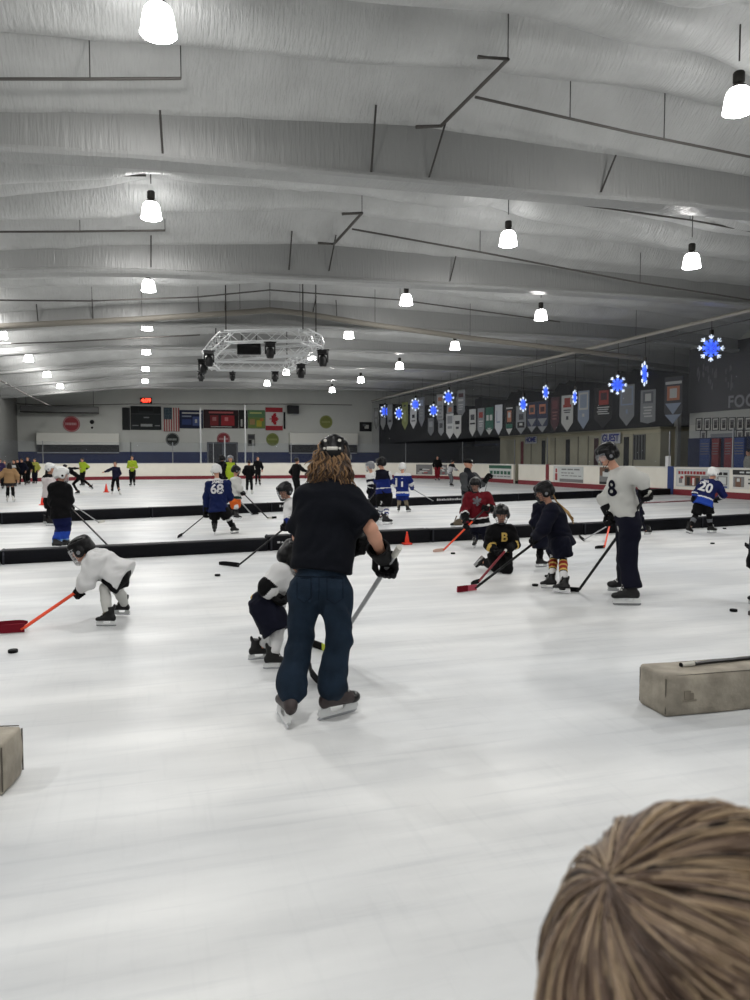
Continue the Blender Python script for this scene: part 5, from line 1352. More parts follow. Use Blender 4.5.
# ------------------------------------------------------------------ a person
def person(label, J, s=1.0, hs=None, face=180, look=0.0, skin=SKIN, top=None, bottom=None, socks=None, helmet=None, hair=None, skate=None, gloves=None, cap=None, name='person', group=None, fine=0.012, extra=None, stickdir=None, hands='fist', torso_w=1.0):
    """J: joints in metres. nk neck base, hd head centre, pv pelvis, sl sr el er hl hr, kl kr, fl fr (ankles), tl tr toe directions.
       face: facing of the head (see yawdir), look: how far it nods down (metres per metre)"""
    hs = hs or (0.92 if s < 0.85 else 1.0)
    h = fine
    F_ = yawdir(face); hf = N(F_ - UPV * look); 
    hx = N(np.cross(hf, UPV)); hu = np.cross(hx, hf)
    nk, hd, pv = J['nk'], J['hd'], J['pv']
    tu = N(nk - pv); sx = N(J['sr'] - J['sl']); sx = N(sx - tu * (sx @ tu)); tf = np.cross(tu, sx)
    hpx = N(J['hipr'] - J['hipl']) if 'hipr' in J else sx
    hipl = J.get('hipl', pv - hpx * 0.085 * s); hipr = J.get('hipr', pv + hpx * 0.085 * s)
    waist = pv + (nk - pv) * 0.35; chest = pv + (nk - pv) * 0.72
    wl = J['hl'] - N(J['hl'] - J['el']) * 0.10 * s; wr = J['hr'] - N(J['hr'] - J['er']) * 0.10 * s
    B = Solid()
    B.cap(pv, waist, 0.088 * s, 0.09 * s, 0.04, w=sx, wa=0.128 * s, wb=0.12 * s); B.cap(waist, chest, 0.095 * s, 0.11 * s, 0.04, w=sx, wa=0.125 * s, wb=0.155 * s)
    B.cap(chest, nk, 0.10 * s, 0.06 * s, 0.04, w=sx, wa=0.15 * s, wb=0.08 * s); B.cap(J['sl'], J['sr'], 0.052 * s, 0.052 * s, 0.04)
    B.cap(nk, hd - hu * 0.05 * hs, 0.055 * s, 0.05 * hs, 0.02)
    A = [hx, hf, hu]
    P = lambda x, y, z: hd + (hx * x + hf * y + hu * z) * hs
    B.ell(P(0, -0.008, 0.028), A, np.array((0.075, 0.094, 0.088)) * hs, 0.02); B.ell(P(0, 0.022, -0.038), A, np.array((0.056, 0.066, 0.074)) * hs, 0.03)
    B.cap(P(0, 0.088, 0.012), P(0, 0.104, -0.022), 0.010 * hs, 0.014 * hs, 0.008)
    for x in (-1, 1):
        B.ell(P(x * 0.032, 0.092, 0.012), A, np.array((0.018, 0.014, 0.012)) * hs, 0.006, sub=True)
        B.ell(P(x * 0.076, -0.008, -0.004), A, np.array((0.012, 0.02, 0.032)) * hs, 0.008)
        B.ell(P(x * 0.031, 0.078, 0.012), A, np.array((0.013, 0.012, 0.011)) * hs, 0.002)
    B.ell(P(0, 0.080, -0.058), A, np.array((0.026, 0.014, 0.010)) * hs, 0.006); B.ell(P(0, 0.072, -0.096), A, np.array((0.026, 0.018, 0.018)) * hs, 0.012)
    for a, e, w_ in ((J['sl'], J['el'], wl), (J['sr'], J['er'], wr)):
        B.cap(a, e, 0.052 * s, 0.041 * s, 0.03); B.cap(e, e + (w_ - e) * 0.3, 0.041 * s, 0.042 * s, 0.02); B.cap(e + (w_ - e) * 0.3, w_, 0.042 * s, 0.028 * s, 0.02)
    for g, w_, e in ((J['hl'], wl, J['el']), (J['hr'], wr, J['er'])):
        B.cap(w_, w_ + (g - w_) * (0.4 if gloves else 1.0), 0.028 * s, (0.020 if gloves else 0.034) * s, 0.015)
    for hp, k, a, t in ((hipl, J['kl'], J['fl'], J['tl']), (hipr, J['kr'], J['fr'], J['tr'])):
        lq = 0.84 * s if bottom else s; B.cap(pv, hp, 0.095 * lq, 0.088 * lq, 0.04); B.cap(hp, k, 0.088 * lq, 0.056 * lq, 0.04); B.cap(k, k + (a - k) * 0.35, 0.055 * lq, 0.056 * lq, 0.03); B.cap(k + (a - k) * 0.35, a, 0.056 * s, (0.030 if skate else 0.038) * s, 0.03)
        fs_ = SKS(s) * 0.85 if skate else s; B.cap(a, a + t * 0.10 * fs_ - UPV * 0.035 * fs_ * (1 if abs(t[2]) < 0.5 else 0), 0.034 * fs_, 0.024 * fs_, 0.015)
    ep = [P(x * 0.031, 0.089, 0.012) for x in (-1, 1)]; lp = P(0, 0.094, -0.058)
    def bpaint(c):
        m = np.zeros(len(c))
        for e in ep: m[np.linalg.norm(c - e, axis=1) < 0.011 * hs] = 1
        q = c - lp; m[(np.abs(q @ hx) < 0.024 * hs) & (np.abs(q @ hu) < 0.009 * hs) & (np.linalg.norm(q, axis=1) < 0.03 * hs) & ((q @ hf) > -0.014 * hs)] = 2
        return m
    V, Fq = B.mesh(h)
    matidx = bpaint(V[Fq].mean(1))
    if hands == 'bare':                                        # five separate fingers on each hand, rooted in the palm
        for g, w_, e, sd in ((J['hl'], wl, J['el'], 1), (J['hr'], wr, J['er'], -1)):
            y = N(g - w_); z = N(np.cross(y, np.cross(UPV, y)) + 0.01 * tf) if abs(y[2]) < 0.95 else tf
            x = np.cross(y, z) * sd
            hs_ = Solid(); q = lambda a, b, c: w_ + (x * a + y * b + z * c) * s
            hs_.cap(q(0, -0.01, 0), q(0, 0.075, 0), 0.020 * s, 0.016 * s, 0.01, w=x, wa=0.026 * s, wb=0.040 * s)
            for i, fx in enumerate((-0.032, -0.011, 0.011, 0.031)):
                ln = (0.058, 0.072, 0.066, 0.05)[i]
                hs_.cap(q(fx, 0.085, 0), q(fx * 1.15, 0.085 + ln * 0.5, -0.004), 0.0095 * s, 0.009 * s, 0.003); hs_.cap(q(fx * 1.15, 0.085 + ln * 0.5, -0.004), q(fx * 1.2, 0.085 + ln, -0.016), 0.009 * s, 0.0075 * s, 0.003)
            hs_.cap(q(-0.03, 0.02, 0), q(-0.058, 0.055, -0.008), 0.012 * s, 0.0105 * s, 0.006); hs_.cap(q(-0.058, 0.055, -0.008), q(-0.064, 0.088, -0.014), 0.0105 * s, 0.008 * s, 0.004)
            V2, F2 = hs_.mesh(0.0065 * s)
            Fq = np.concatenate([Fq, F2 + len(V)]); V = np.concatenate([V, V2]); matidx = np.concatenate([matidx, np.zeros(len(F2))])
    me = to_mesh(name, V, Fq)
    gp = (J['fl'] + J['fr']) / 2
    me.transform(Matrix.Translation((-gp[0], -gp[1], 0)))
    body = link(name, me, [skin, EYE, LIP]); body.location = (gp[0], gp[1], 0)
    me.polygons.foreach_set('material_index', matidx.astype(np.int32))
    tag(body, label, 'person', group)
    info = dict(body=body, tu=tu, sx=sx, tf=tf, P=P, hx=hx, hf=hf, hu=hu)
    # ---- top
    if top:
        T = Solid(); bk = top.get('bulk', 0.03); slv = top.get('sleeve', 'long'); hem = top.get('hem', 0.10) * s; pad = top.get('pad', 0.0)
        lowp = pv - tu * hem
        kk = 0.05 * s + 0.01
        fl = 0.03 if bottom and bottom.get('kind') in ('shorts', 'skirt') else 0.0; T.cap(lowp, waist, 0.105 * s + bk + fl, 0.10 * s + bk, kk, w=sx, wa=0.15 * s * torso_w + bk + fl * 1.4, wb=0.14 * s * torso_w + bk); T.cap(waist, chest, 0.10 * s + bk, 0.115 * s + bk, kk, w=sx, wa=0.14 * s * torso_w + bk, wb=0.16 * s * torso_w + bk)
        T.cap(chest, nk - tu * 0.02 * s, 0.115 * s + bk, 0.07 * s, kk, w=sx, wa=0.16 * s * torso_w + bk, wb=0.10 * s); T.cap(J['sl'], J['sr'], 0.055 * s + bk * 0.8 + pad, 0.055 * s + bk * 0.8 + pad, kk)
        for sh, e, w_ in ((J['sl'], J['el'], wl), (J['sr'], J['er'], wr)):
            if slv == 'long':
                w2 = e + (w_ - e) * top.get('slen', 1.0)
                T.cap(sh, e, 0.058 * s + bk * 0.8 + pad, 0.052 * s + bk * 0.8, kk * 0.8); T.cap(e, w2, 0.052 * s + bk * 0.8, 0.044 * s + bk * 0.4, kk * 0.6, flat=True)
            else:
                e2 = sh + (e - sh) * top.get('slen', 0.75); T.cap(sh, e2, 0.060 * s + bk * 0.6, 0.062 * s + bk * 0.9, kk * 0.6, flat=True)
        if top.get('drape'):
            for hp, k in ((hipl, J['kl']), (hipr, J['kr'])): T.cap(hp, hp + (k - hp) * top['drape'], 0.10 * s + bk, 0.10 * s + bk, kk, flat=True)
        T.cut(lowp, -tu)
        if slv == 'long': T.cap(nk - tu * 0.03, nk + tu * 0.045 * s, 0.09 * s, 0.066 * s, 0.03, flat=True)
        if top.get('collar'): T.cap(nk - tu * 0.02, nk + tu * 0.035 * s, 0.07 * s, 0.066 * s, 0.02)
        if top.get('hood'): T.ell(nk - tf * 0.07 * s, [sx, tf, tu], np.array((0.11, 0.06, 0.07)) * s, 0.04)
        T.wr = wrinkle(top.get('wr', 0.009), top.get('wf', 34) / max(s, 0.6), seed=len(label))
        pm = None
        rules = top.get('rules')
        if rules:
            Ltor = np.linalg.norm(nk - lowp)
            def segd(c, a, b):
                ba = b - a; t = np.clip(((c - a) @ ba) / (ba @ ba), 0, 1); return np.linalg.norm(c - a - t[:, None] * ba, axis=1), t
            def pm(c):
                m = np.zeros(len(c)); v = ((c - lowp) @ tu) / Ltor
                dt, _ = segd(c, lowp, nk); arm = np.zeros(len(c), bool); ta = np.full(len(c), -9.0)
                da_best = np.full(len(c), 9.0)
                for sh, e, w_ in ((J['sl'], J['el'], wl), (J['sr'], J['er'], wr)):
                    d1, t1 = segd(c, sh, e); d2, t2 = segd(c, e, w_); d = np.minimum(d1, d2); tt = np.where(d1 < d2, t1 - 1, t2)
                    b = d < da_best; ta[b] = tt[b]; da_best[b] = d[b]
                arm = da_best - 0.055 * s < dt - 0.15 * s
                fx = (c - nk) @ tf
                for r in rules:
                    if r[0] == 'torso': m[(~arm) & (v >= r[1]) & (v < r[2])] = r[3]
                    elif r[0] == 'sleeve': m[arm & (ta >= r[1]) & (ta < r[2])] = r[3]
                    elif r[0] == 'yoke': m[(v > r[1])] = r[2]
                    elif r[0] == 'front': m[(~arm) & (v >= r[1]) & (v < r[2]) & (fx > 0) & (np.abs((c - nk) @ sx) < r[3] * s)] = r[4]
                return m
        info['top'] = solid_obj(top.get('name', 'jersey'), T, h, top['mats'], body, pm)
    # ---- bottoms
    if bottom:
        T = Solid(); bk = bottom.get('bulk', 0.02); kd = bottom.get('kind', 'trousers'); kk = 0.04 * s
        T.cap(pv + tu * 0.10 * s, pv, 0.10 * s + bk * 0.7, 0.105 * s + bk, kk, w=sx, wa=0.13 * s + bk * 0.4, wb=0.145 * s + bk * (0.5 if kd == 'shorts' else 1.0))
        for hp, k, a in ((hipl, J['kl'], J['fl']), (hipr, J['kr'], J['fr'])):
            if kd == 'shorts':
                k2 = hp + (k - hp) * bottom.get('len', 0.95); T.cap(hp, k2, 0.100 * s + bk, 0.085 * s + bk, kk, flat=True)
            elif kd == 'skirt': 
                k2 = hp + (k - hp) * 0.45; T.cap(hp, k2, 0.10 * s + bk, 0.12 * s + bk, kk * 2, flat=True)
            else:
                t_ = J['tl'] if hp is hipl else J['tr']; a2 = k + (a - k) * bottom.get('len', 0.86) - t_ * 0.028 * s
                T.cap(hp, k, 0.092 * s + bk, 0.064 * s + bk, kk); T.cap(k, a2, 0.064 * s + bk, bottom.get('ankle', 0.050) * s + bk, kk * 0.6, flat=True)
                if bottom.get('bunch'):
                    ax = N(a2 - k); rr = np.random.default_rng(3)
                    for i, f_ in enumerate((0.62, 0.74, 0.85, 0.94)):
                        c = k + (a2 - k) * f_; off = N(np.cross(ax, rr.normal(0, 1, 3))) * 0.01
                        T.cap(c + off - ax * 0.006, c + off + ax * 0.006, 0.074 * s + bk * (0.7 + 0.45 * (i % 2)), 0.074 * s + bk * (0.7 + 0.45 * (i % 2)), 0.014)
        T.wr = wrinkle(bottom.get('wr', 0.007), bottom.get('wf', 38) / max(s, 0.6), seed=len(label) + 3)
        pm = None
        if bottom.get('fade'):                                  # lower leg of another colour
            z0 = bottom['fade']
            def pm(c): m = np.zeros(len(c)); 
            def pm(c):
                m = np.zeros(len(c)); z = c[:, 2]
                for i, zz in enumerate(z0): m[z < zz] = i + 1
                return m
        info['bottom'] = solid_obj(bottom.get('name', 'trousers'), T, h, bottom['mats'], body, pm)
    if socks:
        for hp_, k, a in ((hipl, J['kl'], J['fl']), (hipr, J['kr'], J['fr'])):
            T = Solid(); a2 = k + (a - k) * 0.88; m_ = k + (a - k) * 0.3; L_ = np.linalg.norm(a - k)
            T.cap(k - (a - k) * 0.12, k + (k - a) * 0.12 + (hp_ - k) * 0.3, 0.070 * s, 0.074 * s, 0.02); T.cap(k - (a - k) * 0.12, m_, 0.070 * s, 0.072 * s, 0.02); T.cap(m_, a2, 0.074 * s, 0.060 * s, 0.02, flat=True)
            T.wr = wrinkle(0.003, 30, seed=5)
            rl = socks.get('rules')
            def pm(c, k=k, a=a, L_=L_):
                t = ((c - k) @ N(a - k)) / L_; m = np.zeros(len(c))
                for t0, t1, i in rl: m[(t >= t0) & (t < t1)] = i
                return m
            solid_obj('sock', T, h, socks['mats'], body, pm if rl else None)
    # ---- skates
    if skate:
        ss = SKS(s)
        for a, t, k, i in ((J['fl'], J['tl'], J['kl'], 0), (J['fr'], J['tr'], J['kr'], 1)):
            up = J.get('ul' if i == 0 else 'ur', None)
            if up is None: up = N(UPV * 0.45 + N(k - a) * 0.55) if abs(t[2]) < 0.4 else UPV
            M = fwdup(a - N(up) * 0.165 * ss, t, up)
            bt = wear('skate', T_BOOTL if bottom and bottom.get('kind', 'trousers') == 'trousers' else T_BOOT, M, skate.get('boot', BOOT), body, ss)
            for nm, me_, mm in (('toe_cap', T_TOE, skate.get('toe', TOEC)), ('tongue', T_TONGUE, skate.get('tongue', skate.get('boot', BOOT))), ('laces', T_LACE, skate.get('lace', LACE)), ('blade_holder', T_HOLD, skate.get('holder', HOLD)), ('blade', T_BLADE, STEEL)):
                wear(nm, me_, M, mm, bt, ss)
    # ---- helmet, hair, cap
    HM = frame(hd, hx, hf, hu)
    if helmet:
        sc = helmet.get('s', hs)
        hm = wear('helmet', T_HELM, HM, helmet['m'], body, sc)
        if helmet.get('cage'):
            wear('face_cage', T_CAGE, HM, helmet['cage'], hm, sc); wear('chin_cup', T_CHIN, HM, helmet.get('chin', HB), hm, sc)
        else: wear('chin_strap', T_STRAP, HM, HB, hm, sc)
        if helmet.get('visor'): wear('visor', T_VISOR, HM, VISOR, hm, sc)
        if helmet.get('sticker'): wear('sticker', T_STICK1, HM, TAPE_W, hm, sc); wear('studs', T_STUD, HM, TAPE_W, hm, sc)
        wear('ear_disc', T_EARSTUD, HM, helmet.get('disc', HG), hm, sc)
    if hair:
        T = Solid(); kd = hair.get('kind', 'short')
        T.ell(P(0, -0.016, 0.036), A, np.array((0.084, 0.098, 0.092)) * hs, 0.02); T.ell(P(0, 0.11, -0.04), A, np.array((0.075, 0.06, 0.075)) * hs, 0.02, sub=True)
        for x in (-1, 1): T.ell(P(x * 0.09, 0.02, -0.04), A, np.array((0.03, 0.03, 0.04)) * hs, 0.01, sub=True)
        if kd == 'long':
            for i in range(9):
                x = (i - 4) / 4; T.cap(P(x * 0.06, -0.07, 0.0), P(x * 0.085, -0.085, -0.20 - 0.03 * (i % 3)), 0.028 * hs, 0.016 * hs, 0.012)
        if kd == 'tail': T.cap(P(0, -0.10, 0.03), P(0, -0.14, -0.05), 0.026 * hs, 0.03 * hs, 0.02); T.cap(P(0, -0.14, -0.05), P(0.01, -0.125, -0.19), 0.03 * hs, 0.012 * hs, 0.02)
        if kd == 'bun': T.ell(P(0, -0.115, 0.06), A, np.array((0.035, 0.035, 0.035)) * hs, 0.01)
        T.wr = wrinkle(0.004, 60, seed=2)
        solid_obj('hair', T, h * 0.9, hair['m'], body)
    if cap:
        T = Solid(); T.ell(P(0, -0.006, 0.045), A, np.array((0.088, 0.105, 0.085)) * hs, 0.01); T.ell(P(0, 0, 0), A, np.array((0.074, 0.092, 0.11)) * hs, 0.004, sub=True); T.cut(P(0, 0, 0.03), -hu)
        co = solid_obj('cap', T, h * 0.8, cap['m'], body)
        T = Solid(); T.cap(P(0, 0.09, 0.042), P(0, 0.155, 0.034), 0.007, 0.006, 0.004, w=hx, wa=0.075, wb=0.05); solid_obj('peak', T, h * 0.7, cap['peak'], co)
        if cap.get('badge'):
            T = Solid(); T.ell(P(-0.06, 0.06, 0.085), A, (0.03, 0.03, 0.028), 0.004); solid_obj('badge', T, h * 0.7, cap['badge'], co)
    # ---- gloves
    if gloves:
        for g, e, i in ((J['hl'], J['el'], 0), (J['hr'], J['er'], 1)):
            gd = J.get('gl' if i == 0 else 'gr'); gd = np.array([0, 0, 1.0]) if gd is None else N(gd)
            y = N(g - e); x = gd - y * (gd @ y)
            x = N(x) if np.linalg.norm(x) > 0.1 else N(np.cross(y, UPV))
            z = np.cross(x, y)
            # back of the hand looks away from the body: flip with the hand so the thumbs come out on the right side
            M = frame(g - z * 0.022, x, y, z)
            gm = gloves['m'] if not isinstance(gloves['m'], (list, tuple)) else gloves['m'][i]
            gs = gloves.get('s', 0.35 + 0.65 * s)
            go = wear('glove', T_GLOVE, M, gm, body, gs)
            wear('cuff', T_CUFF, M, gloves.get('cuff', gm), go, gs)
    return info
def jersey_text(info, txt, size, centre, nrm, up, m, name='number', squeeze=1.0):
    """lettering laid onto the cloth from outside along nrm"""
    ob = info['top']; me0 = ob.data
    bv = BVHTree.FromPolygons([v.co[:] for v in me0.vertices], [p.vertices[:] for p in me0.polygons])
    me = text_mesh(txt, size, ext=0.0, bold=size * 0.03)
    bmx = bmesh.new(); bmx.from_mesh(me); bmesh.ops.triangulate(bmx, faces=bmx.faces); bmesh.ops.subdivide_edges(bmx, edges=[e for e in bmx.edges if e.calc_length() > size * 0.2], cuts=1); bmx.to_mesh(me); bmx.free()
    n = N(nrm); r = N(np.cross(up, n)); u = np.cross(n, r)
    for v in me.vertices:
        p = np.array(centre) + r * v.co.x * squeeze + u * v.co.y
        loc, nn, _, _ = bv.ray_cast(Vector(p + n * 0.6), Vector(-n))
        v.co = Vector(loc) + Vector(n) * 0.007 if loc is not None else Vector(p)
    me.materials.clear()
    return link(name, me, m, ob)

# pose helpers ------------------------------------------------------
class Pix:
    """joints given as photo column, row and metres beyond the feet"""
    def __init__(s, z0): s.z0 = z0
    def __call__(s, x, y, d=0.0): return gD(x, y, s.z0 + d)
def foot(x, y, sk=0.165): return gz(x, y) + UPV * sk
def stander(label, x, y, hgt, face, s=None, arms=None, stance=0.10, lean=0.0, turn=None, **k):
    """a figure standing on the ice at photo point x, y; arms: two (side, up, forward) offsets of the hands from the shoulders in metres"""
    g = gz(x, y); s = s or hgt / 1.76; f = yawdir(face); r = np.cross(f, UPV)
    sk = 0.165 * SKS(s) if k.get('skate') else 0.09
    J = {}
    leg = hgt * 0.50
    J['fl'] = g - r * stance + UPV * sk + f * 0.04; J['fr'] = g + r * stance + UPV * sk - f * 0.03
    J['pv'] = g + UPV * (leg + 0.03) - f * lean * 0.3; hip = 0.085 * s
    J['hipl'], J['hipr'] = J['pv'] - r * hip, J['pv'] + r * hip
    for q in 'lr': J['k' + q] = (J['hip' + q] * 0.48 + J['f' + q] * 0.52) + f * (0.05 + 0.1 * lean)
    J['nk'] = J['pv'] + UPV * (hgt * 0.318) * math.cos(lean) + f * hgt * 0.318 * math.sin(lean)
    J['hd'] = J['nk'] + UPV * hgt * 0.105 + f * (0.02 + 0.05 * lean)
    tu = N(J['nk'] - J['pv'])
    J['sl'], J['sr'] = J['nk'] - tu * 0.05 * s - r * 0.165 * s, J['nk'] - tu * 0.05 * s + r * 0.165 * s
    arms = arms or ((-0.08, -0.55, 0.06), (0.08, -0.55, 0.06))
    for q, sd, a in (('l', -1, arms[0]), ('r', 1, arms[1])):
        sh = J['s' + q]; hnd = sh + (r * a[0] + UPV * a[1] + f * a[2]) * s
        v = hnd - sh; L = np.linalg.norm(v); mid = (sh + hnd) / 2; tot = 0.62 * s
        b = math.sqrt(max(0, (tot / 2) ** 2 - (L / 2) ** 2)); perp = N(-f * 0.6 + r * sd * 0.5 - UPV * 0.3); perp = N(perp - N(v) * (perp @ N(v)))
        J['e' + q] = mid + perp * b; J['h' + q] = hnd
    t = yawdir(turn) if turn is not None else f
    J['tl'], J['tr'] = N(t - r * 0.25), N(t + r * 0.25)
    return person(label, J, s=s, face=k.pop('headface', face), **k)
# ================================================================== PEOPLE, STICKS AND PUCKS
def gnd(x, y): return gz(x, y)
def ankle(x, y, toe, s, up=None):
    ss = SKS(s); return gz(x, y) - toe * 0.03 * ss + UPV * 0.165 * ss

# ---- the long haired adult in jeans, seen from behind
p = Pix(depth_of(gz(315, 720)))
hl_, tl_ = gnd(320, 722), gnd(358, 711.5)
tr = N(tl_ - hl_); tl = N(gnd(280, 712) - gnd(292, 730))
M1S = 0.98
J = dict(hd=p(334.5, 455, 0.20), nk=p(333, 481, 0.12), pv=p(320, 583, 0.0), sl=p(308, 498, 0.10), sr=p(350.5, 498, 0.08), el=p(299, 537, 0.20), er=p(371, 529, 0.0), hl=p(357, 543, 0.30), hr=p(385, 563, 0.05),
         hipl=p(305, 592, 0.0), hipr=p(336, 592, 0.0), kl=p(300, 640, 0.03), kr=p(339, 640, 0.0))
J['tl'], J['tr'] = tl, tr
J['fl'] = gz(289, 722) - tl * 0.0 + UPV * 0.165 * M1S; J['fr'] = (hl_ * 0.62 + tl_ * 0.38) + UPV * 0.165 * M1S
J['ul'] = N(J['kl'] - J['fl']); J['ur'] = N(J['kr'] - J['fr'])
st_top, st_heel, st_toe = p(399, 548, 0.04), gnd(333, 655), gnd(311, 645)
J['hr'] = on_stick(st_top, st_heel, 0.86)
J['gr'] = st_top - st_heel; J['gl'] = RT * 0.6 + UPV * 0.8
man = person('long haired adult in dark t-shirt, jeans and black helmet seen from behind', J, s=M1S, hs=0.80, face=4, look=0.25, fine=0.011,
       top=dict(name='t_shirt', sleeve='short', slen=0.86, bulk=0.034, hem=-0.07, mats=[NAVY_T], wr=0.009, wf=30, torso_w=1.0), torso_w=1.03,
       bottom=dict(name='jeans', bulk=0.016, mats=[JEANS], wr=0.007, wf=44, bunch=True, len=0.90, ankle=0.074), helmet=dict(m=HB, sticker=True, s=0.83),
       skate=dict(boot=BOOTB, s=1.0), gloves=dict(m=GLV, cuff=GLV, s=1.05))
hockey_stick(st_top, st_heel, st_toe, 'grey hockey stick with a yellow blade held by the long haired adult', SH_GRY, SH_GRY, SH_YEL, TAPE_B, TAPE_W)
b_ = man['body']; P = man['P']
q = MB(); r_ = np.random.default_rng(11)
for i in range(420):                                            # loose wavy hair down the back
    a0 = r_.uniform(-1.0, 1.0); dep = r_.uniform(0, 1)
    root = P(0.086 * math.sin(a0 * 1.35), -0.075 - 0.03 * math.cos(a0 * 1.3), -0.02 + 0.03 * r_.normal())
    L = r_.uniform(0.13, 0.235) * (0.85 + 0.2 * dep)
    out = man['sx'] * (0.085 * a0 - 0.02 + 0.02 * r_.normal()) - man['hf'] * (0.02 + 0.05 * dep) - AW * 0.05
    ph, wv = r_.uniform(0, 6), r_.uniform(0.008, 0.02); pts = []
    for t in np.linspace(0, 1, 9):
        pts.append(root + out * t ** 0.7 * 0.8 - UPV * L * t + man['sx'] * wv * math.sin(ph + t * 9) - AW * wv * math.cos(ph + t * 7) * 0.5)
    q.mi = int(r_.random() < 0.45)
    q.tube(pts, 0.004, 4, rad=[0.0045, 0.006, 0.0062, 0.006, 0.006, 0.0055, 0.005, 0.004, 0.0015])
q.build('hair', [CM('hair_m1', 58, 42, 30, 0.5), CM('hair_m1b', 122, 92, 60, 0.5)], b_, smooth=True)
# jeans pockets and seams laid on the cloth
ob = man['bottom']; bv = BVHTree.FromPolygons([v.co[:] for v in ob.data.vertices], [f.vertices[:] for f in ob.data.polygons])
def on_cloth(x, y):
    d = Vector(N(ray(x, y))); loc, nn, _, _ = bv.ray_cast(Vector(CAM), d); return None if loc is None else np.array(loc) - np.array(d) * 0.002
SEAM = CM('denim_seam', 15, 25, 38, 0.9)
for ptsx in ([(297, 578), (297, 598), (304, 603), (311, 598), (311, 578), (297, 578)], [(327, 578), (327, 599), (335, 604), (343, 598), (343, 578), (327, 578)], [(292, 576), (305, 576.5), (320, 577), (335, 576.5), (348, 576)], [(319, 577), (319, 590), (318, 603)]):
    path = []
    for (x0, y0), (x1, y1) in zip(ptsx, ptsx[1:]):
        for t in np.linspace(0, 1, 5)[:-1]:
            c = on_cloth(x0 + (x1 - x0) * t, y0 + (y1 - y0) * t)
            if c is not None: path.append(c)
    if len(path) > 2:
        q = MB(); q.tube(path, 0.0035, 4); q.build('pocket_seam', SEAM, ob)

# ---- child in white beside him
p = Pix(depth_of(gz(272, 664))); s = 0.66
t = yawdir(82)
J = dict(hd=p(294, 558, 0.0), nk=p(286, 571, 0.0), pv=p(268, 604, 0.02), sl=p(285, 572, 0.13), sr=p(279.5, 573, -0.13), el=p(283, 588, 0.2), er=p(267.5, 588, -0.17), hl=p(296, 588, 0.12), hr=p(281, 599, -0.13),
         hipl=p(267, 606, 0.08), hipr=p(265, 606, -0.06), kl=p(274, 630, 0.10), kr=p(278, 632, -0.10), tl=yawdir(70), tr=yawdir(84))
J['fl'] = ankle(263, 660, J['tl'], s); J['fr'] = ankle(276, 668.5, J['tr'], s)
st = (p(292, 575, 0.05), gnd(311, 676), gnd(317, 686))
J['gr'] = st[0] - st[1]; J['gl'] = st[0] - st[1]
person('small child in white jersey and navy shorts stooping beside the long haired adult', J, s=s, face=75, look=0.5, fine=0.0105,
       top=dict(bulk=0.045, hem=0.03, mats=[WHITE_C, BLACK, YELL], wr=0.006, rules=[('sleeve', -0.35, 0.12, 1), ('torso', -0.2, 0.04, 1), ('torso', 0.04, 0.12, 2)]), bottom=dict(kind='shorts', bulk=0.06, mats=[NAVY], name='hockey_shorts', len=0.98),
       socks=dict(mats=[WHITE_C]), helmet=dict(m=HB, cage=WIRE), skate=dict(boot=BOOT, s=0.74), gloves=dict(m=GLV, cuff=GLVW))
hockey_stick(*st, 'black hockey stick held low by the small child beside the jeans', SH_BLK, None, TAPE_B)

# ---- crouching child in white on the left
p = Pix(depth_of(gz(110, 622))); s = 0.70
J = dict(hd=p(81.5, 550, 0.0), nk=p(91, 559, 0.0), pv=p(119, 573, 0.02), sl=p(94, 562, -0.15), sr=p(97, 559, 0.15), el=p(88, 580, -0.19), er=p(103, 573, 0.24), hl=p(77.5, 593, -0.10), hr=p(99, 577, 0.17),
         hipl=p(118, 577, -0.07), hipr=p(119, 576, 0.09), kl=p(105, 591, -0.10), kr=p(119, 592, 0.10), tl=yawdir(-88), tr=yawdir(-80))
J['fl'] = ankle(106, 626, J['tl'], s); J['fr'] = ankle(124, 616, J['tr'], s) + UPV * 0.01
J['ur'] = N(UPV + RT * 0.22)
st = (p(99.5, 576, 0.15), gnd(24.5, 632.5), gnd(-1, 634))
J['hl'] = on_stick(st[0], st[1], 0.70); J['gl'] = st[0] - st[1]; J['gr'] = st[0] - st[1]
person('crouching child in white jersey and black helmet chasing a puck at the left', J, s=s, face=-88, look=0.45, fine=0.011,
       top=dict(bulk=0.065, hem=0.12, mats=[WHITE_C], wr=0.012, wf=30, drape=0.42, slen=0.92), bottom=dict(kind='shorts', bulk=0.035, mats=[BLACK], name='hockey_shorts', len=0.72),
       socks=dict(mats=[GREYW]), helmet=dict(m=HB, cage=WIREW, chin=HW), skate=dict(boot=BOOT, tongue=BOOTG), gloves=dict(m=GLV, cuff=GLVW))
hockey_stick(*st, 'orange hockey stick reaching left from the crouching child', SH_BLK, SH_ORG, TAPE_R, None, None, 0.72, bh=0.085)
hockey_stick(gD(-60, 560, 7.4), gnd(-6, 631), gnd(28, 628), 'dark red taped stick blade poking in from the left edge', SH_RED, None, TAPE_R, bh=0.085)

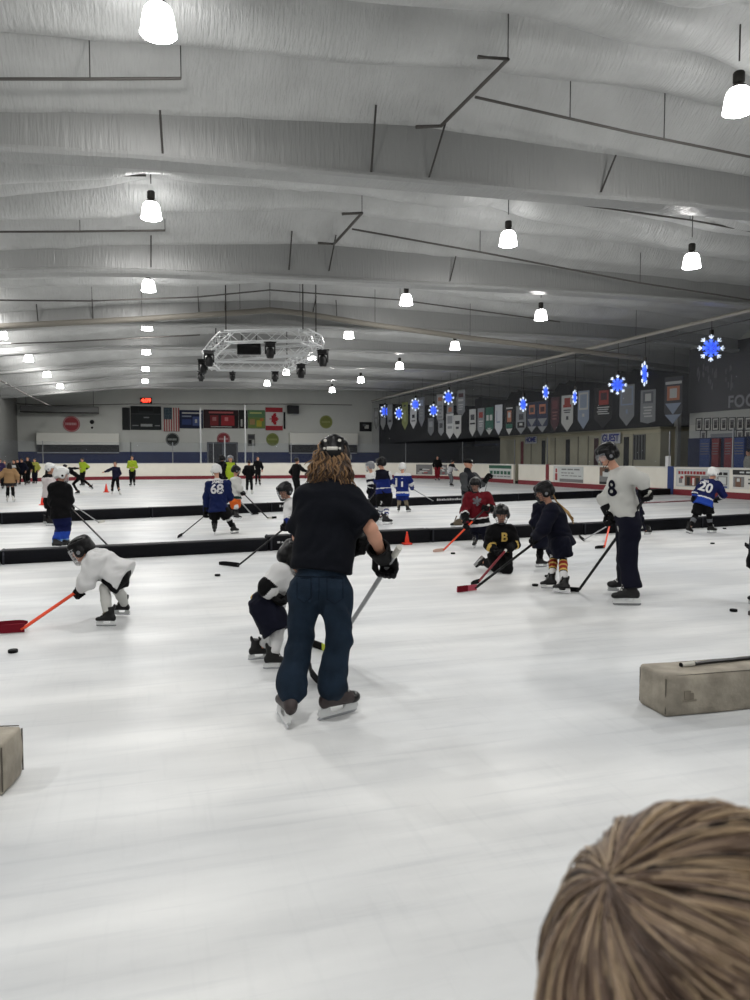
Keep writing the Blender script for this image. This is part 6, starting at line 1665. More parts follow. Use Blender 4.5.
# ---- adult in the white jersey
p = Pix(depth_of(gz(625, 602))); s = 0.98
J = dict(hd=p(607, 455, 0.0), nk=p(617, 472, 0.0), pv=p(628, 520, 0.0), sl=p(629, 475, -0.19), sr=p(622, 476, 0.17), el=p(642, 481, -0.25), er=p(605, 499, 0.20), hl=p(647.5, 497, -0.24), hr=p(611, 521, 0.10),
         hipl=p(630, 524, -0.09), hipr=p(627, 524, 0.09), kl=p(628, 560, -0.10), kr=p(625, 559, 0.10), tl=yawdir(-86), tr=yawdir(-84))
J['fl'] = ankle(627, 605, J['tl'], s); J['fr'] = ankle(621, 594, J['tr'], s)
st = (p(650, 491, -0.25), gnd(579, 592.5), gnd(556.5, 591))
J['hl'] = on_stick(st[0], st[1], 0.96); J['gl'] = st[0] - st[1]; J['gr'] = st[0] - st[1]
m2 = person('adult in white jersey, navy trousers and black helmet leaning on a long stick', J, s=s, hs=0.92, face=-86, look=0.4, fine=0.0125,
       top=dict(bulk=0.030, hem=0.12, mats=[GREYW], wr=0.012, wf=28), bottom=dict(bulk=0.035, mats=[NAVY], wr=0.008, wf=30, len=0.93, ankle=0.07),
       helmet=dict(m=HB, visor=True), skate=dict(boot=BOOT), gloves=dict(m=GLV, cuff=GLV, s=0.95))
jersey_text(m2, '8', 0.24, p(612, 489, -0.1), -AW * 0.35 - RT * 0.94, UPV, NAVY, name='number')
hockey_stick(*st, 'long black hockey stick held by the adult in the white jersey', SH_BLK, None, TAPE_B, None, TAPE_W)

# ---- child in navy with striped socks
p = Pix(depth_of(gz(557, 586))); s = 0.72
J = dict(hd=p(544, 492, 0.0), nk=p(551, 507, 0.0), pv=p(561, 541, 0.03), sl=p(551, 511, -0.16), sr=p(554, 510, 0.17), el=p(543, 529, -0.22), er=p(560, 530, 0.24), hl=p(533, 540, -0.12), hr=p(553, 527, 0.14),
         hipl=p(561, 544, -0.08), hipr=p(561, 544, 0.09), kl=p(563, 557, -0.08), kr=p(554, 556, 0.1), tl=yawdir(-72), tr=yawdir(-82))
J['fl'] = ankle(562, 593, J['tl'], s); J['fr'] = ankle(550, 589, J['tr'], s)
st = (p(556, 526, 0.10), gnd(476.5, 590.5), gnd(456, 592.5))
J['hl'] = on_stick(st[0], st[1], 0.30) if False else p(533, 540, -0.02); J['gl'] = st[0] - st[1]; J['gr'] = st[0] - st[1]
n1 = person('child in navy jersey with orange striped white socks, facing left', J, s=s, face=-84, look=0.35, fine=0.011,
       top=dict(bulk=0.065, hem=0.10, mats=[NAVY], wr=0.006), bottom=dict(kind='shorts', bulk=0.06, mats=[NAVY], name='hockey_shorts', len=1.0),
       socks=dict(mats=[WHITE_C, MAROON, YELL, NAVY], rules=[(0.14, 0.20, 3), (0.20, 0.26, 2), (0.26, 0.52, 1), (0.36, 0.41, 2), (0.52, 0.58, 2), (0.58, 0.62, 3)]), helmet=dict(m=HB, cage=WIRE), skate=dict(boot=BOOT, s=0.80), gloves=dict(m=GLV, cuff=GLV))
q = MB()
for i in range(26):
    a = i / 26; root = n1['P'](0.05 * math.cos(a * 6), -0.10, -0.05)
    q.tube([root, root - AW * 0.0 + RT * 0.05 - UPV * 0.1, p(566 + 3 * a, 512, -0.03 + 0.1 * a), p(574 - 1.5 * a, 521 + 3 * math.sin(i), -0.02 + 0.08 * a)], 0.006, 4, rad=[0.006, 0.008, 0.008, 0.003])
q.build('hair', HAIR_BL, n1['body'], smooth=True)
hockey_stick(*st, 'black shafted stick with a pink blade held by the child in striped socks', SH_BLK, None, SH_PNK, TAPE_R, TAPE_W, bh=0.075)

# ---- second child in navy half hidden behind
p = Pix(depth_of(gz(541, 566))); s = 0.66
J = dict(hd=p(545, 494, 0.0), nk=p(544, 504, 0), pv=p(542, 532, 0.03), sl=p(539, 507, -0.12), sr=p(550, 507, 0.12), el=p(535, 522, -0.14), er=p(555, 522, 0.16), hl=p(538, 535, -0.2), hr=p(549, 534, 0.05),
         hipl=p(540, 536, -0.06), hipr=p(545, 536, 0.06), kl=p(540, 549, -0.08), kr=p(549, 549, 0.06), tl=yawdir(-100), tr=yawdir(-120))
J['fl'] = ankle(541, 567, yawdir(75), s); J['tl'] = yawdir(78); J['fr'] = ankle(552, 566, J['tr'], s)
person('child in dark navy kit half hidden behind the child in striped socks', J, s=s, face=-60, fine=0.013, top=dict(bulk=0.055, hem=0.10, mats=[NAVY]), bottom=dict(kind='shorts', bulk=0.055, mats=[NAVY], name='hockey_shorts'),
       socks=dict(mats=[BLACK]), helmet=dict(m=HB, cage=WIRE, s=0.85), skate=dict(boot=BOOT, s=0.74), gloves=dict(m=GLV, cuff=GLV))

# ---- kneeling child in black and yellow
p = Pix(depth_of(gz(503, 573))); s = 0.68
J = dict(hd=p(501.5, 514, 0.0), nk=p(501, 526, 0.05), pv=p(500, 553, 0.14), sl=p(492, 530, 0.03), sr=p(510.5, 530, 0.06), el=p(489, 545, 0.02), er=p(515, 544, 0.02), hl=p(499, 553, -0.12), hr=p(510, 547, -0.08))
# facing us: his own right hand is on the left of the picture
J['sl'], J['sr'] = J['sr'], J['sl']; J['el'], J['er'] = J['er'], J['el']; J['hl'], J['hr'] = J['hr'], J['hl']
J['hipr'], J['hipl'] = p(495, 556, 0.12), p(505, 556, 0.12)
kr_, kl_ = gnd(497.5, 572), gnd(506.5, 573.5)
J['kr'], J['kl'] = kr_ + UPV * 0.075, kl_ + UPV * 0.075
J['fr'] = gnd(483, 569) + UPV * 0.10 + AW * 0.02; J['fl'] = kl_ + AW * 0.33 + UPV * 0.08 - RT * 0.05
J['tr'] = N(-RT * 0.55 - UPV * 0.65 + AW * 0.1); J['ur'] = N(RT * 0.8 + AW * 0.5 - UPV * 0.45); J['tl'] = N(AW * 0.5 - UPV * 0.8); J['ul'] = N(-AW * 0.75 - UPV * 0.35)
J['ur'] = N(J['ur'] - J['tr'] * (J['ur'] @ J['tr'])); J['ul'] = N(J['ul'] - J['tl'] * (J['ul'] @ J['tl']))
st = (p(506, 550, -0.12), gnd(479, 583.5), gnd(470, 586))
J['gl'] = st[0] - st[1]; J['gr'] = st[0] - st[1]
k_ = person('kneeling child in black and yellow kit facing the camera', J, s=s, face=184, look=0.25, fine=0.0105,
       top=dict(bulk=0.05, hem=0.02, mats=[BLACK, YELL], rules=[('torso', 0.0, 0.14, 1), ('sleeve', 0.25, 0.6, 1)]), bottom=dict(kind='trousers', bulk=0.045, mats=[BLACK], name='hockey_trousers', len=0.72),
       helmet=dict(m=HB, cage=WIRE), skate=dict(boot=BOOT, s=0.74), gloves=dict(m=GLV, cuff=GLV))
jersey_text(k_, 'B', 0.17, p(505, 538, -0.1), -AW, UPV, YELL, name='crest')
hockey_stick(*st, 'dark red shafted stick resting in front of the kneeling child', SH_RED, None, TAPE_B, None, TAPE_W)

# ---- child in the red jersey
p = Pix(depth_of(gz(480, 547))); s = 0.72
J = dict(hd=p(475, 485, 0.0), nk=p(476.5, 494, 0.02), pv=p(479, 521, 0.04), sr=p(469, 497, 0.0), sl=p(487, 497, 0.06), er=p(464.5, 511, -0.02), el=p(492, 509, 0.02), hr=p(468, 521, -0.16), hl=p(485, 508, -0.16),
         hipr=p(475, 525, 0.04), hipl=p(483, 525, 0.04), kr=p(475.5, 534, 0.0), kl=p(484.5, 534, 0.02), tr=yawdir(200), tl=yawdir(172))
J['fr'] = ankle(475, 548, J['tr'], s); J['fl'] = ankle(485.5, 547.5, J['tl'], s)
st = (p(489, 505, -0.12), gnd(444, 551.5), gnd(432.5, 552.5))
J['hr'] = on_stick(st[0], st[1], 0.50); J['gl'] = st[0] - st[1]; J['gr'] = st[0] - st[1]
k_ = person('child in red jersey with black and white hem holding an orange stick', J, s=s, face=195, look=0.3, fine=0.0115,
       top=dict(bulk=0.06, hem=0.13, mats=[RED, WHITE_C, BLACK], rules=[('torso', -0.2, 0.09, 1), ('torso', 0.09, 0.24, 2), ('torso', 0.24, 0.28, 1), ('sleeve', 0.3, 0.9, 2), ('sleeve', 0.22, 0.3, 1)]),
       bottom=dict(kind='shorts', bulk=0.03, mats=[NAVY], name='hockey_shorts', len=0.95), socks=dict(mats=[NAVY]), helmet=dict(m=HB, cage=WIRE), skate=dict(boot=BOOT, s=0.78), gloves=dict(m=GLV, cuff=GLV))
q = Solid()
jersey_text(k_, '*', 0.34, p(477, 505, -0.1), -AW, UPV, GREY, name='crest')
hockey_stick(*st, 'orange stick with a pale blade held by the child in the red jersey', SH_BLK, SH_ORG, CM('blade_pale', 196, 164, 150, 0.5), None, TAPE_W, 0.62)

# ---- coach in the cap
p = Pix(depth_of(gz(462, 528))); s = 0.95
J = dict(hd=p(468, 464.5, 0.0), nk=p(467.5, 471, 0.0), pv=p(468, 497, 0.02), sr=p(463, 476, -0.16), sl=p(474, 476, 0.16), er=p(465, 488, -0.22), el=p(482, 484, 0.12), hr=p(473, 490, -0.24), hl=p(489.5, 475.5, 0.05),
         hipr=p(466, 499, -0.08), hipl=p(470, 499, 0.08), kr=p(464.5, 512, -0.07), kl=p(474, 512, 0.1), tr=yawdir(250), tl=yawdir(110))
J['fr'] = ankle(459, 529, yawdir(-95), s); J['tr'] = yawdir(-98); J['fl'] = ankle(476, 526, J['tl'], s)
st = (p(489.5, 473, 0.05), gnd(478, 524), gnd(470, 526))
J['gl'] = st[0] - st[1]; J['gr'] = RT
person('coach in black cap, dark vest and grey trousers pointing a glove to the right', J, s=s, face=110, look=0.1, fine=0.014, top=dict(name='jacket', bulk=0.03, hem=0.06, mats=[CM('jacket_dark', 28, 30, 36, 0.8), CM('hood_grey', 66, 68, 70, 0.85)], rules=[('sleeve', -1.1, 1.2, 1)], collar=True),
       bottom=dict(bulk=0.02, mats=[GREY], len=0.9), cap=dict(m=BLACK, peak=CM('peak', 70, 44, 40, 0.8), badge=WHITE_C), skate=dict(boot=CM('boot_tan', 88, 76, 58, 0.5), s=0.98), gloves=dict(m=GLV, cuff=GLV))
hockey_stick(*st, 'hockey stick held up by the coach behind the child in red', SH_GRY, None, TAPE_B)

# ---- skater numbered 20
p = Pix(depth_of(gz(702, 533))); s = 0.80
J = dict(hd=p(713.5, 473.5, 0.08), nk=p(710.5, 481, 0.05), pv=p(703.5, 502, 0.0), sl=p(704, 483, 0.05), sr=p(718, 485, -0.02), el=p(696, 493, 0.1), er=p(723, 495, 0.02), hl=p(693.5, 500.5, 0.05), hr=p(716, 500, 0.24),
         hipl=p(700, 504, 0.02), hipr=p(707, 504, 0.0), kl=p(696, 514.5, 0.03), kr=p(709, 514, -0.04), tl=yawdir(60), tr=yawdir(84))
J['fl'] = ankle(690, 533.5, J['tl'], s); J['fr'] = ankle(711, 533, J['tr'], s); J['tl'] = N(J['tl'] - UPV * 0.25)
st = (p(716, 499, 0.22), gnd(632, 536), gnd(620, 536.5))
hx_ = p(660, 502.4, 0.0); st = (p(716, 499.5, 0.2), st[1], st[2])
J['gl'] = RT; J['gr'] = RT
k_ = person('skater in blue jersey numbered 20 and white helmet near the right boards', J, s=s, face=65, look=0.25, fine=0.0135, top=dict(bulk=0.05, hem=0.10, mats=[CM('royal_dark', 15, 24, 70, 0.75), ROYAL_L, WHITE_C], rules=[('torso', -0.2, 0.26, 1), ('torso', 0.26, 0.31, 2), ('sleeve', 0.1, 0.35, 2), ('sleeve', 0.6, 0.9, 1)]),
       bottom=dict(kind='shorts', bulk=0.04, mats=[BLACK], name='hockey_shorts', len=1.0), socks=dict(mats=[BLACK, GREY], rules=[(0.35, 0.6, 1)]), helmet=dict(m=HW), skate=dict(boot=BOOT, s=0.86), gloves=dict(m=GLV, cuff=GLV))
jersey_text(k_, '20', 0.27, p(706.3, 487.5, -0.15), -FW * 0.95 - RT * 0.25, N(UPV + RT * 0.35), WHITE_C); jersey_text(k_, 'IIIII', 0.075, p(708.3, 481.3, -0.15), -FW, N(UPV + RT * 0.35), WHITE_C, name='nameplate')
# his stick lies out level behind him
q0 = p(693, 500.6, 0.04); q1 = p(656, 502.3, 0.05); hq = q1 - UPV * 0.0
o = empty('hockey_stick', q0, 'dark red stick held level out to the left by the skater numbered 20', 'hockey stick')
b = MB(); b.tube([p(700, 500.3, 0.04), q0, q1, p(636, 503.2, 0.05)], 0.015, 6); b.build('shaft', CM('shaft_maroon', 84, 34, 40, 0.4), o)
b = MB(); e_ = p(636, 503.2, 0.05); b.bbox((-0.26, -0.006, -0.03), (0.02, 0.006, 0.03), 0.004, 1, Matrix.Translation(e_) @ Matrix.Rotation(-YAW, 4, 'Z')); b.build('blade', TAPE_B, o)

# ---- skater numbered 68
p = Pix(depth_of(gz(223, 534))); s = 0.82
J = dict(hd=p(216.5, 470.5, 0.14), nk=p(217, 480.5, 0.08), pv=p(218.5, 508, 0.0), sl=p(210, 484, 0.06), sr=p(226.5, 484, 0.06), el=p(207, 496, 0.14), er=p(229.5, 497, 0.14), hl=p(205, 507, 0.34), hr=p(222, 504, 0.36),
         hipl=p(214.5, 511, 0.0), hipr=p(223.5, 511, 0.0), kl=p(214.5, 519, 0.05), kr=p(228, 518, 0.05), tl=yawdir(-12), tr=yawdir(38))
J['fl'] = ankle(214.6, 535, J['tl'], s); J['fr'] = ankle(233.5, 533.5, J['tr'], s); J['ur'] = N(UPV - RT * 0.2)
st = (p(224, 500, 0.38), gnd(182, 536), gnd(176, 538.5))
J['hl'] = on_stick(st[0], st[1], 0.55); J['gl'] = st[0] - st[1]; J['gr'] = st[0] - st[1]
k_ = person('skater in blue jersey numbered 68 seen from behind between the black dividers', J, s=s, face=-6, look=0.3, fine=0.0135, top=dict(bulk=0.055, hem=0.12, mats=[CM('royal_68', 14, 27, 70, 0.75), WHITE_C], rules=[('yoke', 0.99, 1)]),
       bottom=dict(kind='shorts', bulk=0.05, mats=[BLACK], name='hockey_shorts', len=1.0), socks=dict(mats=[BLACK, WHITE_C], rules=[(-0.3, 0.26, 1)]), helmet=dict(m=HW), skate=dict(boot=BOOT, s=0.88), gloves=dict(m=GLV, cuff=GLV))
jersey_text(k_, '68', 0.27, p(216.2, 489.5, -0.15), -AW, UPV, WHITE_C); jersey_text(k_, 'JAMES', 0.085, p(216.5, 482, -0.15), -AW, UPV, WHITE_C, name='nameplate')
hockey_stick(*st, 'black stick reaching to the ice left of the skater numbered 68', SH_BLK, None, TAPE_B)

# ---- child in white with an orange band right of 68
p = Pix(depth_of(gz(235, 519))); s = 0.78
J = dict(hd=p(236, 470.5, 0.0), nk=p(235.5, 478, 0.0), pv=p(235, 498, 0.0), sl=p(233.5, 480.5, -0.13), sr=p(238, 480.5, 0.13), el=p(240, 489, -0.16), er=p(233, 490, 0.2), hl=p(243, 494, -0.12), hr=p(238, 497, 0.12),
         hipl=p(234, 501, -0.07), hipr=p(236, 501, 0.07), kl=p(236, 508, -0.07), kr=p(236, 508, 0.07), tl=yawdir(70), tr=yawdir(85))
J['sl'], J['sr'] = J['sr'], J['sl']; J['el'], J['er'] = J['er'], J['el']; J['hl'], J['hr'] = J['hr'], J['hl']
J['hipl'], J['hipr'] = J['hipr'], J['hipl']
J['fl'] = ankle(234, 518, J['tl'], s); J['fr'] = ankle(237, 520, J['tr'], s)
st = (p(241, 491, -0.12), gnd(267.5, 519), gnd(277, 518.5))
J['gl'] = st[0] - st[1]; J['gr'] = st[0] - st[1]
person('skater in white jersey, orange shorts and black helmet right of the skater numbered 68', J, s=s, face=60, look=0.3, fine=0.0145, top=dict(bulk=0.05, hem=0.04, mats=[GREYW, DGREEN], rules=[('torso', 0.02, 0.14, 1)]),
       bottom=dict(kind='shorts', bulk=0.05, mats=[ORANGE], name='hockey_shorts', len=0.8), socks=dict(mats=[BLACK, WHITE_C], rules=[(-0.3, 0.1, 1)]), helmet=dict(m=HB, cage=WIRE), skate=dict(boot=BOOT, s=0.85), gloves=dict(m=GLV, cuff=GLV))
hockey_stick(*st, 'black stick with a pale blade right of the skater in orange shorts', SH_BLK, None, TAPE_W, TAPE_B)
hockey_stick(p(239, 500, 0.1), gnd(251.5, 515), gnd(259, 514.5), 'shorter grey stick low beside the skater in orange shorts', SH_GRY, None, TAPE_B)
stander('skater in hi-vis yellow hood and grey helmet behind the orange shorts', 230.5, 501, 1.66, 150, skate=dict(boot=BOOT), top=dict(name='jacket', bulk=0.04, mats=[HIVIS, BLACK], hood=True, collar=True, rules=[('sleeve', -1, 1.2, 1)]), bottom=dict(mats=[BLACK]), helmet=dict(m=HG), gloves=dict(m=GLV), fine=0.02)
stander('dark clothed skater in black helmet just beyond the skater numbered 68', 222.5, 499, 1.68, 0, skate=dict(boot=BOOT), top=dict(name='jacket', bulk=0.03, mats=[BLACK], hood=True), bottom=dict(mats=[BLACK]), helmet=dict(m=HB), gloves=dict(m=GLV), fine=0.02)

# ---- child in blue and white with a black helmet, mostly hidden by the adult in jeans
p = Pix(depth_of(gz(300, 564))); s = 0.70
J = dict(hd=p(284.5, 491, 0.0), nk=p(290, 501, 0.02), pv=p(301, 531, 0.05), sl=p(296, 506, -0.1), sr=p(289, 505, 0.0), el=p(304, 518, -0.14), er=p(289, 518, -0.08), hl=p(296, 522, -0.16), hr=p(284.5, 530, -0.14),
         hipl=p(304, 535, 0.05), hipr=p(298, 535, 0.05), kl=p(305, 547, 0.0), kr=p(297, 547, 0.0), tl=yawdir(200), tr=yawdir(220))
J['fl'] = ankle(306, 565, J['tl'], s); J['fr'] = ankle(297, 566, J['tr'], s)
st = (p(297, 518, -0.1), gnd(239, 567.5), gnd(220.5, 565))
J['hr'] = on_stick(st[0], st[1], 0.78); J['gl'] = st[0] - st[1]; J['gr'] = st[0] - st[1]
person('child in blue and white jersey and black helmet looking out from behind the jeans wearer', J, s=s, face=222, look=0.35, fine=0.012, top=dict(bulk=0.045, hem=0.10, mats=[ROYAL, WHITE_C, BLACK], rules=[('yoke', 0.62, 1), ('sleeve', -1.1, -0.6, 1), ('sleeve', 0.15, 0.3, 1)]),
       bottom=dict(kind='shorts', bulk=0.05, mats=[NAVY], name='hockey_shorts'), socks=dict(mats=[ROYAL]), helmet=dict(m=HB, cage=WIRE), skate=dict(boot=BOOT, s=0.78), gloves=dict(m=GLV, cuff=GLV))
hockey_stick(*st, 'black stick reaching left to a puck from behind the adult in jeans', SH_BLK, None, TAPE_B, None, TAPE_W, bh=0.07)

# ---- the group in blue and white right of the adult
p = Pix(depth_of(gz(386, 524))); s = 0.92
J = dict(hd=p(380.8, 463, 0.05), nk=p(382.5, 471, 0.02), pv=p(384, 493, 0.0), sl=p(377.5, 473.5, 0.03), sr=p(388, 474, 0.0), el=p(377, 481, 0.12), er=p(390.5, 481, 0.12), hl=p(378, 488, 0.28), hr=p(386, 487, 0.3),
         hipl=p(382, 496, 0.0), hipr=p(387, 496, 0.0), kl=p(381, 505, 0.04), kr=p(386.5, 506, 0.0), tl=yawdir(-30), tr=yawdir(60))
J['fl'] = ankle(380, 521.5, J['tl'], s); J['fr'] = ankle(387.5, 525, J['tr'], s)
st = (p(377, 490, 0.3), gnd(350, 527), gnd(364, 521)); J['gl'] = RT; J['gr'] = RT
person('tall skater in blue jersey with white shoulders and a black helmet, back turned', J, s=s, face=-40, look=0.1, fine=0.015, top=dict(bulk=0.03, hem=0.02, mats=[ROYAL, WHITE_C, NAVY], rules=[('torso', 0.62, 1.2, 2), ('sleeve', -1.2, -0.4, 1), ('torso', 0.22, 0.26, 1)]),
       bottom=dict(kind='shorts', bulk=0.05, mats=[BLACK], name='hockey_shorts', len=1.05), socks=dict(mats=[WHITE_C, ROYAL], rules=[(0.35, 0.45, 1), (0.6, 0.7, 1)]), helmet=dict(m=HB), skate=dict(boot=BOOT, s=0.94), gloves=dict(m=GLV))
hockey_stick(*st, 'black stick blade showing behind the bare forearm of the adult in jeans', SH_BLK, None, TAPE_B, bh=0.07)
p = Pix(depth_of(gz(377, 518))); s = 0.78
J = dict(hd=p(370, 466.5, 0.0), nk=p(371.5, 474, 0.0), pv=p(374.5, 496, 0.02), sl=p(369, 476.5, -0.12), sr=p(375, 476.5, 0.12), el=p(370.5, 485, -0.18), er=p(372, 486, 0.18), hl=p(368, 492, -0.12), hr=p(368, 491, 0.1),
         hipl=p(374, 499, -0.06), hipr=p(376, 499, 0.06), kl=p(375, 506, -0.06), kr=p(376, 506, 0.06), tl=yawdir(-80), tr=yawdir(-70))
J['fl'] = ankle(377, 520, J['tl'], s); J['fr'] = ankle(373, 517, J['tr'], s); J['gl'] = AW; J['gr'] = AW
person('skater with a grey caged helmet and striped sleeves left of the tall blue one', J, s=s, face=-95, look=0.1, fine=0.015, top=dict(bulk=0.05, hem=0.06, mats=[NAVY, WHITE_C], rules=[('yoke', 0.8, 1), ('sleeve', -0.3, 0.0, 1), ('sleeve', 0.3, 0.55, 1)]),
       bottom=dict(kind='shorts', bulk=0.05, mats=[BLACK], name='hockey_shorts', len=1.0), socks=dict(mats=[NAVY, WHITE_C], rules=[(0.4, 0.6, 1)]), helmet=dict(m=HG, cage=WIREW), skate=dict(boot=BOOT, s=0.85), gloves=dict(m=GLV))
p = Pix(depth_of(gz(403, 512))); s = 0.78
J = dict(hd=p(402.5, 467, 0.06), nk=p(402.5, 474.5, 0.02), pv=p(402.5, 493, 0.0), sl=p(397, 476, 0.0), sr=p(408, 476, 0.0), el=p(395, 484, 0.08), er=p(411, 482.5, 0.05), hl=p(398.5, 489, 0.3), hr=p(410.5, 488, 0.16),
         hipl=p(400.5, 495, 0.0), hipr=p(405, 495, 0.0), kl=p(399.3, 500, 0.03), kr=p(405.5, 500, 0.03), tl=yawdir(-8), tr=yawdir(40))
J['fl'] = ankle(398.5, 512.5, J['tl'], s); J['fr'] = ankle(408, 512, J['tr'], s); 
st = (p(404, 484, 0.3), gnd(437, 504), gnd(444, 503)); J['hr'] = on_stick(st[0], st[1], 0.78); J['gr'] = st[0] - st[1]; J['gl'] = RT
k_ = person('small player in blue jersey numbered 11 and white helmet seen from behind', J, s=s, face=10, look=0.1, fine=0.0145, top=dict(bulk=0.055, hem=0.12, mats=[ROYAL, WHITE_C, ROYAL_L], rules=[('torso', -0.3, 0.12, 2), ('torso', 0.12, 0.2, 1), ('yoke', 0.93, 1), ('sleeve', 0.0, 0.25, 1)]),
       bottom=dict(kind='shorts', bulk=0.05, mats=[ROYAL], name='hockey_shorts', len=0.9), socks=dict(mats=[CM('sock_tan', 120, 110, 92, 0.8)]), helmet=dict(m=HW), skate=dict(boot=BOOT, s=0.84), gloves=dict(m=GLV))
jersey_text(k_, '11', 0.34, p(399.2, 483, -0.15), -AW, UPV, WHITE_C)
hockey_stick(*st, 'pale stick sloping right from the small player numbered 11', SH_GRY, None, TAPE_B)

# ---- hidden skater behind the adult in the white jersey
p = Pix(depth_of(gz(640, 537))); s = 0.72
J = dict(hd=p(630, 483, 0.0), nk=p(633, 490, 0), pv=p(636, 512, 0.03), sl=p(631, 493, -0.13), sr=p(633, 492, 0.13), el=p(627, 500, -0.16), er=p(630, 500, 0.2), hl=p(620, 507, -0.1), hr=p(618, 508, 0.12),
         hipl=p(636, 515, -0.06), hipr=p(636, 515, 0.06), kl=p(635, 523, -0.06), kr=p(640, 523, 0.06), tl=yawdir(-80), tr=yawdir(-60))
J['fl'] = ankle(634, 537, J['tl'], s); J['fr'] = ankle(646, 535.5, yawdir(50), s); J['tr'] = yawdir(62)
st = (p(616, 498, -0.05), gnd(604.5, 548.5), gnd(594.5, 549)); J['gl'] = st[0] - st[1]; J['gr'] = st[0] - st[1]
person('child in dark kit almost hidden behind the adult in the white jersey', J, s=s, face=-90, fine=0.015, top=dict(bulk=0.05, hem=0.10, mats=[NAVY]), bottom=dict(kind='shorts', bulk=0.05, mats=[NAVY], name='hockey_shorts'), socks=dict(mats=[NAVY]), helmet=dict(m=HB, cage=WIRE), skate=dict(boot=BOOT, s=0.78), gloves=dict(m=GLV))
hockey_stick(*st, 'bright orange stick with a black blade left of the white jersey adult', SH_ORG, None, TAPE_B, None, TAPE_W)
hockey_stick(p(640, 507, 0.3), gnd(584, 541.5), gnd(575.5, 536), 'grey shafted stick with a black blade behind the striped socks child', SH_GRY, None, TAPE_B, None, TAPE_W)

# ---- black hooded skater and the one in white behind, on the left
p = Pix(depth_of(gz(63, 548))); s = 0.86
J = dict(hd=p(61.5, 474.5, 0.05), nk=p(60, 484.5, 0.02), pv=p(61, 514, 0.0), sl=p(53.5, 488, 0.0), sr=p(66.5, 488, 0.0), el=p(52.5, 502, 0.06), er=p(69, 500, 0.05), hl=p(57, 511, 0.22), hr=p(70.5, 509, 0.18),
         hipl=p(59, 518, 0.0), hipr=p(65, 518, 0.0), kl=p(61, 529, 0.04), kr=p(66, 528, 0.03), tl=yawdir(60), tr=yawdir(75))
J['fl'] = ankle(59.5, 549.5, J['tl'], s); J['fr'] = ankle(66.5, 548.5, J['tr'], s)
st = (p(66, 503, 0.2), gnd(111.5, 551), gnd(121, 550)); J['hr'] = on_stick(st[0], st[1], 0.90); J['gr'] = st[0] - st[1]; J['gl'] = RT
person('skater in black hooded top and blue fading socks with a white helmet', J, s=s, face=55, look=0.1, fine=0.0135, top=dict(name='hooded_top', bulk=0.05, hem=0.10, mats=[BLACK], hood=True), bottom=dict(bulk=0.035, mats=[CM('pants_blue', 12, 20, 62, 0.75), ROYAL_L, SKYB, BLACK], fade=[gD(60, 531, p.z0)[2], gD(60, 538, p.z0)[2], gD(60, 543.5, p.z0)[2]], len=0.93, ankle=0.06),
       helmet=dict(m=HW, cage=WIREW, disc=BLACK), skate=dict(boot=BOOT, s=0.9), gloves=dict(m=GLV))
hockey_stick(*st, 'long black stick sloping right behind the crouching child', SH_BLK, None, TAPE_B, None, TAPE_W)
p = Pix(depth_of(gz(50, 525))); s = 0.84
J = dict(hd=p(50.5, 468.5, 0.0), nk=p(49.5, 476, 0.0), pv=p(49.5, 497, 0.0), sl=p(46, 479, 0.12), sr=p(51, 479, -0.12), el=p(48, 487, 0.18), er=p(52, 488, -0.18), hl=p(58, 492, 0.14), hr=p(60, 495, -0.12),
         hipl=p(49, 500, 0.07), hipr=p(50, 500, -0.07), kl=p(50, 508, 0.07), kr=p(51, 508, -0.07), tl=yawdir(85), tr=yawdir(88))
J['fl'] = ankle(48.5, 524, J['tl'], s); J['fr'] = ankle(51, 526, J['tr'], s)
st = (p(60, 496, -0.1), gnd(98.5, 523.5), gnd(106, 522)); J['gl'] = st[0] - st[1]; J['gr'] = st[0] - st[1]
person('skater in white jersey and white helmet partly behind the black hooded one', J, s=s, face=85, look=0.15, fine=0.0145, top=dict(bulk=0.05, hem=0.02, mats=[CM('cloth_pinkwhite', 200, 192, 192, 0.8), BLACK], rules=[('yoke', 0.93, 1)]), bottom=dict(kind='shorts', bulk=0.05, mats=[BLACK], name='hockey_shorts', len=1.0),
       socks=dict(mats=[BLACK]), helmet=dict(m=HW), skate=dict(boot=BOOT, s=0.88), gloves=dict(m=GLV), hair=dict(m=HAIR_DK, kind='long'))
hockey_stick(*st, 'grey stick with a hooked pale blade beyond the far divider on the left', SH_GRY, None, TAPE_W, None, TAPE_B)

# ---- far skaters without sticks
LOW = ((-0.06, -0.56, 0.06), (0.06, -0.56, 0.06)); BACK = ((0.12, -0.42, -0.16), (-0.12, -0.42, -0.16))
WS = dict(boot=BOOTW, toe=BOOTW, lace=LACE); BS = dict(boot=BOOT)
stander('girl in tan jacket and dark skirt skating at the left edge', 10.5, 502, 1.42, -20, arms=((-0.30, -0.46, 0.1), (0.16, -0.52, 0.05)), skate=WS, hands='bare', top=dict(name='jacket', bulk=0.05, hem=0.06, mats=[TAN]), bottom=dict(kind='skirt', mats=[CM('plaid', 48, 44, 46, 0.85, var=0.5, vscale=40)], name='skirt'), socks=dict(mats=[BLACK]), hair=dict(m=HAIR_DK, kind='long'), fine=0.02)
stander('bystander in purple jacket cut by the left edge behind the tan jacket', 0.5, 489.5, 1.55, 160, skate=BS, hands='bare', top=dict(name='jacket', bulk=0.04, mats=[PURPLE]), bottom=dict(mats=[BLACK]), hair=dict(m=HAIR_DK), fine=0.025)
stander('bystander in grey hooded top just behind the girl in tan', 5.2, 488, 1.45, 170, skate=BS, hands='bare', top=dict(name='hooded_top', bulk=0.04, mats=[GREY], hood=True), bottom=dict(mats=[BLACK]), hair=dict(m=CM('hair_ash', 120, 110, 98, 0.6), kind='long'), fine=0.025)
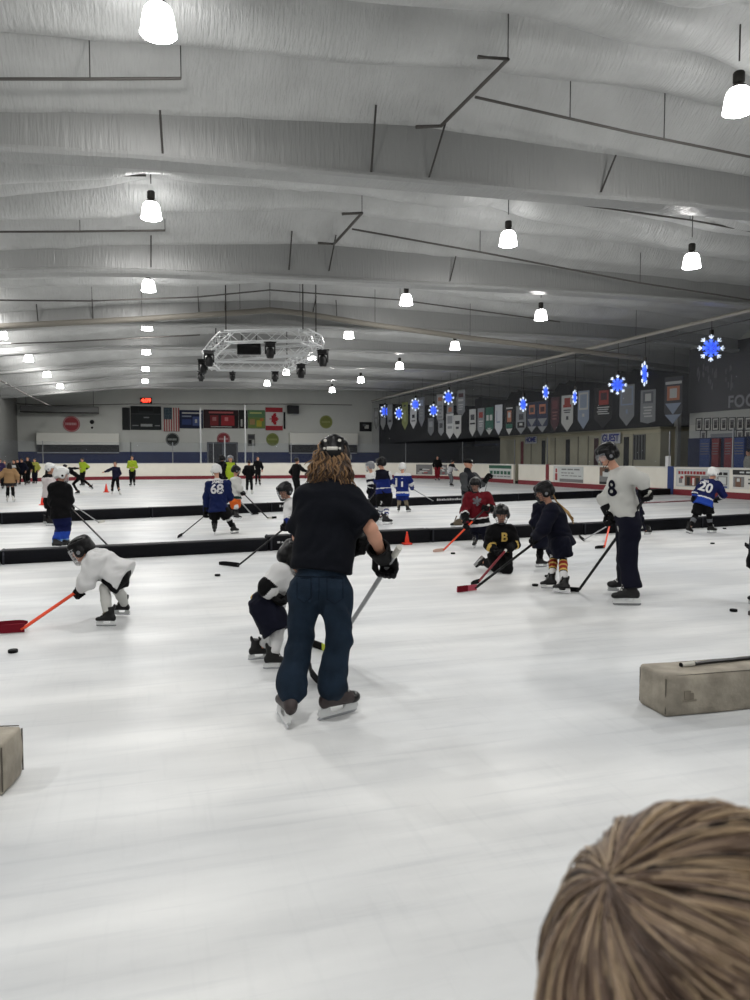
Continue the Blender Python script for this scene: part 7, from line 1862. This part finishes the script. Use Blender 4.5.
stander('bystander in black and white jacket right of the girl in tan', 14.8, 487, 1.48, 190, skate=BS, hands='bare', top=dict(name='jacket', bulk=0.04, mats=[BLACK, WHITE_C], rules=[('torso', 0.7, 0.95, 1)]), bottom=dict(mats=[BLACK]), hair=dict(m=HAIR_DK, kind='long'), fine=0.025)
stander('bystander in navy jacket standing with legs apart in the left crowd', 22.6, 485.5, 1.55, 185, stance=0.2, skate=BS, hands='bare', top=dict(name='jacket', bulk=0.05, mats=[NAVY]), bottom=dict(mats=[BLACK]), hair=dict(m=HAIR_DK), fine=0.025)
stander('tall bystander in black between the navy jacket and the yellow vest', 28.3, 484.5, 1.65, 185, skate=BS, hands='bare', top=dict(name='jacket', bulk=0.03, mats=[BLACK]), bottom=dict(mats=[BLACK]), hair=dict(m=HAIR_DK), fine=0.025)
stander('bystander in dim yellow vest over dark clothes at the right of the left crowd', 35.2, 484, 1.55, 180, skate=BS, hands='bare', top=dict(name='vest', bulk=0.05, mats=[CM('vest_dim', 150, 152, 70, 0.8), BLACK], rules=[('front', -0.3, 0.75, 0.07, 1)]), bottom=dict(mats=[NAVY], bulk=0.03), hair=dict(m=HAIR_DK), fine=0.025)
stander('bystander in dark coat at the back of the left crowd', 18.2, 483.5, 1.5, 180, skate=BS, hands='bare', top=dict(name='coat', bulk=0.04, hem=0.2, mats=[CM('coat_dark', 22, 22, 30, 0.8)]), bottom=dict(mats=[BLACK]), hair=dict(m=HAIR_DK), fine=0.025)
stander('instructor in bright yellow vest behind the skater with the raised leg', 83, 486, 1.58, 200, skate=BS, arms=BACK, hands='bare', top=dict(name='vest', bulk=0.045, hem=0.05, mats=[HIVIS, BLACK], rules=[('sleeve', 0.2, 1.2, 1)]), bottom=dict(mats=[BLACK]), hair=dict(m=HAIR_DK), fine=0.022)
stander('instructor in bright yellow vest standing right of the orange cone', 132.6, 486.3, 1.70, 170, skate=BS, arms=((0.1, -0.32, 0.2), (-0.1, -0.32, 0.2)), hands='bare', top=dict(name='vest', bulk=0.03, hem=0.05, mats=[HIVIS]), bottom=dict(mats=[BLACK]), hair=dict(m=HAIR_DK), fine=0.022)
stander('girl in dark top and leggings with one arm held out beside the orange cone', 116, 495, 1.42, 190, stance=0.2, turn=150, arms=((0.1, -0.5, 0.05), (0.56, -0.22, 0.05)), skate=WS, hands='bare', top=dict(name='fleece', bulk=0.02, hem=0.06, mats=[CM('fleece', 26, 26, 48, 0.8)]), bottom=dict(mats=[BLACK], bulk=0.01), hair=dict(m=HAIR_DK, kind='bun'), fine=0.02)
stander('person in black standing near the tall pole, back turned', 249.3, 494, 1.48, 0, stance=0.12, skate=WS, hands='bare', arms=((0.0, -0.5, 0.05), (0.0, -0.5, 0.05)), top=dict(name='jacket', bulk=0.03, hem=0.06, mats=[BLACK]), bottom=dict(mats=[BLACK], bulk=0.01), hair=dict(m=HAIR_DK, kind='bun'), fine=0.02)
stander('person in black with a pale scarf skating right of the tall pole', 258, 485.5, 1.66, 170, skate=BS, hands='bare', top=dict(name='jacket', bulk=0.02, mats=[BLACK], collar=True), bottom=dict(mats=[BLACK], bulk=0.01), hair=dict(m=HAIR_DK), fine=0.022)
stander('person in black with an arm held out, left of the long haired adult', 296.5, 498.5, 1.58, 40, stance=0.08, skate=BS, hands='bare', arms=((-0.05, -0.5, 0.1), (0.48, -0.28, 0.15)), lean=0.1, top=dict(name='jacket', bulk=0.03, hem=0.05, mats=[BLACK]), bottom=dict(mats=[BLACK], bulk=0.02), hair=dict(m=HAIR_DK, kind='bun'), fine=0.02)
stander('person in dark top and red trousers near the far right corner', 437.3, 481, 1.72, 180, skate=BS, hands='bare', top=dict(name='jacket', bulk=0.03, mats=[BLACK]), bottom=dict(mats=[DKRED], bulk=0.03), hair=dict(m=HAIR_DK), fine=0.024)
stander('person in grey top leaning forward beside the coach', 451, 486.5, 1.5, 60, skate=BS, hands='bare', lean=0.35, arms=((-0.1, -0.4, 0.25), (0.15, -0.35, 0.3)), top=dict(name='sweater', bulk=0.04, mats=[CM('sweat_grey', 150, 150, 152, 0.85), BLACK], rules=[('yoke', 0.72, 1)]), bottom=dict(mats=[GREY], bulk=0.02), hair=dict(m=HAIR_DK), fine=0.022)
# figure skater with one leg stretched back
p = Pix(depth_of(gz(77, 494))); s = 0.78
J = dict(hd=p(64.5, 466.8, 0.1), nk=p(67.5, 469, 0.05), pv=p(79, 477, 0.0), sl=p(69.5, 468.5, -0.14), sr=p(70, 471, 0.14), el=p(75, 468.4, -0.3), er=p(64, 477, 0.2), hl=p(80.5, 468.6, -0.42), hr=p(63, 484, 0.15),
         hipl=p(79, 478.5, -0.06), hipr=p(79, 478, 0.08), kl=p(73.3, 484, -0.06), kr=p(86, 482, 0.06), tl=yawdir(-85))
J['fl'] = ankle(77, 494.5, J['tl'], s); J['fr'] = p(91, 486, 0.08); J['tr'] = N(RT * 0.8 - UPV * 0.45); J['ur'] = N(RT * 0.45 + UPV * 0.8); J['ur'] = N(J['ur'] - J['tr'] * (J['ur'] @ J['tr']))
person('figure skater in black leaning forward with one leg stretched back', J, s=s, face=-85, hands='bare', top=dict(name='leotard', bulk=0.012, hem=0.0, mats=[BLACK]), bottom=dict(mats=[BLACK], bulk=0.008, name='leggings'), skate=dict(boot=BOOT, s=0.78), hair=dict(m=HAIR_DK, kind='bun'), fine=0.018)
# spectator behind the right boards, only partly in the frame
g = gX(749, 470, 23.4); 
sp_ = (g[0], g[1], 0); v = np.array([g[0], g[1], 0.0]) - CAM; px_, py_ = CXP + FPX * (v @ RT) / (v @ FW), CYP - FPX * (v @ UP) / (v @ FW)
stander('spectator in grey top standing behind the boards at the right edge', px_ - 0.5, py_, 1.95, -80, hands='bare', top=dict(name='sweater', bulk=0.05, mats=[CM('sweat_pale', 150, 148, 140, 0.85)]), bottom=dict(mats=[BLACK]), hair=dict(m=HAIR_DK), fine=0.02)
# skater just outside the right edge: the toe of one skate shows
stander('skater beyond the right edge whose black skate toe and blade tip show', 764, 607, 1.3, -95, stance=0.13, skate=dict(boot=BOOT, s=0.85), top=dict(bulk=0.05, mats=[NAVY]), bottom=dict(kind='shorts', bulk=0.05, mats=[BLACK], name='hockey_shorts'), socks=dict(mats=[BLACK]), helmet=dict(m=HB, cage=WIRE), gloves=dict(m=GLV), fine=0.018)
hockey_stick(gD(800, 540, depth_of(gz(770, 615)) + 0.0), gnd(762, 617), gnd(748, 615.5), 'stick blade tip showing at the right edge below the skate toe', SH_BLK, None, CM('blade_grey', 84, 80, 80, 0.6))

# ---- the child close to the camera, head only in view
hc = gD(716, 1036, 0.385)
J = {}
f = yawdir(8); r = np.cross(f, UPV)
J['hd'] = hc - UPV * 0.01; J['nk'] = hc - UPV * 0.155 - f * 0.015; base = hc[2]
J['pv'] = J['nk'] - UPV * 0.38 - f * 0.02
J['sl'], J['sr'] = J['nk'] - r * 0.13 - UPV * 0.04, J['nk'] + r * 0.13 - UPV * 0.04
J['el'], J['er'] = J['sl'] - UPV * 0.22 - r * 0.03, J['sr'] - UPV * 0.22 + r * 0.03
J['hl'], J['hr'] = J['el'] - UPV * 0.2 + f * 0.05, J['er'] - UPV * 0.2 + f * 0.05
g = np.array([hc[0], hc[1], 0.0]) - f * 0.02
J['fl'], J['fr'] = g - r * 0.09 + UPV * 0.13, g + r * 0.09 + UPV * 0.13
J['hipl'], J['hipr'] = J['pv'] - r * 0.07, J['pv'] + r * 0.07
J['kl'], J['kr'] = J['fl'] * 0.5 + J['hipl'] * 0.5 + f * 0.03, J['fr'] * 0.5 + J['hipr'] * 0.5 + f * 0.03
J['tl'], J['tr'] = N(f - r * 0.2), N(f + r * 0.2)
kid = person('child with brown and blond hair close to the camera, seen from behind and above', J, s=0.74, hs=0.98, face=8, hands='bare', top=dict(name='jacket', bulk=0.03, mats=[NAVY], collar=True), bottom=dict(mats=[BLACK]), skate=dict(boot=BOOT, s=0.8), fine=0.010)
# hair: thousands of strands combed from the crown
hk = kid['P']; hx, hf, hu = kid['hx'], kid['hf'], kid['hu']
HC = kid['P'](0, -0.012, 0.02); RX, RY, RZ = 0.083, 0.101, 0.098
def scalp(th, ph, k=1.0):
    """th from the crown pole, ph round it"""
    return HC + (hx * RX * math.sin(th) * math.cos(ph) + hf * RY * math.sin(th) * math.sin(ph) + hu * RZ * math.cos(th)) * k
T = Solid(); T.ell(HC, [hx, hf, hu], (RX + 0.005, RY + 0.005, RZ + 0.005), 0.01); T.ell(kid['P'](0, 0.11, -0.05), [hx, hf, hu], (0.07, 0.06, 0.08), 0.02, sub=True)
T.cap(kid['P'](0, -0.06, -0.02), kid['P'](0, -0.07, -0.13), 0.055, 0.04, 0.03, w=hx, wa=0.085, wb=0.075)
hcap = solid_obj('hair', T, 0.009, [CM('hair_under', 66, 52, 42, 0.6)], kid['body'])
r_ = np.random.default_rng(5)
crown = N(-RT * 0.62 + UP * 0.84 - FW * 0.02)                 # swirl on the upper left of the head
cols = [CM('strand_dark', 48, 38, 33, 0.42), CM('strand_brown', 92, 74, 62, 0.4), CM('strand_ash', 128, 108, 92, 0.4), CM('strand_blond', 178, 156, 128, 0.36)]
MBs = MB(); nst = 9500
Bx = N(np.cross(crown, UPV)); By = np.cross(crown, Bx)
def surf(d, k):
    q = np.array([d @ hx / RX, d @ hf / RY, d @ hu / RZ]); return HC + d / np.linalg.norm(q) * k
for i in range(nst):
    th0 = 1.75 * r_.random() ** 0.72; ph = r_.uniform(0, 2 * PI)
    lock = 0.5 * math.sin(ph * 9 + 2.5 * math.sin(th0 * 2.2)) + 0.7 * math.sin(ph * 23 + 3 * th0) + 0.6 * math.sin(ph * 47 - 4 * th0 + 1)
    L = r_.uniform(0.6, 1.4); lift = 1.02 + 0.05 * r_.random() + 0.014 * lock
    sw = 0.30 + 0.06 * r_.normal(); pts = []
    clump = 0.07 * math.sin(ph * 13 + 1.0); fly = 0.03 * max(0, r_.normal() - 1.2)
    for t in np.linspace(0, 1, 8):
        th = th0 + L * t; a = ph + sw * t + clump * t + 0.012 * math.sin(5 * t + i)
        d = crown * math.cos(th) + (Bx * math.cos(a) + By * math.sin(a)) * math.sin(th)
        pnt = surf(d, lift + fly * t + 0.02 * math.sin(PI * t) * (1 + 0.5 * lock))
        if (pnt - HC) @ hu < -0.05:                             # below the ears the hair hangs down
            base_ = pts[-1] if pts else pnt
            pnt = base_ - UPV * 0.016 + (hx * 0.001 * r_.normal())
        pts.append(pnt)
    w_ = 0.0005 + 0.0005 * r_.random()
    c = lock * 0.55 + 0.6 * r_.normal() + 0.30
    MBs.mi = 0 if c < -0.55 else (1 if c < 0.25 else (2 if c < 0.95 else 3))
    MBs.tube(pts, w_, 3, rad=[w_ * 0.9, w_, w_, w_, w_, w_, w_ * 0.8, w_ * 0.3], caps=False)
MBs.build('strands', cols, hcap, smooth=True)

# ---- pucks, cones, blocks
def puck(x, y, label, group=None):
    g = gz(x, y); o = empty('puck', (g[0], g[1], 0), label, 'puck', group)
    q = MB(); q.lathe([(0, 0.0005), (0.036, 0.0005), (0.038, 0.003), (0.038, 0.022), (0.036, 0.0254), (0, 0.0254)], 20); q.build('rubber_disc', CM('puck_black', 14, 14, 15, 0.7), o, smooth=40, inv=False)
    q = MB()
    for i in range(20):
        a = 2 * PI * i / 20; q.box((-0.002, 0.0375, 0.006), (0.002, 0.0385, 0.020), Matrix.Rotation(a, 4, 'Z'))
    q.build('knurling', CM('puck_edge', 26, 26, 27, 0.8), o, inv=False)
for x, y, l in ((13, 652.5, 'black puck on the ice below the red taped blade at the left edge'), (217.5, 576, 'black puck on the ice left of the small stooping child in white'), (453, 554, 'black puck in front of the child in the red jersey'),
                (535, 586, 'black puck nearest the feet of the child in striped socks'), (547.5, 577, 'black puck half hidden between the skates of the two navy children'), (712.5, 544, 'black puck in front of the skater numbered 20'), (724.5, 529, 'black puck behind the skater numbered 20, near the divider'), (733.5, 611.5, 'black puck near the right edge above the pale block'),
                (583.5, 820.5, 'tiny dark speck of a puck chip by the hair of the near child')):
    if y < 800: puck(x, y, l)
def cone(x, y, h, label):
    g = gz(x, y); o = empty('traffic_cone', (g[0], g[1], 0), label, 'cone')
    q = MB(); q.lathe([(0.30 * h, 0.02), (0.22 * h, 0.05 * h), (0.05 * h, h), (0.03 * h, h), (0, h)], 18); q.build('cone_body', CM('cone_orange', 232, 62, 40, 0.5), o, smooth=40, inv=False)
    q = MB(); q.bbox((-0.34 * h, -0.34 * h, 0.001), (0.34 * h, 0.34 * h, 0.035), 0.01, 1); q.build('cone_base', CM('cone_base', 214, 54, 38, 0.5), o, inv=False)
cone(106.3, 492.3, 0.40, 'small orange cone left of the girl with one arm out'); cone(42.5, 505.2, 0.32, 'orange cone behind the skater in white at the left'); cone(407, 544.5, 0.24, 'small red cone in front of the divider by the adult\'s forearm'); cone(242.3, 495.5, 0.30, 'orange red cone behind the skater in orange shorts')

def block(name, M_, lo, hi, label, seed):
    o = empty(name, M_.translation, label, 'foam block')
    m = mat('worn_vinyl', rgb(150, 143, 130), 0.75, var=0.28, vscale=7, bump=0.35, bscale=18)
    bm_ = bmesh.new(); bmesh.ops.create_cube(bm_, size=1)
    c = [(l + h) / 2 for l, h in zip(lo, hi)]; d = [h - l for l, h in zip(lo, hi)]
    for v in bm_.verts: v.co = Vector((c[0] + v.co.x * d[0], c[1] + v.co.y * d[1], c[2] + v.co.z * d[2]))
    bmesh.ops.bevel(bm_, geom=list(bm_.edges), offset=0.022, segments=4, profile=0.5, affect='EDGES')
    bmesh.ops.subdivide_edges(bm_, edges=[e for e in bm_.edges if e.calc_length() > 0.08], cuts=10, use_grid_fill=True)
    r2 = np.random.default_rng(seed); ph = r2.uniform(0, 6, 6)
    for v in bm_.verts:
        x, y, z = v.co; k = 0.0035 * (math.sin(x * 17 + ph[0]) * math.sin(y * 23 + ph[1]) + math.sin(z * 31 + ph[2] + x * 9))
        if z > lo[2] + 0.004: v.co += v.normal * k if v.normal.length else Vector()
    me = bpy.data.meshes.new('vinyl_cover'); bm_.to_mesh(me); bm_.free(); me.transform(M_)
    link('vinyl_cover', me, m, o); me.polygons.foreach_set('use_smooth', [True] * len(me.polygons)); me.set_sharp_from_angle(angle=R(50))
    pipe_ = CM('block_piping', 92, 88, 80, 0.8)
    for (x, y) in ((lo[0], lo[1]), (hi[0], lo[1]), (lo[0], hi[1]), (hi[0], hi[1])):
        sx_, sy_ = (1 if x == lo[0] else -1), (1 if y == lo[1] else -1)
        q = MB(); q.tube([M_ @ Vector((x + sx_ * 0.006, y + sy_ * 0.006, z)) for z in np.linspace(lo[2] + 0.02, hi[2] - 0.02, 8)], 0.004, 5); q.build('corner_seam', pipe_, o)
    for y in (lo[1], hi[1]):
        q = MB(); q.tube([M_ @ Vector((x, y + (0.006 if y == lo[1] else -0.006), hi[2] - 0.006)) for x in np.linspace(lo[0] + 0.02, hi[0] - 0.02, 10)], 0.003, 5); q.build('edge_seam', pipe_, o)
    return o
c0 = gz(665, 718); c1 = gz(750, 710); c2 = gz(637, 703.5)
dx = N(c1 - c0); ang = math.atan2(dx[1], dx[0]); perp = np.array([-dx[1], dx[0], 0]); W_ = (c2 - c0) @ perp
M_ = Matrix.Translation(Vector(c0)) @ Matrix.Rotation(ang, 4, 'Z')
bo = block('foam_block', M_, (0, 0, 0.001), (1.7, max(W_, 0.28), 0.262), 'worn beige padded block at the right with a stick lying on it', 3)
# worn patches on its front
q = MB()
for (x, z, w_, h_) in ((0.155, 0.13, 0.022, 0.028), (0.185, 0.122, 0.014, 0.02), (0.17, 0.095, 0.05, 0.005)):
    q.box((x - w_, -0.004, z - h_), (x + w_, 0.002, z + h_), M_)
q.build('torn_patch', CM('torn', 128, 121, 109, 0.9), bo)
c0 = gz(3.5, 797); c2 = gz(19.5, 779)
M2 = Matrix.Translation(Vector(c0)) @ Matrix.Rotation(math.atan2(*(c2 - c0)[[1, 0]]) - PI / 2, 4, 'Z')
block('foam_block', M2, (-0.9, 0, 0.001), (0, max(np.linalg.norm(c2 - c0), 0.27), 0.255), 'worn beige padded block cut off by the left edge', 9)
# stick lying on the right block
zt = 0.277
a = gz(681, 665, zt); b = gz(757, 657, zt); e_ = gz(900, 642, zt)
o = empty('hockey_stick', a, 'black stick with white taped end lying on the beige block', 'hockey stick')
q = MB(); d = N(b - a)
q.tube([a + d * 0.10, b, a + d * 1.2], 0.0125, 8); q.build('shaft', SH_BLK, o)
q = MB(); q.tube([a, a + d * 0.005, a + d * 0.10], 0.015, 8); q.build('grip_tape', TAPE_W, o)
q = MB(); q.tube([a - d * 0.004, a + d * 0.004], 0.0152, 8); q.build('butt_end', TAPE_B, o)
q = MB(); q.bbox((0, -0.006, -0.0), (0.28, 0.006, 0.06), 0.003, 1, Matrix.Translation(Vector(a + d * 1.2 - UPV * 0.012)) @ Matrix.Rotation(math.atan2(d[1], d[0]) + 0.5, 4, 'Z')); q.build('blade', TAPE_B, o)
